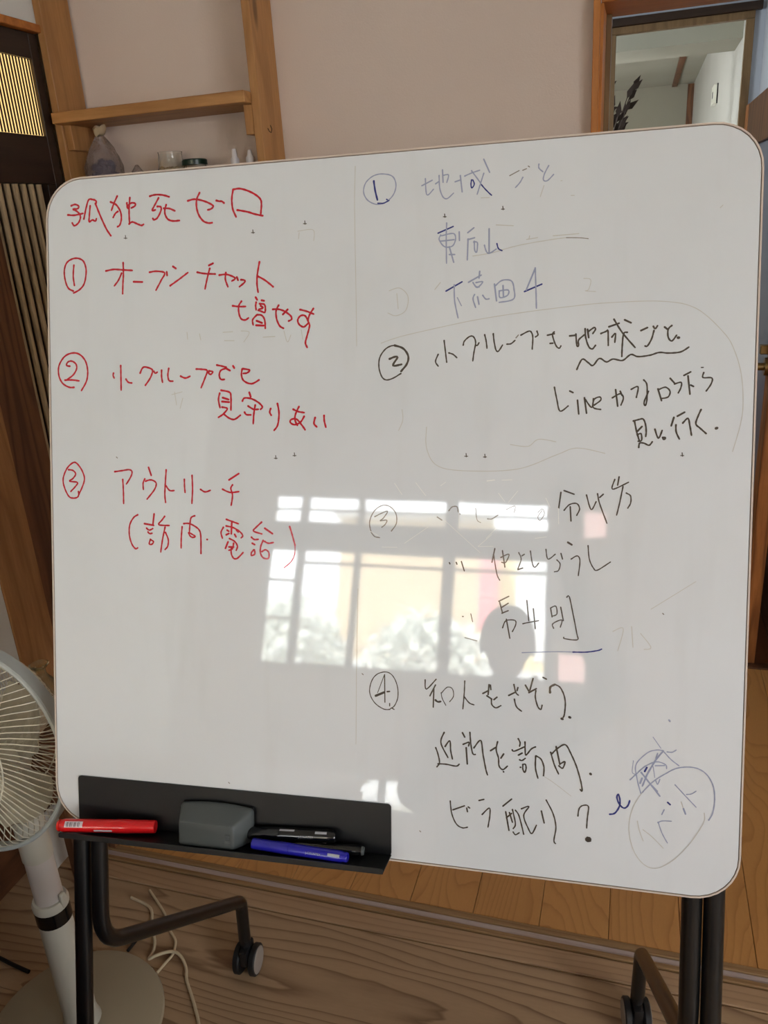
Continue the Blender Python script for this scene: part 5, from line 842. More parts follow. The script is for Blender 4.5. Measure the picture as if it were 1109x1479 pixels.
  ('b',24,"546 -4694 555 -4692 567 -4690 582 -4687 597 -4681 611 -4671 624 -4656 636 -4637 649 -4615 659 -4593 667 -4572 672 -4552 674 -4533 675 -4514 674 -4495 672 -4478 669 -4461 664 -4442 659 -4426 653 -4413 649 -4406 641 -4411 634 -4429 632 -4451 635 -4467 641 -4486 648 -4506 657 -4525 666 -4541 677 -4554 689 -4567 701 -4578 714 -4585 726 -4589 737 -4587 747 -4582 758 -4574 767 -4563 775 -4552 782 -4539 788 -4523 792 -4506 796 -4491 798 -4480"),
  ('B',17,"1798 -4636 1805 -4624 1815 -4607 1825 -4587 1836 -4563 1844 -4536 1848 -4514 1853 -4489 1856 -4463 1860 -4435 1862 -4407 1863 -4379 1864 -4352 1863 -4326 1862 -4300 1860 -4274 1857 -4248 1852 -4222 1847 -4197 1840 -4174 1832 -4151 1823 -4128 1812 -4106 1800 -4085 1787 -4066 1774 -4047 1760 -4031 1746 -4017 1731 -4004 1716 -3992 1699 -3982 1683 -3973 1665 -3966 1647 -3959 1629 -3954 1609 -3951 1589 -3948 1569 -3947 1548 -3947 1528 -3948 1508 -3950 1488 -3952 1467 -3956 1447 -3960 1427 -3965 1407 -3971 1387 -3978 1368 -3986 1350 -3995 1332 -4005 1315 -4015 1298 -4027 1281 -4039 1263 -4053 1243 -4067 1223 -4081 1201 -4097 1179 -4114 1156 -4131 1134 -4149 1112 -4169 1090 -4189 1068 -4212 1045 -4238 1022 -4266 1000 -4294 980 -4319 964 -4341 951 -4356"),
  ('g',12,"951 -4356 942 -4372 929 -4394 914 -4419 898 -4448 882 -4478 867 -4507 855 -4536 844 -4564 835 -4593 826 -4622 818 -4652 811 -4682 806 -4713 802 -4743 799 -4774 797 -4805 797 -4836 797 -4867 799 -4898 803 -4929 807 -4960 812 -4991 819 -5022 828 -5054 837 -5085 847 -5115 858 -5143 870 -5170 882 -5194 896 -5218 911 -5240 927 -5261 942 -5280 958 -5297 974 -5312 990 -5326 1007 -5338 1023 -5348 1040 -5357 1057 -5364 1074 -5369 1091 -5372 1108 -5374 1126 -5373 1143 -5371 1161 -5368 1179 -5362 1199 -5354 1219 -5344 1241 -5331 1264 -5316 1289 -5299 1313 -5281 1338 -5260 1363 -5238 1387 -5215 1411 -5189 1435 -5162 1459 -5132 1484 -5102 1507 -5071 1529 -5040 1551 -5011 1570 -4982 1590 -4953 1608 -4924 1625 -4895 1641 -4867 1657 -4839 1671 -4813 1685 -4788 1697 -4763 1709 -4739 1720 -4716 1730 -4694 1737 -4673 1743 -4653 1747 -4627 1747 -4602 1745 -4579 1742 -4561 1740 -4547"),
  ('g',12,"903 -4747 906 -4760 909 -4776 914 -4796 918 -4818 924 -4841 929 -4863 935 -4883 942 -4903 949 -4924 958 -4946 966 -4967 973 -4986 980 -5002 984 -5013"),
  ('g',12,"978 -4859 988 -4866 1002 -4875 1018 -4886 1036 -4898 1056 -4912 1075 -4926 1095 -4942 1115 -4960 1139 -4982 1163 -5005 1187 -5028 1209 -5050 1228 -5068 1241 -5082"),
  ('g',12,"1450 -4426 1481 -4515"),
  ('B',15,"1367 -4204 1380 -4216 1396 -4234 1417 -4255 1439 -4277 1462 -4301 1484 -4324 1504 -4345 1525 -4365 1546 -4387 1568 -4409 1590 -4431 1609 -4450 1625 -4466 1637 -4478"),
  ('B',15,"1515 -4321 1523 -4319 1534 -4318 1547 -4315 1561 -4312 1573 -4307 1586 -4300 1599 -4290 1612 -4279 1623 -4270 1631 -4263"),
  ('b',21,"1282 -4452 1314 -4479"),
  ('B',15,"1239 -4556 1211 -4624"),
  ('B',21,"1481 -4515 1508 -4585"),
  ('B',15,"1164 -4741 1170 -4737 1178 -4731 1189 -4724 1202 -4717 1217 -4712 1238 -4709 1265 -4706 1292 -4704 1317 -4703 1334 -4702"),
  ('B',15,"1168 -4733 1173 -4746 1179 -4765 1186 -4787 1195 -4811 1204 -4836 1213 -4860 1222 -4881 1231 -4900 1243 -4921 1254 -4941 1266 -4961 1276 -4978 1285 -4992 1292 -5003"),
  ('B',16,"1207 -3756 1196 -3755 1180 -3754 1162 -3752 1142 -3753 1122 -3756 1102 -3761 1080 -3766 1058 -3774 1034 -3786 1009 -3804 989 -3822 967 -3843 944 -3866 921 -3892 900 -3918 882 -3945 870 -3970 863 -3996 861 -4021 862 -4046 866 -4072 871 -4099 876 -4126 882 -4154 888 -4184 896 -4218 905 -4253 915 -4287 924 -4318 932 -4344 937 -4363"),
  ('B',10,"1075 -3585 1178 -3728"),
  ('B',16,"1257 -3770 1266 -3770 1278 -3771 1293 -3771 1308 -3771 1320 -3768 1332 -3763 1343 -3755 1354 -3747 1362 -3739 1369 -3734"),
  ('B',23,"1207 -3763 1199 -3775 1187 -3791 1173 -3810 1157 -3831 1142 -3854 1126 -3878 1111 -3902 1097 -3927 1083 -3954 1069 -3982 1055 -4011 1041 -4040 1028 -4068 1016 -4094 1005 -4121 995 -4149 985 -4177 976 -4203 968 -4227 961 -4247 956 -4261"),
  ('B',16,"1222 -3777 1229 -3786 1240 -3797 1252 -3811 1266 -3826 1280 -3841 1295 -3855 1309 -3868 1323 -3880 1340 -3893 1356 -3905 1373 -3916 1388 -3927 1400 -3935 1409 -3942"),
  ('B',16,"796 -4193 806 -4182 820 -4167 836 -4149 854 -4129 873 -4108 887 -4093 902 -4076 917 -4058 933 -4039 950 -4022 967 -4005 985 -3990 1004 -3976 1024 -3963 1045 -3950 1066 -3938 1087 -3928 1107 -3921 1126 -3916 1152 -3914 1178 -3918 1203 -3925 1224 -3934 1240 -3943 1250 -3953 1254 -3964 1255 -3977 1255 -3987 1256 -3995"),
  ('B',16,"1113 -3970 1229 -3956"),
  ('b',23,"980 -4060 1007 -4003"),
  ('B',23,"937 -4079 947 -4091 960 -4107 976 -4126 993 -4147 1011 -4169 1030 -4192 1048 -4214 1067 -4237 1088 -4263 1110 -4290 1132 -4317 1152 -4341 1168 -4362 1180 -4376"),
  ('B',23,"926 -4226 949 -4155"),
  ('B',10,"1085 -3981 1110 -4131"),
  ('B',16,"1125 -4175 1128 -4183 1133 -4195 1138 -4208 1143 -4217 1148 -4219 1153 -4211 1160 -4195 1166 -4177 1171 -4159 1175 -4148"),
  ('B',16,"1019 -4186 1150 -4314"),
  ('B',10,"833 -3928 832 -3943 829 -3965 827 -3990 824 -4017 822 -4043 821 -4066 822 -4083 827 -4097 835 -4104 845 -4107 853 -4108 859 -4110"),
  ('B',16,"1137 -3800 1118 -3871"),
 ],
 'scratch_glint': [  # real scratches; the glints along them are painted pale
  ('s',7,"-1748 -767 -1256 -1196"),
  ('s',7,"-2322 -1097 -1985 -859"),
  ('s',7,"-2168 -242 -2024 -423"),
  ('s',7,"-2472 -254 -2363 -411"),
  ('s',7,"-1558 -589 -1549 -866"),
  ('s',7,"-1283 -1110 -1097 -941"),
  ('s',7,"-1176 -205 -1074 -190"),
  ('s',7,"-1077 -1104 -1283 -1113"),
  ('s',7,"-1815 -281 -1745 -229"),
  ('s',7,"-2831 -934 -2703 -1001"),
  ('s',7,"-2647 -1160 -2429 -1157"),
  ('s',7,"-879 -496 -755 -338"),
  ('s',7,"-1176 -210 -1068 -195"),
  ('s',7,"-971 -194 -835 -187"),
  ('s',7,"-380 -429 -321 -554"),
  ('s',7,"-1017 -371 -927 -487"),
  ('s',7,"-213 -562 -204 -775"),
  ('s',7,"-1174 -996 -1020 -833"),
  ('s',7,"-514 -977 -361 -954"),
 ],
}

# ================================================================ the room shell
def boxes(name, lst, mat, kind='structure', bev=0.0):
    bm = bmesh.new()
    for a, b in lst: box(bm, a, b, bev)
    return link(name, bm, mat, kind=kind)
XL = -1.376; YB = 1.955; XR = 2.45; YW = -2.5; ZC = 2.55
floor = boxes('floor', [((-2.4, YW-.1, -.12), (XR+.1, 1.215, -.022))], 'far_floor')
def planks(parent, name, axis, span, cuts, z0, z1, mat, gap=.0012, bev=.0008):
    cache = {}
    for a, b in zip(cuts, cuts[1:]):
        wd = round((b-a)/2-gap/2, 4); key = wd
        L = (span[1]-span[0])/2; H = (z1-z0)/2
        if key not in cache:
            bm = bmesh.new(); h = (L, wd, H) if axis == 'X' else (wd, L, H)
            box(bm, [-q for q in h], h, bev); o = link(name, bm, mat, parent); cache[key] = o.data
        else:
            o = bpy.data.objects.new(name, cache[key]); COL.objects.link(o); o.parent = parent
        m_ = (span[0]+span[1])/2; c = (a+b)/2
        o.location = (m_, c, (z0+z1)/2) if axis == 'X' else (c, m_, (z0+z1)/2)
planks(floor, 'board', 'X', (-2.3, XR), [YW+.005]+[1.214-.31*k for k in range(11, -1, -1)], -.022, 0, 'cedar')
sill = boxes('sill', [((XL, 1.215, -.12), (XR, 1.309, -.002))], 'sill_b')
bxo('front_strip', (XL, 1.216, -.002), (XR, 1.2625, .003), 'sill_a', sill, .001)
bxo('sill_strip', (XL, 1.2655, -.002), (XR, 1.2765, .006), 'sill_b', sill, .001)
bxo('sliding_track', (XL, 1.2775, -.002), (XR, 1.2925, .0025), 'track', sill, .0008)
bxo('sill_strip', (XL, 1.2935, -.002), (XR, 1.3085, .006), 'sill_b', sill, .001)
hall_floor = boxes('floor_hall', [((-1.55, 1.31, -.12), (2.0, 8.1, -.014))], 'far_floor')
planks(hall_floor, 'board', 'Y', (1.310, 2.462), [-.143*k for k in range(9, -14, -1)], -.014, .004, 'parquet')
bxo('threshold', (-.7, 2.463, -.014), (2.0, 2.498, .008), 'brown_y', hall_floor)
planks(hall_floor, 'far_board', 'Y', (2.50, 3.8), [-.6+.18*k for k in range(15)], -.014, .002, 'far_floor')

# left wall: plaster, post, lattice door, head rail
boxes('wall_left', [((XL-.12, -.9, 0), (XL, 1.331, ZC)), ((-2.4, -1.0, 0), (XL, -.9, ZC)), ((-2.4, YW-.1, 0), (-2.3, -1.0, ZC)), ((XL-.12, 1.331, 1.915), (XL, YB+.1, ZC)), ((XL-.12, 1.331, 0), (XL-.05, YB+.1, 1.915))], 'white_plaster')
bxo('trim_left', (XL-.049, 1.332, 0), (XL+.004, 1.4555, 1.896), 'mid_z', None, .002, 'structure')
o = bxo('trim_kamoi', (XL-.049, 1.332, 1.8965), (XL+.012, 1.8355, 1.914), 'orange_x', None, .0015, 'structure')
boxes('baseboard_left', [((XL, -.89, 0), (XL+.012, 1.3305, .46))], 'brown_y', bev=.001)
door = empty('door_1', 'dark wooden sliding door with reed lattice panels beside the pine shelf post', 'door', (XL, 1.65, 0)); door['kind'] = 'structure'
del door['category']
def dpart(name, a, b, mat, bev=.001): return bxo(name, [a[0]-XL, a[1]-1.65, a[2]], [b[0]-XL, b[1]-1.65, b[2]], mat, door, bev)
X0, X1 = XL-.035, XL-.004
dpart('stile', (X0, 1.457, 0.01), (X1, 1.581, 1.895), 'brown_z')
dpart('stile', (X0, 1.806, 0.01), (X1, 1.835, 1.895), 'dark_y')
dpart('rail', (X0, 1.582, 1.569), (X1, 1.805, 1.676), 'dark_y')
dpart('rail', (X0, 1.582, 1.841), (X1, 1.805, 1.895), 'dark_y')
dpart('rail', (X0, 1.582, .01), (X1, 1.805, .35), 'brown_y')
dpart('back_board', (XL-.027, 1.5815, .351), (XL-.022, 1.7745, 1.5685), 'slat_dark')
dpart('glowing_paper', (XL-.016, 1.5815, 1.6765), (XL-.012, 1.8055, 1.8405), 'lit')
dpart('stile', (X0, 1.775, .36), (X1, 1.805, 1.568), 'dark_y')
me = None
for k in range(7):
    y = 1.5865+.0272*k
    if me is None:
        bm = bmesh.new(); lathe(bm, [(.0075, -.609), (.0075, .609)], seg=8); s_ = link('slat', bm, 'slat_tan', door, True); me = s_.data
    else: s_ = bpy.data.objects.new('slat', me); COL.objects.link(s_); s_.parent = door
    s_.location = (-.0125, y-1.65, .959)
me = None
for k in range(21):
    y = 1.587+.01035*k
    if me is None:
        bm = bmesh.new(); box(bm, (-.0008, -.0021, -.0815), (.0008, .0021, .0815)); s_ = link('thin_slat', bm, 'slat_dark', door); me = s_.data
    else: s_ = bpy.data.objects.new('thin_slat', me); COL.objects.link(s_); s_.parent = door
    s_.location = (-.0075, y-1.65, 1.7585)

# back wall with the doorway
OX0, OX1, OZ = -.112, .80, 1.86
boxes('wall_back', [((XL-.05, YB, 0), (OX0, YB+.10, ZC)), ((OX0, YB, OZ), (OX1+.03, YB+.10, ZC)), ((OX1+.03, YB, 0), (XR+.1, YB+.10, ZC))], 'pink_plaster')
boxes('trim_doorway', [((OX0, 1.927, 0), (-.0985, 1.9545, 1.90)), ((OX1, 1.927, 0), (OX1+.03, 1.9545, 1.90))], 'orange', bev=.001)
boxes('door_jamb', [((-.1118, 1.9555, 0), (-.0925, 2.075, 1.826)), ((OX1, 1.9555, 0), (OX1+.0295, 2.12, 1.826))], 'orange', bev=.001)
boxes('door_stop', [((-.1118, 2.077, 0), (-.0815, 2.125, 1.826))], 'olive', bev=.001)
boxes('trim_head', [((-.098, 1.930, 1.845), (OX1-.001, 1.9545, 1.90)), ((-.098, 1.9555, 1.827), (OX1-.001, 2.12, 1.859))], 'orange_x', bev=.001)

# the rest of the main room, behind the camera
boxes('wall_right', [((XR, YW-.1, 0), (XR+.1, -2.2, ZC)), ((XR, -.4, 0), (XR+.1, YB, ZC)), ((XR, -2.2, 0), (XR+.1, -.4, .83)), ((XR, -2.2, 2.13), (XR+.1, -.4, ZC))], 'white_plaster')
WX0, WX1 = -1.58, .055
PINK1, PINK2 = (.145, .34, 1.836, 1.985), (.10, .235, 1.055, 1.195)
y0, y1 = YW-.12, YW
boxes('wall_front', [((-2.4, y0, 0), (XR+.1, y1, .31)), ((-2.4, y0, .31), (-1.25, y1, 1.03)), ((-.60, y0, .31), (XR+.1, y1, 1.03)), ((-1.25, y0, .48), (-.60, y1, 1.03)),
    ((-2.4, y0, 2.04), (XR+.1, y1, ZC)), ((-2.4, y0, 1.03), (WX0, y1, 2.04)), ((WX1, y0, 1.03), (.10, y1, 2.04)), ((.10, y0, 1.03), (.34, y1, 1.055)), ((.235, y0, 1.055), (.34, y1, 1.195)),
    ((.10, y0, 1.195), (.34, y1, 1.836)), ((.10, y0, 1.836), (.145, y1, 1.985)), ((.10, y0, 1.985), (.34, y1, 2.04)), ((.34, y0, 1.03), (XR+.1, y1, 2.04))], 'pink_plaster')
boxes('ceiling', [((-2.5, YW-.7, ZC), (XR+.7, YB+.1, ZC+.12))], 'white_plaster')
def glass_mat():
    t = NT('window_pane_glass'); t.t.nodes.remove(t.b); out = t.t.nodes['Material Output']
    tr = t.n('BsdfTransparent'); gl = t.n('BsdfGlossy'); gl.inputs['Roughness'].default_value = .02; mx = t.n('MixShader'); mx.inputs[0].default_value = .05
    tr.inputs[0].default_value = (.97, .97, .965, 1)
    t.L.new(tr.outputs[0], mx.inputs[1]); t.L.new(gl.outputs[0], mx.inputs[2]); t.L.new(mx.outputs[0], out.inputs[0]); return t.m
MAT['pane'] = glass_mat()
def window(name, x0, x1, z0, z1, vert, horiz, fr=.035):
    """frame bars are parts, every pane a part"""
    root = bpy.data.objects.new(name, None); COL.objects.link(root); root.location = ((x0+x1)/2, YW-.05, z0); root['kind'] = 'structure'
    R_ = lambda n, a, b, m: bxo(n, [a[0]-root.location.x, a[1]-root.location.y, a[2]-root.location.z], [b[0]-root.location.x, b[1]-root.location.y, b[2]-root.location.z], m, root, .001)
    for x, wd in vert: R_('mullion', (x-wd/2, YW-.07, z0), (x+wd/2, YW-.03, z1), 'sash')
    for xa, xb, z, wd in horiz: R_('rail', (xa, YW-.068, z-wd/2), (xb, YW-.032, z+wd/2), 'sash')
    xs = [v[0] for v in vert]
    for a, b in zip(xs, xs[1:]): R_('pane', (a+.004, YW-.052, z0+.004), (b-.004, YW-.048, z1-.004), 'pane')
V = [(WX0, .05), (-1.378, .045), (-1.04, .04), (-.515, .07), (WX1, .06)]
window('window_1', WX0, WX1, 1.855, 2.04, V, [(WX0, WX1, 1.86, .02), (WX0, WX1, 2.032, .02), (WX0, WX1, 1.945, .008)])
window('window_2', WX0, WX1, 1.03, 1.715, V, [(WX0, WX1, 1.04, .03), (WX0, WX1, 1.708, .02), (-1.378, WX1, 1.628, .014), (-1.58, -1.378, 1.52, .014), (-1.58, -1.378, 1.30, .014)])
boxes('trim_transom', [((WX0-.03, YW-.09, 1.715), (WX1+.03, YW+.02, 1.855))], 'dark_x')
window('window_3', -1.25, -.60, .31, .48, [(-1.25, .03), (-.98, .04), (-.80, .04), (-.60, .03)], [(-1.25, -.60, .315, .015), (-1.25, -.60, .475, .015)])
t = NT('pink_blind_glowing'); t.set(base=rgb(232, 190, 186), rough=.9, em=rgb(236, 196, 190), emk=3.4); MAT['pinkglow'] = t.m  # blind glows by itself, standing in for daylight behind it
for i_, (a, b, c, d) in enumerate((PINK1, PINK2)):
    boxes('window_%d' % (4+i_), [((a, YW-.06, c), (b, YW-.05, d))], 'pinkglow')

sw = bpy.data.objects.new('window_6', None); COL.objects.link(sw); sw.location = (XR+.05, -1.3, .83); sw['kind'] = 'structure'  # unseen side window, added to bring more daylight onto the board
for y in (-.9, 0.0, .9): bxo('mullion', (-.02, y-.025, 0), (.02, y+.025, 1.3), 'sash', sw)
for z in (.02, .65, 1.28): bxo('rail', (-.018, -.9, z-.02), (.018, .9, z+.02), 'sash', sw)
for y in (-.9, 0.0): bxo('pane', (-.002, y+.03, .05), (.002, y+.87, 1.25), 'pane', sw)
# hall behind the doorway
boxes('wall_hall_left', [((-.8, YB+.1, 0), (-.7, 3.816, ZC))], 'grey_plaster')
boxes('wall_hall_right', [((.42, YB+.1, 1.762), (.50, 3.816, ZC))], 'blue_plaster')
boxes('wall_hall_far', [((-.8, 3.816, 0), (-.165, 3.836, ZC)), ((-.165, 3.816, 2.09), (2.0, 3.836, ZC)), ((.382, 3.816, 0), (2.0, 3.836, 2.09))], 'blue_plaster')
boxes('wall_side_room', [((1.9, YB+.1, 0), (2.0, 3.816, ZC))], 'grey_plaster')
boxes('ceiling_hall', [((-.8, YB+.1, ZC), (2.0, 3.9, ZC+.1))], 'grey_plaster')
boxes('trim_far_jamb', [((-.165, 3.80, 0), (-.13, 3.835, 2.062)), ((.352, 3.80, 0), (.3815, 3.835, 2.062))], 'olive', bev=.001)
boxes('trim_far_head', [((-.165, 3.80, 2.063), (.3815, 3.835, 2.088))], 'olive', bev=.001)
boxes('trim_far_rail', [((-.22, 3.785, 2.089), (.405, 3.8155, 2.117))], 'dark_x', bev=.001)
# far room
boxes('wall_far_room_right', [((.37, 3.84, 0), (.47, 8.04, 2.6))], 'stone_plaster')
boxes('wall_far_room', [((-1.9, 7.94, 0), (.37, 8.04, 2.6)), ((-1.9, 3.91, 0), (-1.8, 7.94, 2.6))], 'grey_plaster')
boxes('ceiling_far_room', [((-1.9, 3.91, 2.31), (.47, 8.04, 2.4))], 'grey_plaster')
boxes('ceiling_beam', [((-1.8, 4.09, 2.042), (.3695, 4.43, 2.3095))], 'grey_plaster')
boxes('trim_batten', [((.195, 4.5, 2.292), (.235, 7.94, 2.3095))], 'brown_y')
boxes('trim_corner', [((.32, 7.90, 0), (.3695, 7.9395, 2.30))], 'brown_z')
light('hall_fill', 'AREA', (-.68, 2.9, 1.9), 5.0, (.9, .95, 1), .5, .5, look=(1, 0, -.05))  # unseen fill lamp added to brighten the hall; the wall here has no window
light('far_room_light', 'AREA', (-1.0, 6.0, 2.25), .8, (1, .97, .9), .4, .4, look=(0, 0, -1))

# open door leaf with brass lever
leaf = empty('open_door', 'open wooden door leaf with grey-blue panel and brass lever handle beyond the doorway', 'door', (.3925, 2.49, 0))
def lp(n, a, b, m, par=leaf, bev=.0015): return bxo(n, [a[0]-.3925, a[1]-2.49, a[2]], [b[0]-.3925, b[1]-2.49, b[2]], m, par, bev)
lp('stile', (.371, 2.49, .008), (.414, 2.58, 1.756), 'leaf'); lp('stile', (.371, 3.66, .004), (.414, 3.75, 1.756), 'leaf')
lp('top_rail', (.372, 2.581, 1.60), (.413, 3.659, 1.756), 'brown_z'); lp('bottom_rail', (.372, 2.581, .008), (.413, 3.659, .28), 'leaf')
lp('panel', (.385, 2.581, .281), (.400, 3.659, 1.599), 'frosted')
bm = bmesh.new(); lathe(bm, [(.0, -.050), (.011, -.050), (.011, -.012), (.026, -.012), (.026, 0)], c=(-.0215, .05, .965), axis=(1, 0, 0), seg=16)
hd = link('lever_handle', bm, 'brass', leaf, True)
bm = bmesh.new(); tube(bm, [(-.066, .05, .965), (-.066, .05, .965), (-.066, .155, .962)], .009, 10); link('lever', bm, 'brass', hd, True)
bm = bmesh.new(); box(bm, (-.046, .062, .998), (-.0215, .088, 1.024), .002); link('latch_knob', bm, 'brass', leaf)

# ================================================================ pine shelf unit
for (xa, xb, yb, lab) in ((-1.3755, -1.3555, 1.948, 'pine shelf upright in the corner beside the lattice door'), (-.848, -.828, 1.954, 'knotty pine shelf upright nearer the doorway, with a pencilled hook mark')):
    p = empty('shelf_upright', lab, 'post', ((xa+xb)/2, 1.895, 0), 'pine shelf uprights')
    bxo('board', (-.01, 1.836-1.895, .001), (.01, yb-1.895, ZC-.002), 'pine', p, .0015)
    if xa > -1:
        bm = bmesh.new(); tube(bm, [(.0105, -.028, 1.650), (.0105, -.022, 1.644), (.0105, -.012, 1.642), (.0105, -.006, 1.650), (.0105, -.012, 1.657)], .0009, 6); link('hook', bm, 'plant', p)
us = empty('wall_shelf', 'upper pine shelf board between the two uprights', 'shelf', (-1.1, 1.88, 1.70))
bxo('shelf_board', (-1.354+1.1, 1.8-1.88, 0), (-.8465+1.1, 1.8355-1.88, .024), 'pine_x', us, .0015)
bxo('shelf_board', (-1.3545+1.1, 1.8358-1.88, 0), (-.849+1.1, 1.954-1.88, .024), 'pine_x', us, .0008)
bxo('cleat', (-.8705+1.1, 1.84-1.88, -.062), (-.849+1.1, 1.95-1.88, -.0005), 'pine', us, .001)
bxo('cleat', (-1.3545+1.1, 1.842-1.88, -.056), (-1.335+1.1, 1.95-1.88, -.0005), 'pine', us, .001)
SZ = 1.53
ls = empty('wall_shelf', 'lower pine shelf board carrying jars, behind the whiteboard top edge', 'shelf', (-1.1, 1.88, SZ-.024))
bxo('shelf_board', (-1.3545+1.1, 1.838-1.88, 0), (-.849+1.1, 1.954-1.88, .024), 'pine_x', ls, .001)
# things on the lower shelf
bag = empty('plastic_bag', 'tied clear plastic bag of purple-grey bits on the shelf', 'bag', (-1.292, 1.890, SZ))
bm = bmesh.new(); n = 28; prof = [(.001, 0), (.040, .001), (.047, .018), (.050, .045), (.047, .075), (.040, .098), (.030, .118), (.018, .134), (.010, .145), (.009, .150)]
lathe(bm, prof, seg=n)
for v in bm.verts:
    a = math.atan2(v.co.y, v.co.x); q = 1+.09*math.sin(5*a+v.co.z*40)+.06*math.sin(9*a-v.co.z*70); v.co.x *= q; v.co.y *= q*.78
link('film', bm, 'film', bag, True)
bm = bmesh.new()
for k in range(26):
    a = random.uniform(0, 6.28); r = random.uniform(0, .026); z = random.uniform(.014, .085)
    m_ = Matrix.Translation((r*math.cos(a), r*math.sin(a)*.7, z)) @ Matrix.Rotation(random.uniform(0, 3), 4, Vector((random.random(), random.random(), random.random())).normalized())
    bmesh.ops.create_icosphere(bm, subdivisions=1, radius=random.uniform(.008, .013), matrix=m_)
link('contents', bm, 'bag_in', bag, kind='stuff')
bm = bmesh.new(); lathe(bm, [(.008, .144), (.013, .150), (.017, .160), (.014, .166), (.002, .164)], seg=14)
for v in bm.verts: v.co.x += .25*(v.co.z-.144); v.co.z += .003*math.sin(v.co.x*400)
link('twisted_top', bm, 'twine', bag, True)
g = empty('paper_cone', 'small crumpled clear wrapper on the shelf between bag and glass', 'wrapper', (-1.190, 1.875, SZ))
bm = bmesh.new(); lathe(bm, [(.020, 0), (.017, .03), (.016, .055), (.004, .070), (.0, .071)], seg=9)
for v in bm.verts: v.co.x *= 1+.3*math.sin(v.co.z*90); v.co.y *= 1+.3*math.cos(v.co.z*120)
link('wrapper_film', bm, 'film', g)
g = empty('glass_jar', 'open clear glass jar with flared foot on the shelf', 'jar', (-1.098, 1.882, SZ))
bm = bmesh.new(); lathe(bm, [(.0, 0), (.034, 0), (.037, .01), (.037, .045), (.030, .066), (.0285, .088), (.0300, .092), (.0272, .092), (.0262, .086), (.028, .066), (.0345, .045), (.0345, .012), (.0, .006)], seg=28); link('glass', bm, 'glass', g, True)
bm = bmesh.new(); 
for k in range(14): bmesh.ops.create_icosphere(bm, subdivisions=1, radius=.008, matrix=Matrix.Translation((random.uniform(-.02, .02), random.uniform(-.02, .02), random.uniform(.016, .055))))
link('jar_contents', bm, 'twine', g, kind='stuff')
g = empty('lidded_jar', 'low glass jar with dark green lid on the shelf', 'jar', (-1.036, 1.885, SZ))
bm = bmesh.new(); lathe(bm, [(.0, 0), (.027, 0), (.030, .005), (.030, .050), (.026, .058), (.0245, .058), (.0275, .048), (.0275, .006), (.0, .003)], seg=26); link('glass', bm, 'glass', g, True)
bm = bmesh.new(); lathe(bm, [(.0, .0715), (.028, .0715), (.0305, .069), (.0305, .059), (.0, .0585)], seg=28); link('lid', bm, 'green_lid', g, True)
for x, yy, zt, lab in ((-.926, 1.88, .0855, 'white nozzle bottle on the shelf, clear of the upright'), (-.880, 1.868, .079, 'white nozzle bottle half hidden behind the pine upright')):
    g = empty('nozzle_bottle', lab, 'bottle', (x, yy, SZ), 'white nozzle bottles')
    bm = bmesh.new(); lathe(bm, [(.0, 0), (.0125, 0), (.013, .004), (.013, .046), (.011, .052), (.0, .052)], seg=18); link('bottle_body', bm, 'white_p' if x < -.9 else 'white_p', g, True)
    bm = bmesh.new(); lathe(bm, [(.0, .0521), (.0105, .0521), (.0105, .063), (.0065, .068), (.0050, zt-.003), (.0044, zt), (.0, zt)], seg=16); link('nozzle_cap', bm, 'white_p', g, True)
    bm = bmesh.new(); lathe(bm, [(.0134, .044), (.0134, .0515), (.0110, .0519), (.0110, .044)], seg=18, closed=True); link('collar', bm, 'black_p', g, True)

# ================================================================ whiteboard on its stand (local: x right, y up the board, z out of it)
BW = Matrix(((0.997779, -0.020804, 0.063279), (0.066606, 0.300480, -0.951460), (0.000780, 0.953561, 0.301198)))
BM = BW.to_4x4(); BM = BM @ Matrix.Scale(1/1.1, 4); BM.translation = Vector((-0.06328, 0.951460, 1.148802)); BI = BM.inverted()
def L(p): return BI @ Vector(p)
wb = empty('whiteboard', 'large mobile whiteboard with rounded corners covered in Japanese handwriting on black tube stand', 'whiteboard', M=BM)
U0, U1, V0, V1 = -.7993, .2207, -.5715, .4328
out_ = rrect(U0, U1, V0, V1, .060); mid_ = rrect(U0+.0022, U1-.0022, V0+.0022, V1-.0022, .0578); inn = rrect(U0+.0034, U1-.0034, V0+.0034, V1-.0034, .0566)
bm = bmesh.new(); prism(bm, inn, -.017, 0); link('writing_surface', bm, 'board', wb)
bm = bmesh.new(); ring(bm, out_, mid_, -.0185, .0008); link('edging', bm, 'board_edge', wb)
bm = bmesh.new(); ring(bm, mid_, inn, -.017, -.0008); link('edging_gap', bm, 'board_gap', wb)
bm = bmesh.new(); prism(bm, rrect(U0+.003, U1-.003, V0+.003, V1-.003, .057), -.0195, -.0172); link('back_sheet', bm, 'board_back', wb)
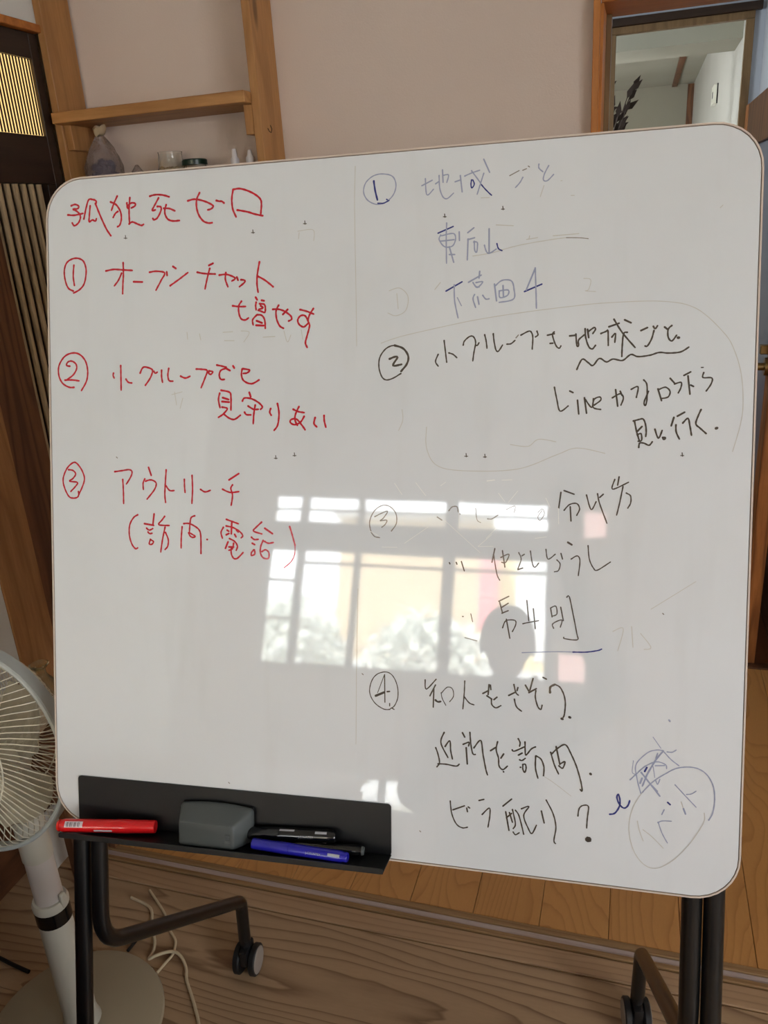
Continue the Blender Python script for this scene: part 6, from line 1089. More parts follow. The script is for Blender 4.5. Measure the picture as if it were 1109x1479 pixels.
# ink
def ribbon(bm, P, wd, mi, z):
    n = len(P); hw = wd/2; Ls, Rs = [], []
    if n == 2 and (Vector(P[0])-Vector(P[1])).length < 1e-5: P = [P[0], (P[1][0]+hw*.3, P[1][1])]
    P = [Vector((x, y)) for x, y in P]
    keep = [P[0]]
    for p in P[1:]:
        if (p-keep[-1]).length > hw*.25: keep.append(p)
    if len(keep) < 2: keep = [P[0], P[0]+Vector((hw*.6, 0))]
    P = keep; n = len(P)
    for i in range(n):
        a = P[max(i-1, 0)]; b = P[min(i+1, n-1)]; d = (b-a).normalized() if (b-a).length > 1e-9 else Vector((1, 0)); nn = Vector((-d.y, d.x))
        k = hw*(1.12 if i == 0 else (.95+.10*math.sin(i*1.7)))
        Ls.append(P[i]+nn*k); Rs.append(P[i]-nn*k)
    d0 = (P[1]-P[0]).normalized(); d1 = (P[-1]-P[-2]).normalized()
    cap0 = [P[0]+Matrix.Rotation(t_, 2)@Vector((-d0.y, d0.x))*hw*1.12 for t_ in (PI*.25, PI*.5, PI*.75)]
    cap1 = [P[-1]+Matrix.Rotation(-t_, 2)@Vector((-d1.y, d1.x))*hw for t_ in (PI*.25, PI*.5, PI*.75)]
    vl = [bm.verts.new((p.x, p.y, z)) for p in Ls]; vr = [bm.verts.new((p.x, p.y, z)) for p in Rs]
    for i in range(n-1): bm.faces.new((vl[i], vr[i], vr[i+1], vl[i+1])).material_index = mi
    c0 = [bm.verts.new((p.x, p.y, z)) for p in cap0]; c1 = [bm.verts.new((p.x, p.y, z)) for p in cap1]
    bm.faces.new([vl[0]]+c0+[vr[0]]).material_index = mi
    bm.faces.new([vr[-1]]+c1[::-1]+[vl[-1]]).material_index = mi
INKLAB = {'title': 'red heading', 'red1': 'red line with circled 1', 'red1b': 'red continuation line', 'red2': 'red line with circled 2', 'red3': 'red line with circled 3',
 'blue1': 'faded blue line with circled 1', 'black2': 'black line with circled 2 and wavy underline', 'black4': 'thin black line with circled 4', 'drawing': 'pale blue scribble and round face outline', 'ghost': 'faint wiped-off marks', 'scratch_glint': 'fine scratches with their glints painted pale', 'blueline': 'blue underline stroke'}
zi = 0
for gname, strokes in INK.items():
    if gname in ('ghost', 'scratch_glint', 'drawing', 'blueline'): clusters = [strokes]
    else:       # a circled number and the words after it are separate parts
        clusters = []; hi = None
        for s_ in sorted(strokes, key=lambda s_: min(map(int, s_[2].split()[::2]))):
            xs = list(map(int, s_[2].split()[::2]))
            if hi is None or min(xs) > hi+150: clusters.append([])
            clusters[-1].append(s_); hi = max(xs) if hi is None else max(hi, max(xs))
    for ci, strokes in enumerate(clusters):
     cols = sorted(set(s[0] for s in strokes)); bm = bmesh.new()
     for k, (c, wd, q) in enumerate(strokes):
        q = [int(v)/10000 for v in q.split()]; zi += 1
        ribbon(bm, list(zip(q[::2], q[1::2])), wd/10000, cols.index(c), .00012+.0000006*zi)
     nm = {'drawing': 'drawing', 'ghost': 'old_marks', 'scratch_glint': 'scratches', 'blueline': 'underline'}.get(gname, 'handwriting')
     o = link(nm, bm, ['ink_'+c for c in cols], wb, kind='stuff' if gname in ('ghost', 'scratch_glint') else None)
     if gname in INKLAB and ci == 0: o['label'] = INKLAB[gname]
# tray
tr_m = Matrix.Translation((-.502, -.566, 0)) @ Matrix.Rotation(math.radians(.78), 4, 'Z')
bm = bmesh.new()
pl = rrect(-.2545, .2545, 0, .0748, .006, 4); pl = [(x, y if y > .004 else 0.0) for x, y in pl]
prism(bm, rrect(-.2545, .2545, -.0012, .0748, .005, 4), .0006, .0026)
box(bm, (-.2545, -.0014, .0006), (.2545, 0.0, .0560), .0003)
prism(bm, [(x, y) for x, y in rrect(-.2545, .2545, -.0014, .0068, .0038, 4)], .0545, .0562)
bm.transform(tr_m); tray = link('pen_tray', bm, 'black', wb)
# posts and rear arms
def post(u, vt=.36):
    bm = bmesh.new(); bt = L((0, 0, 0)); 
    p0 = Vector((u, vt, -.036)); p1 = Vector((u, -1.198, -.036)); tube(bm, [p0, p1], .0140, 16); return link('post', bm, 'tube', wb, True), BM @ p1
def caster(C, yaw, hub_side=1):
    """C: point on the floor under the wheels, world"""
    C = Vector(C); ax = Vector((math.cos(yaw), math.sin(yaw), 0)); r = .0315
    bm = bmesh.new(); 
    box(bm, (-.0085, -.022, .030), (.0085, .022, .068), .004, 2); bm.transform(Matrix.Translation(C) @ Matrix.Rotation(yaw, 4, 'Z'))
    lathe(bm, [(.0, .066), (.009, .066), (.011, .074), (.009, .088), (.0, .088)], c=C, seg=12)
    bm.transform(BI); cs = link('caster', bm, 'rubber', wb, True)
    for s in (-1, 1):
        bm = bmesh.new(); c0 = C+Vector((0, 0, r))+ax*(s*.0095)
        lathe(bm, [(.0, 0), (r*.9, 0), (r, .003), (r, .0115), (r*.93, .0135), (r*.86, .0135), (.0, .0135)], c=c0, axis=ax*s, seg=26); bm.transform(BI); link('wheel', bm, 'rubber', cs, True)
        bm = bmesh.new(); lathe(bm, [(.0, .0136), (r*.85, .0136), (r*.80, .0150), (.0, .0150)], c=c0, axis=ax*s, seg=26); bm.transform(BI); link('hub_disc', bm, 'hub', cs, True)
for u in (-.778, .196):
    o, e = post(u); 
    bm = bmesh.new(); lathe(bm, [(.0, 0), (.0165, 0), (.0165, .05), (.0, .05)], c=e+Vector((0, 0, -.03)), axis=(0, -.3, .954), seg=14); bm.transform(BI); link('post_foot', bm, 'rubber', wb, True)
    caster((e.x, e.y-.004, 0), .3)
for (u, vb, corner, base, yaw) in ((-.7465, -.792, (-.703, 1.067, .186), (-.708, 1.067, 0), .10), (.1675, -.80, (.058, 1.128, .186), (.056, 1.128, 0), .18)):
    up = BM @ Vector((u, .10, -.036)); bend = BM @ Vector((u, vb, -.036))
    pts = arc_pts([up, bend, Vector(corner), Vector((base[0], base[1], .088))], .060, 8)
    # tighter radius at the caster end
    a = arc_pts([up, bend, (bend+Vector(corner))/2], .075, 8); b = arc_pts([(bend+Vector(corner))/2, Vector(corner), Vector((base[0], base[1], .086))], .028, 7)
    bm = bmesh.new(); tube(bm, a[:-1]+b, .0125, 14); bm.transform(BI); link('rear_arm', bm, 'tube', wb, True); caster(base, yaw)
for v in (-.44, .30):
    bm = bmesh.new(); tube(bm, [(-.764, v, -.036), (.182, v, -.036)], .010, 10); link('crossbar', bm, 'tube', wb, True)

# ---------------------------------------------------------------- markers, eraser
def marker(name, label, A, B_, r, body, cap, endm, stickers, group=None, roll=0):
    """A: plain end, B_: cap end, in the board's own frame"""
    A, B_ = Vector(A), Vector(B_); d = (B_-A).normalized(); Ln = (B_-A).length
    up = Vector((0, 0, 1)); up = (up-d*up.dot(d)).normalized(); sd = d.cross(up)
    up, sd = up*math.cos(roll)+sd*math.sin(roll), sd*math.cos(roll)-up*math.sin(roll)
    Mx = Matrix((d, sd, up)).transposed().to_4x4(); Mx.translation = A
    root = empty(name, label, 'marker', M=BM @ Mx, group=group)
    bm = bmesh.new(); lathe(bm, [(.0, .004), (r*.80, .004), (r*.98, .009), (r, .012), (r, Ln*.60), (.0, Ln*.60)], axis=(1, 0, 0), seg=22); link('barrel', bm, body, root, True)
    bm = bmesh.new(); lathe(bm, [(.0, Ln*.602), (r*1.03, Ln*.602), (r*1.03, Ln*.74), (r*.99, Ln*.745), (r*.95, Ln-.002), (r*.90, Ln), (r*.6, Ln), (.0, Ln-.001)], axis=(1, 0, 0), seg=22); link('cap', bm, cap, root, True)
    bm = bmesh.new(); lathe(bm, [(.0, 0), (r*.72, 0), (r*.86, .0015), (r*.90, .0038), (.0, .0039)], axis=(1, 0, 0), seg=20); link('end_plug', bm, endm, root, True)
    for (x0, x1, a0, a1, m) in stickers:
        bm = bmesh.new(); n = 6; g = []
        for k in range(n+1):
            a = math.radians(a0+(a1-a0)*k/n); R_ = r*(1.012 if x0 < Ln*.6 else 1.045)
            g.append([bm.verts.new((x, R_*math.cos(a), R_*math.sin(a))) for x in (x0, x1)])
        for k in range(n): bm.faces.new((g[k][0], g[k][1], g[k+1][1], g[k+1][0]))
        link('sticker' if m.startswith('label') else 'print', bm, m, root, True)
    return root
bars = []
for i in range(17):
    x = .0165+i*.00125
    if i % 5 != 3: bars.append((x, x+(.0008 if i % 3 else .0005), 104, 143, 'print_d'))
bars = [(a, b, c, d, e) for a, b, c, d, e in bars]
def fix(root, Rr):
    for ch in root.children:
        if ch.name.startswith('print'):
            for v in ch.data.vertices: v.co.y *= 1.006; v.co.z *= 1.006
mk = marker('marker', 'red marker pen lying on the left end of the black tray', (-.764, -.5572, .046), (-.614, -.5548, .018), .0100, 'red_p', 'red_p', 'red_cap', [(.014, .042, 98, 150, 'label_w'), (.060, .088, 62, 78, 'label_s')]+bars, 'marker pens on the tray')
fix(mk, .01)
def lettering(root, text, x, r, ang, size, mat, name='lettering'):
    cu = bpy.data.curves.new(name, 'FONT'); cu.body = text; cu.size = size; cu.extrude = .00003; cu.align_x = 'LEFT'; cu.align_y = 'CENTER'
    tmp = bpy.data.objects.new(name, cu); COL.objects.link(tmp); dg = bpy.context.evaluated_depsgraph_get(); me = bpy.data.meshes.new_from_object(tmp.evaluated_get(dg)); bpy.data.objects.remove(tmp)
    for v in me.vertices:
        t_ = ang+v.co.y/r; rr = r*1.03+v.co.z; v.co = (x+v.co.x, rr*math.cos(t_), rr*math.sin(t_))
    me.materials.clear(); me.materials.append(MAT[mat]); o = bpy.data.objects.new(name, me); COL.objects.link(o); o.parent = root; return o
mb = marker('marker', 'black marker pen against the tray back, right of the eraser', (-.3270, -.5390, .0135), (-.468, -.5490, .0140), .0096, 'black_p', 'black_p', 'black_p', [(.012, .030, 30, 52, 'label_s'), (.062, .086, 20, 38, 'label_s'), (.014, .084, 138, 150, 'label_s')], 'marker pens on the tray')
mc = marker('marker', 'second black marker pen, its blunt end poking out behind the blue one', (-.2850, -.5550, .0140), (-.3850, -.5548, .0255), .0074, 'black_p', 'black_p', 'eraser', [(.055, .096, 60, 100, 'twine')], 'marker pens on the tray')
md = marker('marker', 'blue marker pen at the front lip of the black tray', (-.3010, -.5528, .0435), (-.4475, -.5535, .0345), .0083, 'blue_p', 'blue_p', 'blue_p', [(.010, .028, 48, 72, 'label_s')], 'marker pens on the tray')
for rt, rr, an, x in ((md, .0083, 1.30, .040), (mb, .0096, 1.42, .034)):
    lt = lettering(rt, 'J-COUNTEX', 0, rr, 0, .0042, 'label_s')
    # text must read from the capped end: flip along the axis
    for v in lt.data.vertices:
        tx = v.co.x; ta = math.atan2(v.co.z, v.co.y); R2 = math.hypot(v.co.y, v.co.z); v.co = (x+.021-tx, R2*math.cos(an-ta), R2*math.sin(an-ta))
# eraser: front face smaller than its base, arched top
er = empty('whiteboard_eraser', 'grey whiteboard eraser standing in the black tray between the pens', 'eraser', M=BM @ Matrix.Translation((-.515, -.5655, 0)) @ Matrix.Rotation(math.radians(.6), 4, 'Z'))
bm = bmesh.new()
def loop(x0, x1, y0, y1, arch, ch, z):
    P = [(x0+ch, y0), (x1-ch, y0), (x1, y0+ch), (x1, y1-ch*1.2)]
    for k in range(9):
        s = k/8; P.append((x1-ch*.8-(x1-x0-1.6*ch)*s, y1+arch*4*s*(1-s)))
    P += [(x0, y1-ch*1.2), (x0, y0+ch)]
    return [bm.verts.new((x, y, z)) for x, y in P]
Ls_ = [loop(-.0585, .0585, .0002, .0510, .0045, .0035, .0082), loop(-.0585, .0585, .0002, .0510, .0045, .0035, .0130), loop(-.0570, .0570, .0006, .0490, .0040, .004, .0160),
       loop(-.0455, .0430, .0022, .0400, .0008, .0030, .0445), loop(-.0435, .0410, .0042, .0380, .0006, .0030, .0465)]
for A_, B2 in zip(Ls_, Ls_[1:]):
    for k in range(len(A_)): bm.faces.new((A_[k], A_[(k+1) % len(A_)], B2[(k+1) % len(A_)], B2[k]))
bm.faces.new(Ls_[0][::-1]); bm.faces.new(Ls_[-1]); link('handle', bm, 'eraser', er, True)
bm = bmesh.new(); box(bm, (-.0575, .0006, .0030), (.0575, .0515, .0080), .001); link('felt', bm, 'felt', er)
bm = bmesh.new(); prism(bm, rrect(.0285, .0375, .0105, .0265, .001, 2), .0463, .0469); link('embossed_mark', bm, 'eraser_d', er)
for k in range(4):
    bm = bmesh.new(); box(bm, (.0298, .013+.003*k, .0469), (.0362, .0142+.003*k, .0472)); link('emboss_line', bm, 'eraser', er)

# ================================================================ pedestal fan
fan = empty('pedestal_fan', 'white pedestal fan with wire grille standing by the whiteboard', 'fan', (-.985, .868, 0))
def W2(p): return Vector(p)-Vector((-.985, .868, 0))
bm = bmesh.new(); lathe(bm, [(.0, 0), (.166, 0), (.1685, .004), (.166, .010), (.150, .0155), (.06, .020), (.040, .026), (.0, .026)], seg=64); link('base', bm, 'fan_b', fan, True)
PX, PY = -.968-(-.985), .870-.868
bm = bmesh.new(); lathe(bm, [(.0, .026), (.036, .026), (.033, .034), (.0305, .05), (.0295, .285), (.0, .285)], c=(PX, PY, 0), seg=28); link('lower_tube', bm, 'fan_w', fan, True)
bm = bmesh.new(); lathe(bm, [(.0, .286), (.0310, .286), (.0310, .317), (.0, .317)], c=(PX, PY, 0), seg=28); link('black_band', bm, 'black_p', fan, True)
bm = bmesh.new(); lathe(bm, [(.0, .3175), (.0315, .3175), (.0322, .326), (.0290, .334), (.0, .334)], c=(PX, PY, 0), seg=28); box(bm, (PX+.026, PY-.006, .32), (PX+.034, PY+.006, .350), .002); link('collar', bm, 'fan_w', fan, True)
bm = bmesh.new(); lathe(bm, [(.0, .3345), (.0245, .3345), (.0245, .43), (.0, .43)], c=(PX, PY, 0), seg=28); link('upper_tube', bm, 'fan_p', fan, True)
bm = bmesh.new(); lathe(bm, [(.0, .4305), (.0265, .4305), (.0265, .56), (.022, .60), (.0, .60)], c=(PX, PY, 0), seg=28); link('neck', bm, 'fan_w', fan, True)
bm = bmesh.new(); lathe(bm, [(.0, 0), (.034, 0), (.034, .008), (.030, .011), (.0, .012)], seg=28)
for v in bm.verts: v.co.x *= 1.05; v.co.y *= .6
bm.transform(Matrix.Translation((.012, -.098, .018))); sp_ = link('switch_panel', bm, 'black_p', fan, True)
for k in range(3):
    bm = bmesh.new(); lathe(bm, [(.0, 0), (.005, 0), (.005, .003), (.0, .0035)], c=(-.004+.014*k, -.100, .030), seg=12); link('button', bm, 'red_p' if k == 0 else 'eraser', sp_, True)
nz = Vector((math.cos(.143)*math.cos(-1.514), math.cos(.143)*math.sin(-1.514), math.sin(.143)))
hx = Vector((0, 0, 1)).cross(nz).normalized(); hy = nz.cross(hx)
HM = Matrix((hx, hy, nz)).transposed().to_4x4(); HM.translation = W2((-.9936, .8174, .690))
def hpart(name, bm, mat, parent=fan, smooth=True, kind=None):
    if parent is fan: return link(name, bm, mat, fan, smooth, kind, M=HM)
    return link(name, bm, mat, parent, smooth, kind)
RF = .1775
bm = bmesh.new(); tube(bm, [(RF*math.cos(a), RF*math.sin(a), .0035) for a in [2*PI*k/72 for k in range(72)]], .0042, 8, closed=True)
lathe(bm, [(RF+.0005, -.0195), (RF+.0035, -.0195), (RF+.0035, .002), (RF+.0005, .002)], seg=72, closed=True); rim = hpart('rim', bm, 'fan_r')
bm = bmesh.new(); tube(bm, [(.105*math.cos(a), .105*math.sin(a), .0500) for a in [2*PI*k/56 for k in range(56)]], .0013, 6, closed=True)
lathe(bm, [(.0, .0600), (.044, .0600), (.052, .056), (.055, .0500), (.0, .0500)], seg=40); fg = hpart('front_grille', bm, 'fan_wire')
bm = bmesh.new(); tube(bm, [(.11*math.cos(a), .11*math.sin(a), -.072) for a in [2*PI*k/56 for k in range(56)]], .0013, 6, closed=True); rg = hpart('rear_grille', bm, 'fan_wire')
def wires(parent, n, prof, twist, rad):
    me = None
    for k in range(n):
        if me is None:
            bm = bmesh.new(); r0, r1 = prof[0][0], prof[-1][0]
            tube(bm, [(r*math.cos(twist*((r-r0)/(r1-r0))**1.3), r*math.sin(twist*((r-r0)/(r1-r0))**1.3), z) for r, z in prof], rad, 4, cap=False)
            o = link('wire', bm, 'fan_wire', parent, True); me = o.data
        else: o = bpy.data.objects.new('wire', me); COL.objects.link(o); o.parent = parent
        o.rotation_euler = (0, 0, 2*PI*k/n)
wires(fg, 84, [(.052, .0535), (.07, .0535), (.09, .0525), (.11, .049), (.13, .0425), (.15, .0325), (.165, .0195), (.174, .004)], math.radians(-26), .00085)
wires(rg, 84, [(.045, -.078), (.08, -.077), (.11, -.073), (.135, -.064), (.155, -.050), (.168, -.034), (.1765, -.018)], math.radians(34), .00085)
bm = bmesh.new(); lathe(bm, [(.0, .0655), (.046, .0655), (.053, .0625), (.056, .0605), (.0, .0603)], seg=36); hpart('front_badge', bm, 'navy')
bm = bmesh.new(); lathe(bm, [(.0, .022), (.020, .022), (.026, .016), (.028, .0), (.028, -.03), (.0, -.03)], seg=28); bh = hpart('blade_hub', bm, 'navy')
for k in range(5):
    bm = bmesh.new(); g = []
    for i in range(9):
        r = .024+(.158-.024)*i/8; wd = .30+.62*math.sin(PI*min(1, .15+.62*i/8)); row = []
        for j in range(9):
            a = (j/8-.5)*wd*1.05+.25*(i/8)**2; z = -.004-.026*(j/8-.5)*(1.3-.4*i/8)-.006*math.sin(PI*j/8)
            rr = r if i < 8 else r-.016*abs(j/8-.5)**2*4
            row.append(bm.verts.new((rr*math.cos(a), rr*math.sin(a), z)))
        g.append(row)
    for i in range(8):
        for j in range(8): bm.faces.new((g[i][j], g[i+1][j], g[i+1][j+1], g[i][j+1]))
    bmesh.ops.solidify(bm, geom=bm.faces[:], thickness=.0015)
    o = link('blade', bm, 'blade', bh, True); o.rotation_euler = (0, 0, 2*PI*k/5+.35)
bm = bmesh.new(); lathe(bm, [(.0, -.081), (.046, -.081), (.050, -.090), (.050, -.13), (.042, -.158), (.02, -.168), (.0, -.170)], seg=32); hpart('motor_housing', bm, 'fan_w')
bm = bmesh.new(); tube(bm, [W2((-.9936, .8174, .690))+(-nz)*.12, Vector((PX, PY, .615)), Vector((PX, PY, .595))], [.030, .026, .022], 16); link('tilt_joint', bm, 'fan_w', fan, True)
def cable(name, label, pts, r, mat, group=None):
    Q = [Vector(p) for p in pts]; P = []
    E = [Q[0]]+Q+[Q[-1]]
    for i in range(1, len(E)-2):
        p0, p1, p2, p3 = E[i-1:i+3]
        for k in range(6):
            t_ = k/6; P.append(.5*(2*p1+(p2-p0)*t_+(2*p0-5*p1+4*p2-p3)*t_**2+(3*p1-p0-3*p2+p3)*t_**3))
    P.append(Q[-1]); bm = bmesh.new(); tube(bm, P, r, 8); o = link(name, bm, mat, None, True); return tag(o, label, 'cable', group)
cable('fan_cable', 'cream fan cable looping over the floor from behind the fan base', [(-1.06, 1.17, .006), (-1.0, 1.155, .004), (-.969, 1.111, .004), (-.942, 1.08, .004), (-.930, 1.056, .004), (-.928, 1.036, .0045), (-.914, 1.044, .009), (-.895, 1.056, .010), (-.878, 1.06, .010), (-.859, 1.053, .008), (-.839, 1.035, .005), (-.823, 1.01, .004), (-.795, .981, .004), (-.772, .956, .004), (-.753, .933, .004), (-.732, .90, .004), (-.70, .82, .004), (-.64, .70, .004), (-.50, .60, .004)], .0034, 'cord_w')
cable('fan_cable', 'second cream cable loop tucked against the right of the fan base', [(-1.03, 1.20, .004), (-.96, 1.15, .004), (-.933, 1.119, .004), (-.90, 1.094, .004), (-.889, 1.075, .004), (-.884, 1.057, .004), (-.888, 1.036, .004), (-.893, 1.01, .004)], .0030, 'cord_w')
cable('black_cable', 'black cable on the floor left of the fan base', [(-1.36, .99, .005), (-1.29, .963, .005), (-1.249, .959, .005), (-1.207, .952, .005), (-1.162, .946, .005)], .0042, 'cord_b')
cable('black_cable', 'short black cable emerging behind the fan base under the rear arm', [(-.978, 1.105, .004), (-.980, 1.085, .004), (-.983, 1.06, .004), (-.985, 1.042, .004)], .0035, 'cord_b')
cable('hanging_cable', 'thin cable hanging down behind the fan tube', [(-1.045, .90, .60), (-1.048, .91, .50), (-1.040, .91, .42), (-1.012, .90, .345), (-.992, .892, .31)], .0028, 'cord_w')


# ================================================================ left corner bits
pb = empty('white_board_strip', 'narrow off-white board leaning upright on the wall behind the fan stem', 'board', (-1.300, 1.236, 0))
bxo('board', (-.006, -.028, .0), (.006, .022, .16), 'white_plaster', pb, .002)
st = empty('low_stool', 'small brown wooden stool hidden behind the fan, holding a glass bottle', 'stool', (-1.265, 1.245, 0))
bxo('seat', (-.085, -.085, .392), (.085, .085, .412), 'brown_y', st, .004)
for sx in (-1, 1):
    for sy in (-1, 1): bxo('leg', (sx*.065-.012, sy*.065-.012, 0), (sx*.065+.012, sy*.065+.012, .3915), 'brown_z', st, .002)
bt = empty('glass_bottle', 'amber-tinted glass bottle with flared neck on the stool behind the fan', 'bottle', (-1.246, 1.255, .4125))
bm = bmesh.new(); lathe(bm, [(.0, 0), (.036, 0), (.041, .010), (.041, .045), (.032, .085), (.016, .110), (.012, .118), (.012, .130), (.019, .138), (.022, .142), (.018, .144), (.0095, .136), (.0095, .117), (.029, .082), (.038, .044), (.038, .012), (.0, .005)], seg=30); link('glass', bm, 'amber', bt, True)
bm = bmesh.new()
for k in range(26):
    a = 2*PI*k/13; z = .012+.008*(k % 9); bmesh.ops.create_icosphere(bm, subdivisions=1, radius=.0032, matrix=Matrix.Translation((.0425*math.cos(a)*(1 if z < .05 else .86), .0425*math.sin(a)*(1 if z < .05 else .86), z)))
link('bead_band', bm, 'amber', bt, True, kind='stuff')

# ================================================================ far room: thermostat, dried plant
th = empty('wall_control', 'ivory wall control panel with black slot in the far room', 'control panel', (.352, 5.33, 1.95))
bm = bmesh.new(); box(bm, (-.004, -.085, -.046), (.0175, .085, .050), .0012); link('case', bm, 'thermo', th)
bm = bmesh.new(); box(bm, (-.0052, -.035, -.014), (-.0041, .02, .018)); link('display', bm, 'black', th)
bm = bmesh.new(); box(bm, (.0115, -.0885, -.046), (.0178, -.0853, .054)); link('edge_shadow', bm, 'black', th)  # black strip standing in for the shadow beside the case
vs = empty('dried_plant', 'dark dried branches in a tall vase just inside the far doorway', 'plant', (-.20, 4.22, 0))
bm = bmesh.new(); lathe(bm, [(.0, 0), (.09, 0), (.11, .2), (.10, .6), (.06, 1.0), (.045, 1.1), (.055, 1.15), (.045, 1.15), (.036, 1.1), (.0, 1.05)], seg=24); link('vase', bm, 'vase', vs, True)
rnd = random.Random(3)
for k in range(11):
    dx = rnd.uniform(-.02, .17); dy = rnd.uniform(-.06, .06); top = rnd.uniform(1.72, 1.96)
    P = [Vector((0, 0, 1.08)), Vector((dx*.15, dy*.3, 1.45)), Vector((dx*.45, dy*.7, (top+1.5)/2)), Vector((dx, dy, top))]
    bm = bmesh.new(); tube(bm, P, [.007, .006, .004, .002], 6); br = link('branch', bm, 'plant', vs, True)
    for q in range(5):
        s = rnd.uniform(.25, 1); b = P[2].lerp(P[3], s) if s > .3 else P[1].lerp(P[2], .9)
        d = Vector((rnd.uniform(.1, 1), rnd.uniform(-.3, .3), rnd.uniform(.2, 1.0))).normalized(); ln = rnd.uniform(.035, .075); wv = Vector((-d.z, 0, d.x))*ln*.20
        bm = bmesh.new(); V_ = [bm.verts.new(p) for p in (b, b+d*ln*.4+wv, b+d*ln, b+d*ln*.4-wv)]; bm.faces.new(V_)
        bmesh.ops.solidify(bm, geom=bm.faces[:], thickness=.0012); link('leaf', bm, 'plant', br)

# ================================================================ what the board mirrors: person, garden
def skin_body(name, verts, edges, radii, mat, parent, sub=2, rootv=0):
    me = bpy.data.meshes.new(name); me.from_pydata(verts, edges, []); me.materials.append(MAT[mat])
    o = bpy.data.objects.new(name, me); COL.objects.link(o); o.parent = parent
    sk = o.modifiers.new('skin', 'SKIN'); sk.use_smooth_shade = True
    for i, r in enumerate(radii):
        s = me.skin_vertices[0].data[i]; s.radius = r if isinstance(r, tuple) else (r, r); s.use_root = (i == rootv)
    ss = o.modifiers.new('sub', 'SUBSURF'); ss.levels = sub; ss.render_levels = sub
    return o
per = empty('person', 'seated person in dark clothes holding up a phone in front of the board', 'person', (-.17, -.42, 0))
def Pp(l): return [(x+.17, y+.42, z) for x, y, z in l]
bodyv = Pp([(-.17, -.42, .42), (-.17, -.43, .56), (-.165, -.41, .70), (-.16, -.37, .82), (-.155, -.34, .90), (-.15, -.31, .97),
  (-.32, -.38, .82), (-.38, -.26, .62), (-.22, -.10, .78), (.01, -.35, .82), (.13, -.24, .93), (.010, -.085, 1.175),
  (-.27, -.40, .40), (-.30, .00, .41), (-.30, .02, .08), (-.07, -.40, .40), (-.02, .00, .41), (-.02, .02, .08), (-.30, .13, .035), (-.02, .13, .035), (.000, -.076, 1.225), (.004, -.080, 1.205), (-.160, -.085, .815), (-.185, -.091, .80), (.06, -.16, 1.05), (-.30, -.18, .70)])
skin_body('clothed_body', bodyv, [(0, 1), (1, 2), (2, 3), (3, 4), (4, 5), (3, 6), (6, 7), (7, 25), (25, 8), (8, 23), (23, 22), (3, 9), (9, 10), (10, 24), (24, 11), (11, 21), (21, 20), (0, 12), (12, 13), (13, 14), (14, 18), (0, 15), (15, 16), (16, 17), (17, 19)],
  [(.15, .10), (.135, .095), (.145, .10), (.13, .085), (.06, .055), (.048, .048), .062, .05, .036, .062, .05, .034, .09, .07, .045, .09, .07, .045, .035, .035, .026, .028, .026, .028, .044, .045], 'cloth_d', per)
hv = Pp([(-.15, -.31, .95), (-.148, -.285, 1.00), (-.148, -.275, 1.045), (-.148, -.28, 1.075)])
head = skin_body('head', hv, [(0, 1), (1, 2), (2, 3)], [.042, (.056, .060), (.064, .076), (.05, .058)], 'skin', per)
bm = bmesh.new(); bmesh.ops.create_uvsphere(bm, u_segments=20, v_segments=14, radius=.082)
for v in list(bm.verts):
    v.co = Vector((v.co.x*.88, v.co.y*1.02, v.co.z*1.05))
bmesh.ops.delete(bm, geom=[v for v in bm.verts if v.co.y > .03 and v.co.z < .036], context='VERTS')
bm.transform(Matrix.Translation(Vector(hv[2])+Vector((0, -.012, .012)))); link('hair', bm, 'hair', per, True)
bm = bmesh.new()
for s in (-1, 1): bmesh.ops.create_icosphere(bm, subdivisions=2, radius=.009, matrix=Matrix.Translation(Vector(hv[2])+Vector((s*.026, .060, -.006))))
link('eyes', bm, 'hair', per, True)
bm = bmesh.new(); lathe(bm, [(.014, 0), (.010, .018), (.004, .034), (.0, .036)], c=Vector(hv[2])+Vector((0, .072, -.032)), axis=(0, -.25, 1), seg=10); link('nose', bm, 'skin', per, True)
bm = bmesh.new(); box(bm, (-.022, -.003, -.004), (.022, .003, .004), .002); bm.transform(Matrix.Translation(Vector(hv[2])+Vector((0, .062, -.048)))); link('mouth', bm, 'skin', per, True)
bm = bmesh.new()
for s in (-1, 1): bmesh.ops.create_icosphere(bm, subdivisions=2, radius=.018, matrix=Matrix.Translation(Vector(hv[2])+Vector((s*.068, -.005, -.012))) @ Matrix.Diagonal((.4, .9, 1.5, 1)))
link('ears', bm, 'skin', per, True)
# right hand around the phone, left hand raised at the chest
def hand(wrist, palm, dirs, name):
    V_ = [wrist, palm]; E_ = [(0, 1)]; R_ = [(.026, .018), (.036, .016)]
    for (off, kn) in dirs:
        i0 = len(V_); b = Vector(palm)+Vector(off); V_.append(tuple(b)); E_.append((1, i0)); R_.append((.012, .010)); p = b
        for d in kn:
            p = p+Vector(d); V_.append(tuple(p)); E_.append((len(V_)-2, len(V_)-1)); R_.append((.0085, .0085))
    return skin_body(name, V_, E_, R_, 'skin', per, 2)
o0 = Vector((.17, .42, 0))
w1 = tuple(Vector((-.005, -.070, 1.215))+o0); p1 = tuple(Vector((-.015, -.050, 1.300))+o0)
hand(w1, p1, [((.016-.014*k, .004, .028), ((.014, .016, .016), (-.016, .018, .010), (-.020, .004, .004))) for k in range(1)] +
     [((.026, .006, .030-.020*k), ((.012, .016, .002), (-.014, .016, .001), (-.020+.002*k, .003, 0))) for k in range(4)] + [((-.030, -.006, .010), ((-.010, .004, .024), (-.002, .006, .022)))], 'right_hand')
w2 = tuple(Vector((-.16, -.085, .815))+o0); p2 = tuple(Vector((-.085, -.065, .870))+o0)
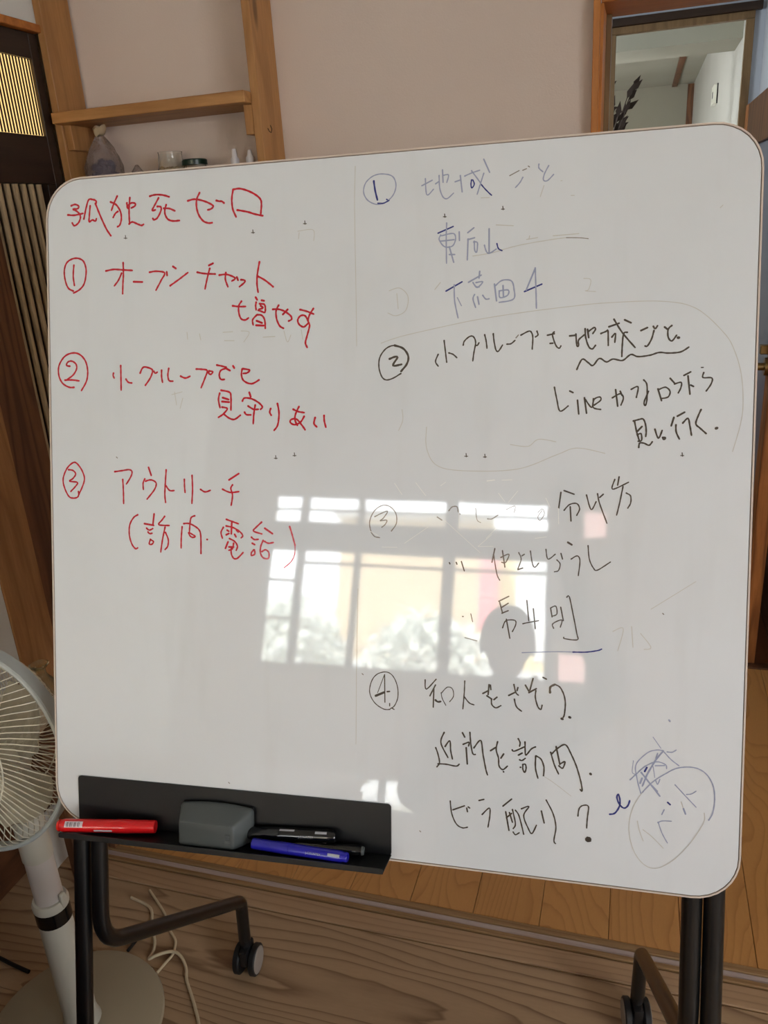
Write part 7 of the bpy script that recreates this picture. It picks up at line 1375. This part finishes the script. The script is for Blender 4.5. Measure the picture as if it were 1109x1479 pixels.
hand(w2, p2, [((.026, .004*k, .030-.017*k), ((.028, .006, .012-.004*k), (.020, .006, .006), (.014, .004, -.002))) for k in range(4)] + [((-.004, .004, .034), ((.004, .006, .026), (.010, .004, .018)))], 'left_hand')
ph = empty('phone', 'black phone held up by the seated person', 'phone', M=M.copy())
bm = bmesh.new(); prism(bm, rrect(-.050, .014, -.134, .012, .009, 5), .004, .012); link('phone_body', bm, 'phone', ph)
bm = bmesh.new(); lathe(bm, [(.0, .0121), (.004, .0121), (.004, .0122), (.0, .0123)], seg=12); link('screen_camera', bm, 'phone', ph)
so = empty('seat_stool', 'round wooden stool under the seated person', 'stool', (-.17, -.44, 0))
bm = bmesh.new(); lathe(bm, [(.0, .255), (.15, .255), (.165, .265), (.165, .278), (.15, .286), (.0, .286)], seg=32); link('seat', bm, 'brown_y', so, True)
for k in range(4):
    a = PI/4+k*PI/2; bm = bmesh.new(); tube(bm, [(.15*math.cos(a), .15*math.sin(a), 0), (.11*math.cos(a), .11*math.sin(a), .255)], .014, 8); link('leg', bm, 'brown_z', so, True)
cb = empty('shade_cabinet', 'long low wooden cabinet with drawers, added out of view to shade the fan base', 'cabinet', (-.95, -.15, 0))  # added out of view to shade the left floor and the fan base
bxo('cabinet_body', (-.42, -.45, 0), (.38, .58, .62), 'brown_z', cb, .004); bxo('cabinet_top', (-.424, -.47, .6205), (.40, .60, .642), 'mid_z', cb, .003)
for k in range(2):
    d = bxo('drawer', (.3805, -.43+.30*k, .30), (.392, -.15+.30*k, .60), 'mid_z', cb, .002)
    bm = bmesh.new(); bmesh.ops.create_icosphere(bm, subdivisions=2, radius=.012); link('knob', bm, 'brass', d, True, loc=(.016, 0, 0))
fb = empty('shade_box', 'closed brown cardboard box added out of view against the low cabinet for shade', 'box', (-.42, .31, 0))  # added beside the cabinet to block light reaching the fan base
bxo('box_body', (-.12, -.14, .001), (.14, .14, .50), 'cardboard', fb, .003)
for s_ in (-1, 1): bxo('flap', (-.12, -.14 if s_ < 0 else .001, .5005), (.14, -.001 if s_ < 0 else .14, .504), 'cardboard', fb, .001)
# garden
MAT['lawn'] = plain('grass_ground', rgb(150, 146, 134), .9); MAT['wall_c'] = plaster('cream_house_wall', rgb(232, 214, 160), rgb(240, 226, 180)); MAT['tan'] = plaster('tan_house_wall', rgb(206, 184, 150), rgb(216, 196, 164))
MAT['pale'] = plain('pale_grey_block', rgb(224, 228, 232), .8); MAT['foliage'] = plain('silver_green_leaf', rgb(222, 228, 222), .6); MAT['pinkc'] = plain('pink_cloth', rgb(226, 150, 156), .9); MAT['trunk'] = plain('grey_trunk', rgb(110, 96, 82), .8)
boxes('ground_garden', [((-14, -16, -.3), (10, YW-.12, -.15)), ((XR+.1, YW-.12, -.3), (10, 8, -.15))], 'lawn')
hs = empty('neighbour_house', 'tan and cream house beyond the garden, seen mirrored in the board', 'house', (-1.5, -9, -.15))
bxo('tan_wing', (-.9, -1.0, 0), (1.0, 1.0, 3.35), 'tan', hs, .01); bxo('cream_wing', (1.0, -1.4, 0), (5.2, .4, 3.25), 'wall_c', hs, .01)
bxo('eave', (-1.0, -1.1, 3.35), (1.05, 1.25, 3.45), 'pale', hs, .01); bxo('window', (1.6, .401, 1.7), (2.1, .42, 2.4), 'pale', hs, .005); bxo('window', (3.0, .401, 1.9), (3.8, .42, 2.7), 'pale', hs, .005)
bxo('annex', (-3.2, -.4, 0), (-.95, .8, 2.2), 'pale', hs, .01)
gw = tag(boxes('garden_wall', [((-6, -7.3, -.15), (4, -7.15, 1.35))], 'pale', kind=None), 'low pale block wall across the garden', 'wall')
gw['kind'] = 'structure'
for x, dx, z, col in ((-.42, .10, 2.42, 'pinkc'), (.02, .16, 2.48, 'pale')):
    cl = empty('hanging_cloth', ('pink' if col == 'pinkc' else 'white')+' cloth hanging on the washing line outside', 'cloth', (x, -6.2, z), 'washing on the line')
    bm = bmesh.new(); g = []
    for i in range(9): g.append([bm.verts.new((-dx+2*dx*i/8, .02*math.sin(i*1.9)*(j/5), -.75*j/5)) for j in range(6)])
    for i in range(8):
        for j in range(5): bm.faces.new((g[i][j], g[i+1][j], g[i+1][j+1], g[i][j+1]))
    link('fabric', bm, col, cl, True)
cable('washing_line', 'thin washing line strung across the garden', [(-2.5, -6.23, 2.5), (-.3, -6.23, 2.45), (1.6, -6.23, 2.6)], .006, 'cord_b')
rnd = random.Random(11)
leafme = None
for (x, y, r, z, lab) in ((-2.20, -5.3, .60, 1.35, 'silver-leaved garden bush nearest the house corner'), (-.92, -5.4, .60, 1.30, 'silver-leaved garden bush beside the washing'), (-3.6, -5.5, .6, 1.4, 'tall silver-leaved bush at the garden edge')):
    tr = empty('garden_bush', lab, 'bush', (x, y, -.15), 'garden bushes')
    bm = bmesh.new(); tube(bm, [(0, 0, 0), (.03, 0, z*.6), (0, .02, z)], [.04, .03, .02], 8); link('stem', bm, 'trunk', tr, True)
    bm = bmesh.new()
    for k in range(1700):
        d = Vector((rnd.gauss(0, 1), rnd.gauss(0, 1), rnd.gauss(0, 1))).normalized()*r*rnd.uniform(.55, 1); c = d+Vector((0, 0, z)); s = rnd.uniform(.045, .09)
        u, v2 = frame_of((rnd.gauss(0, 1), rnd.gauss(0, 1), rnd.gauss(.6, 1))); bm.faces.new([bm.verts.new(c+q) for q in (u*s, v2*s*.5, -u*s, -v2*s*.5)])
    link('foliage', bm, 'foliage', tr, kind='stuff')
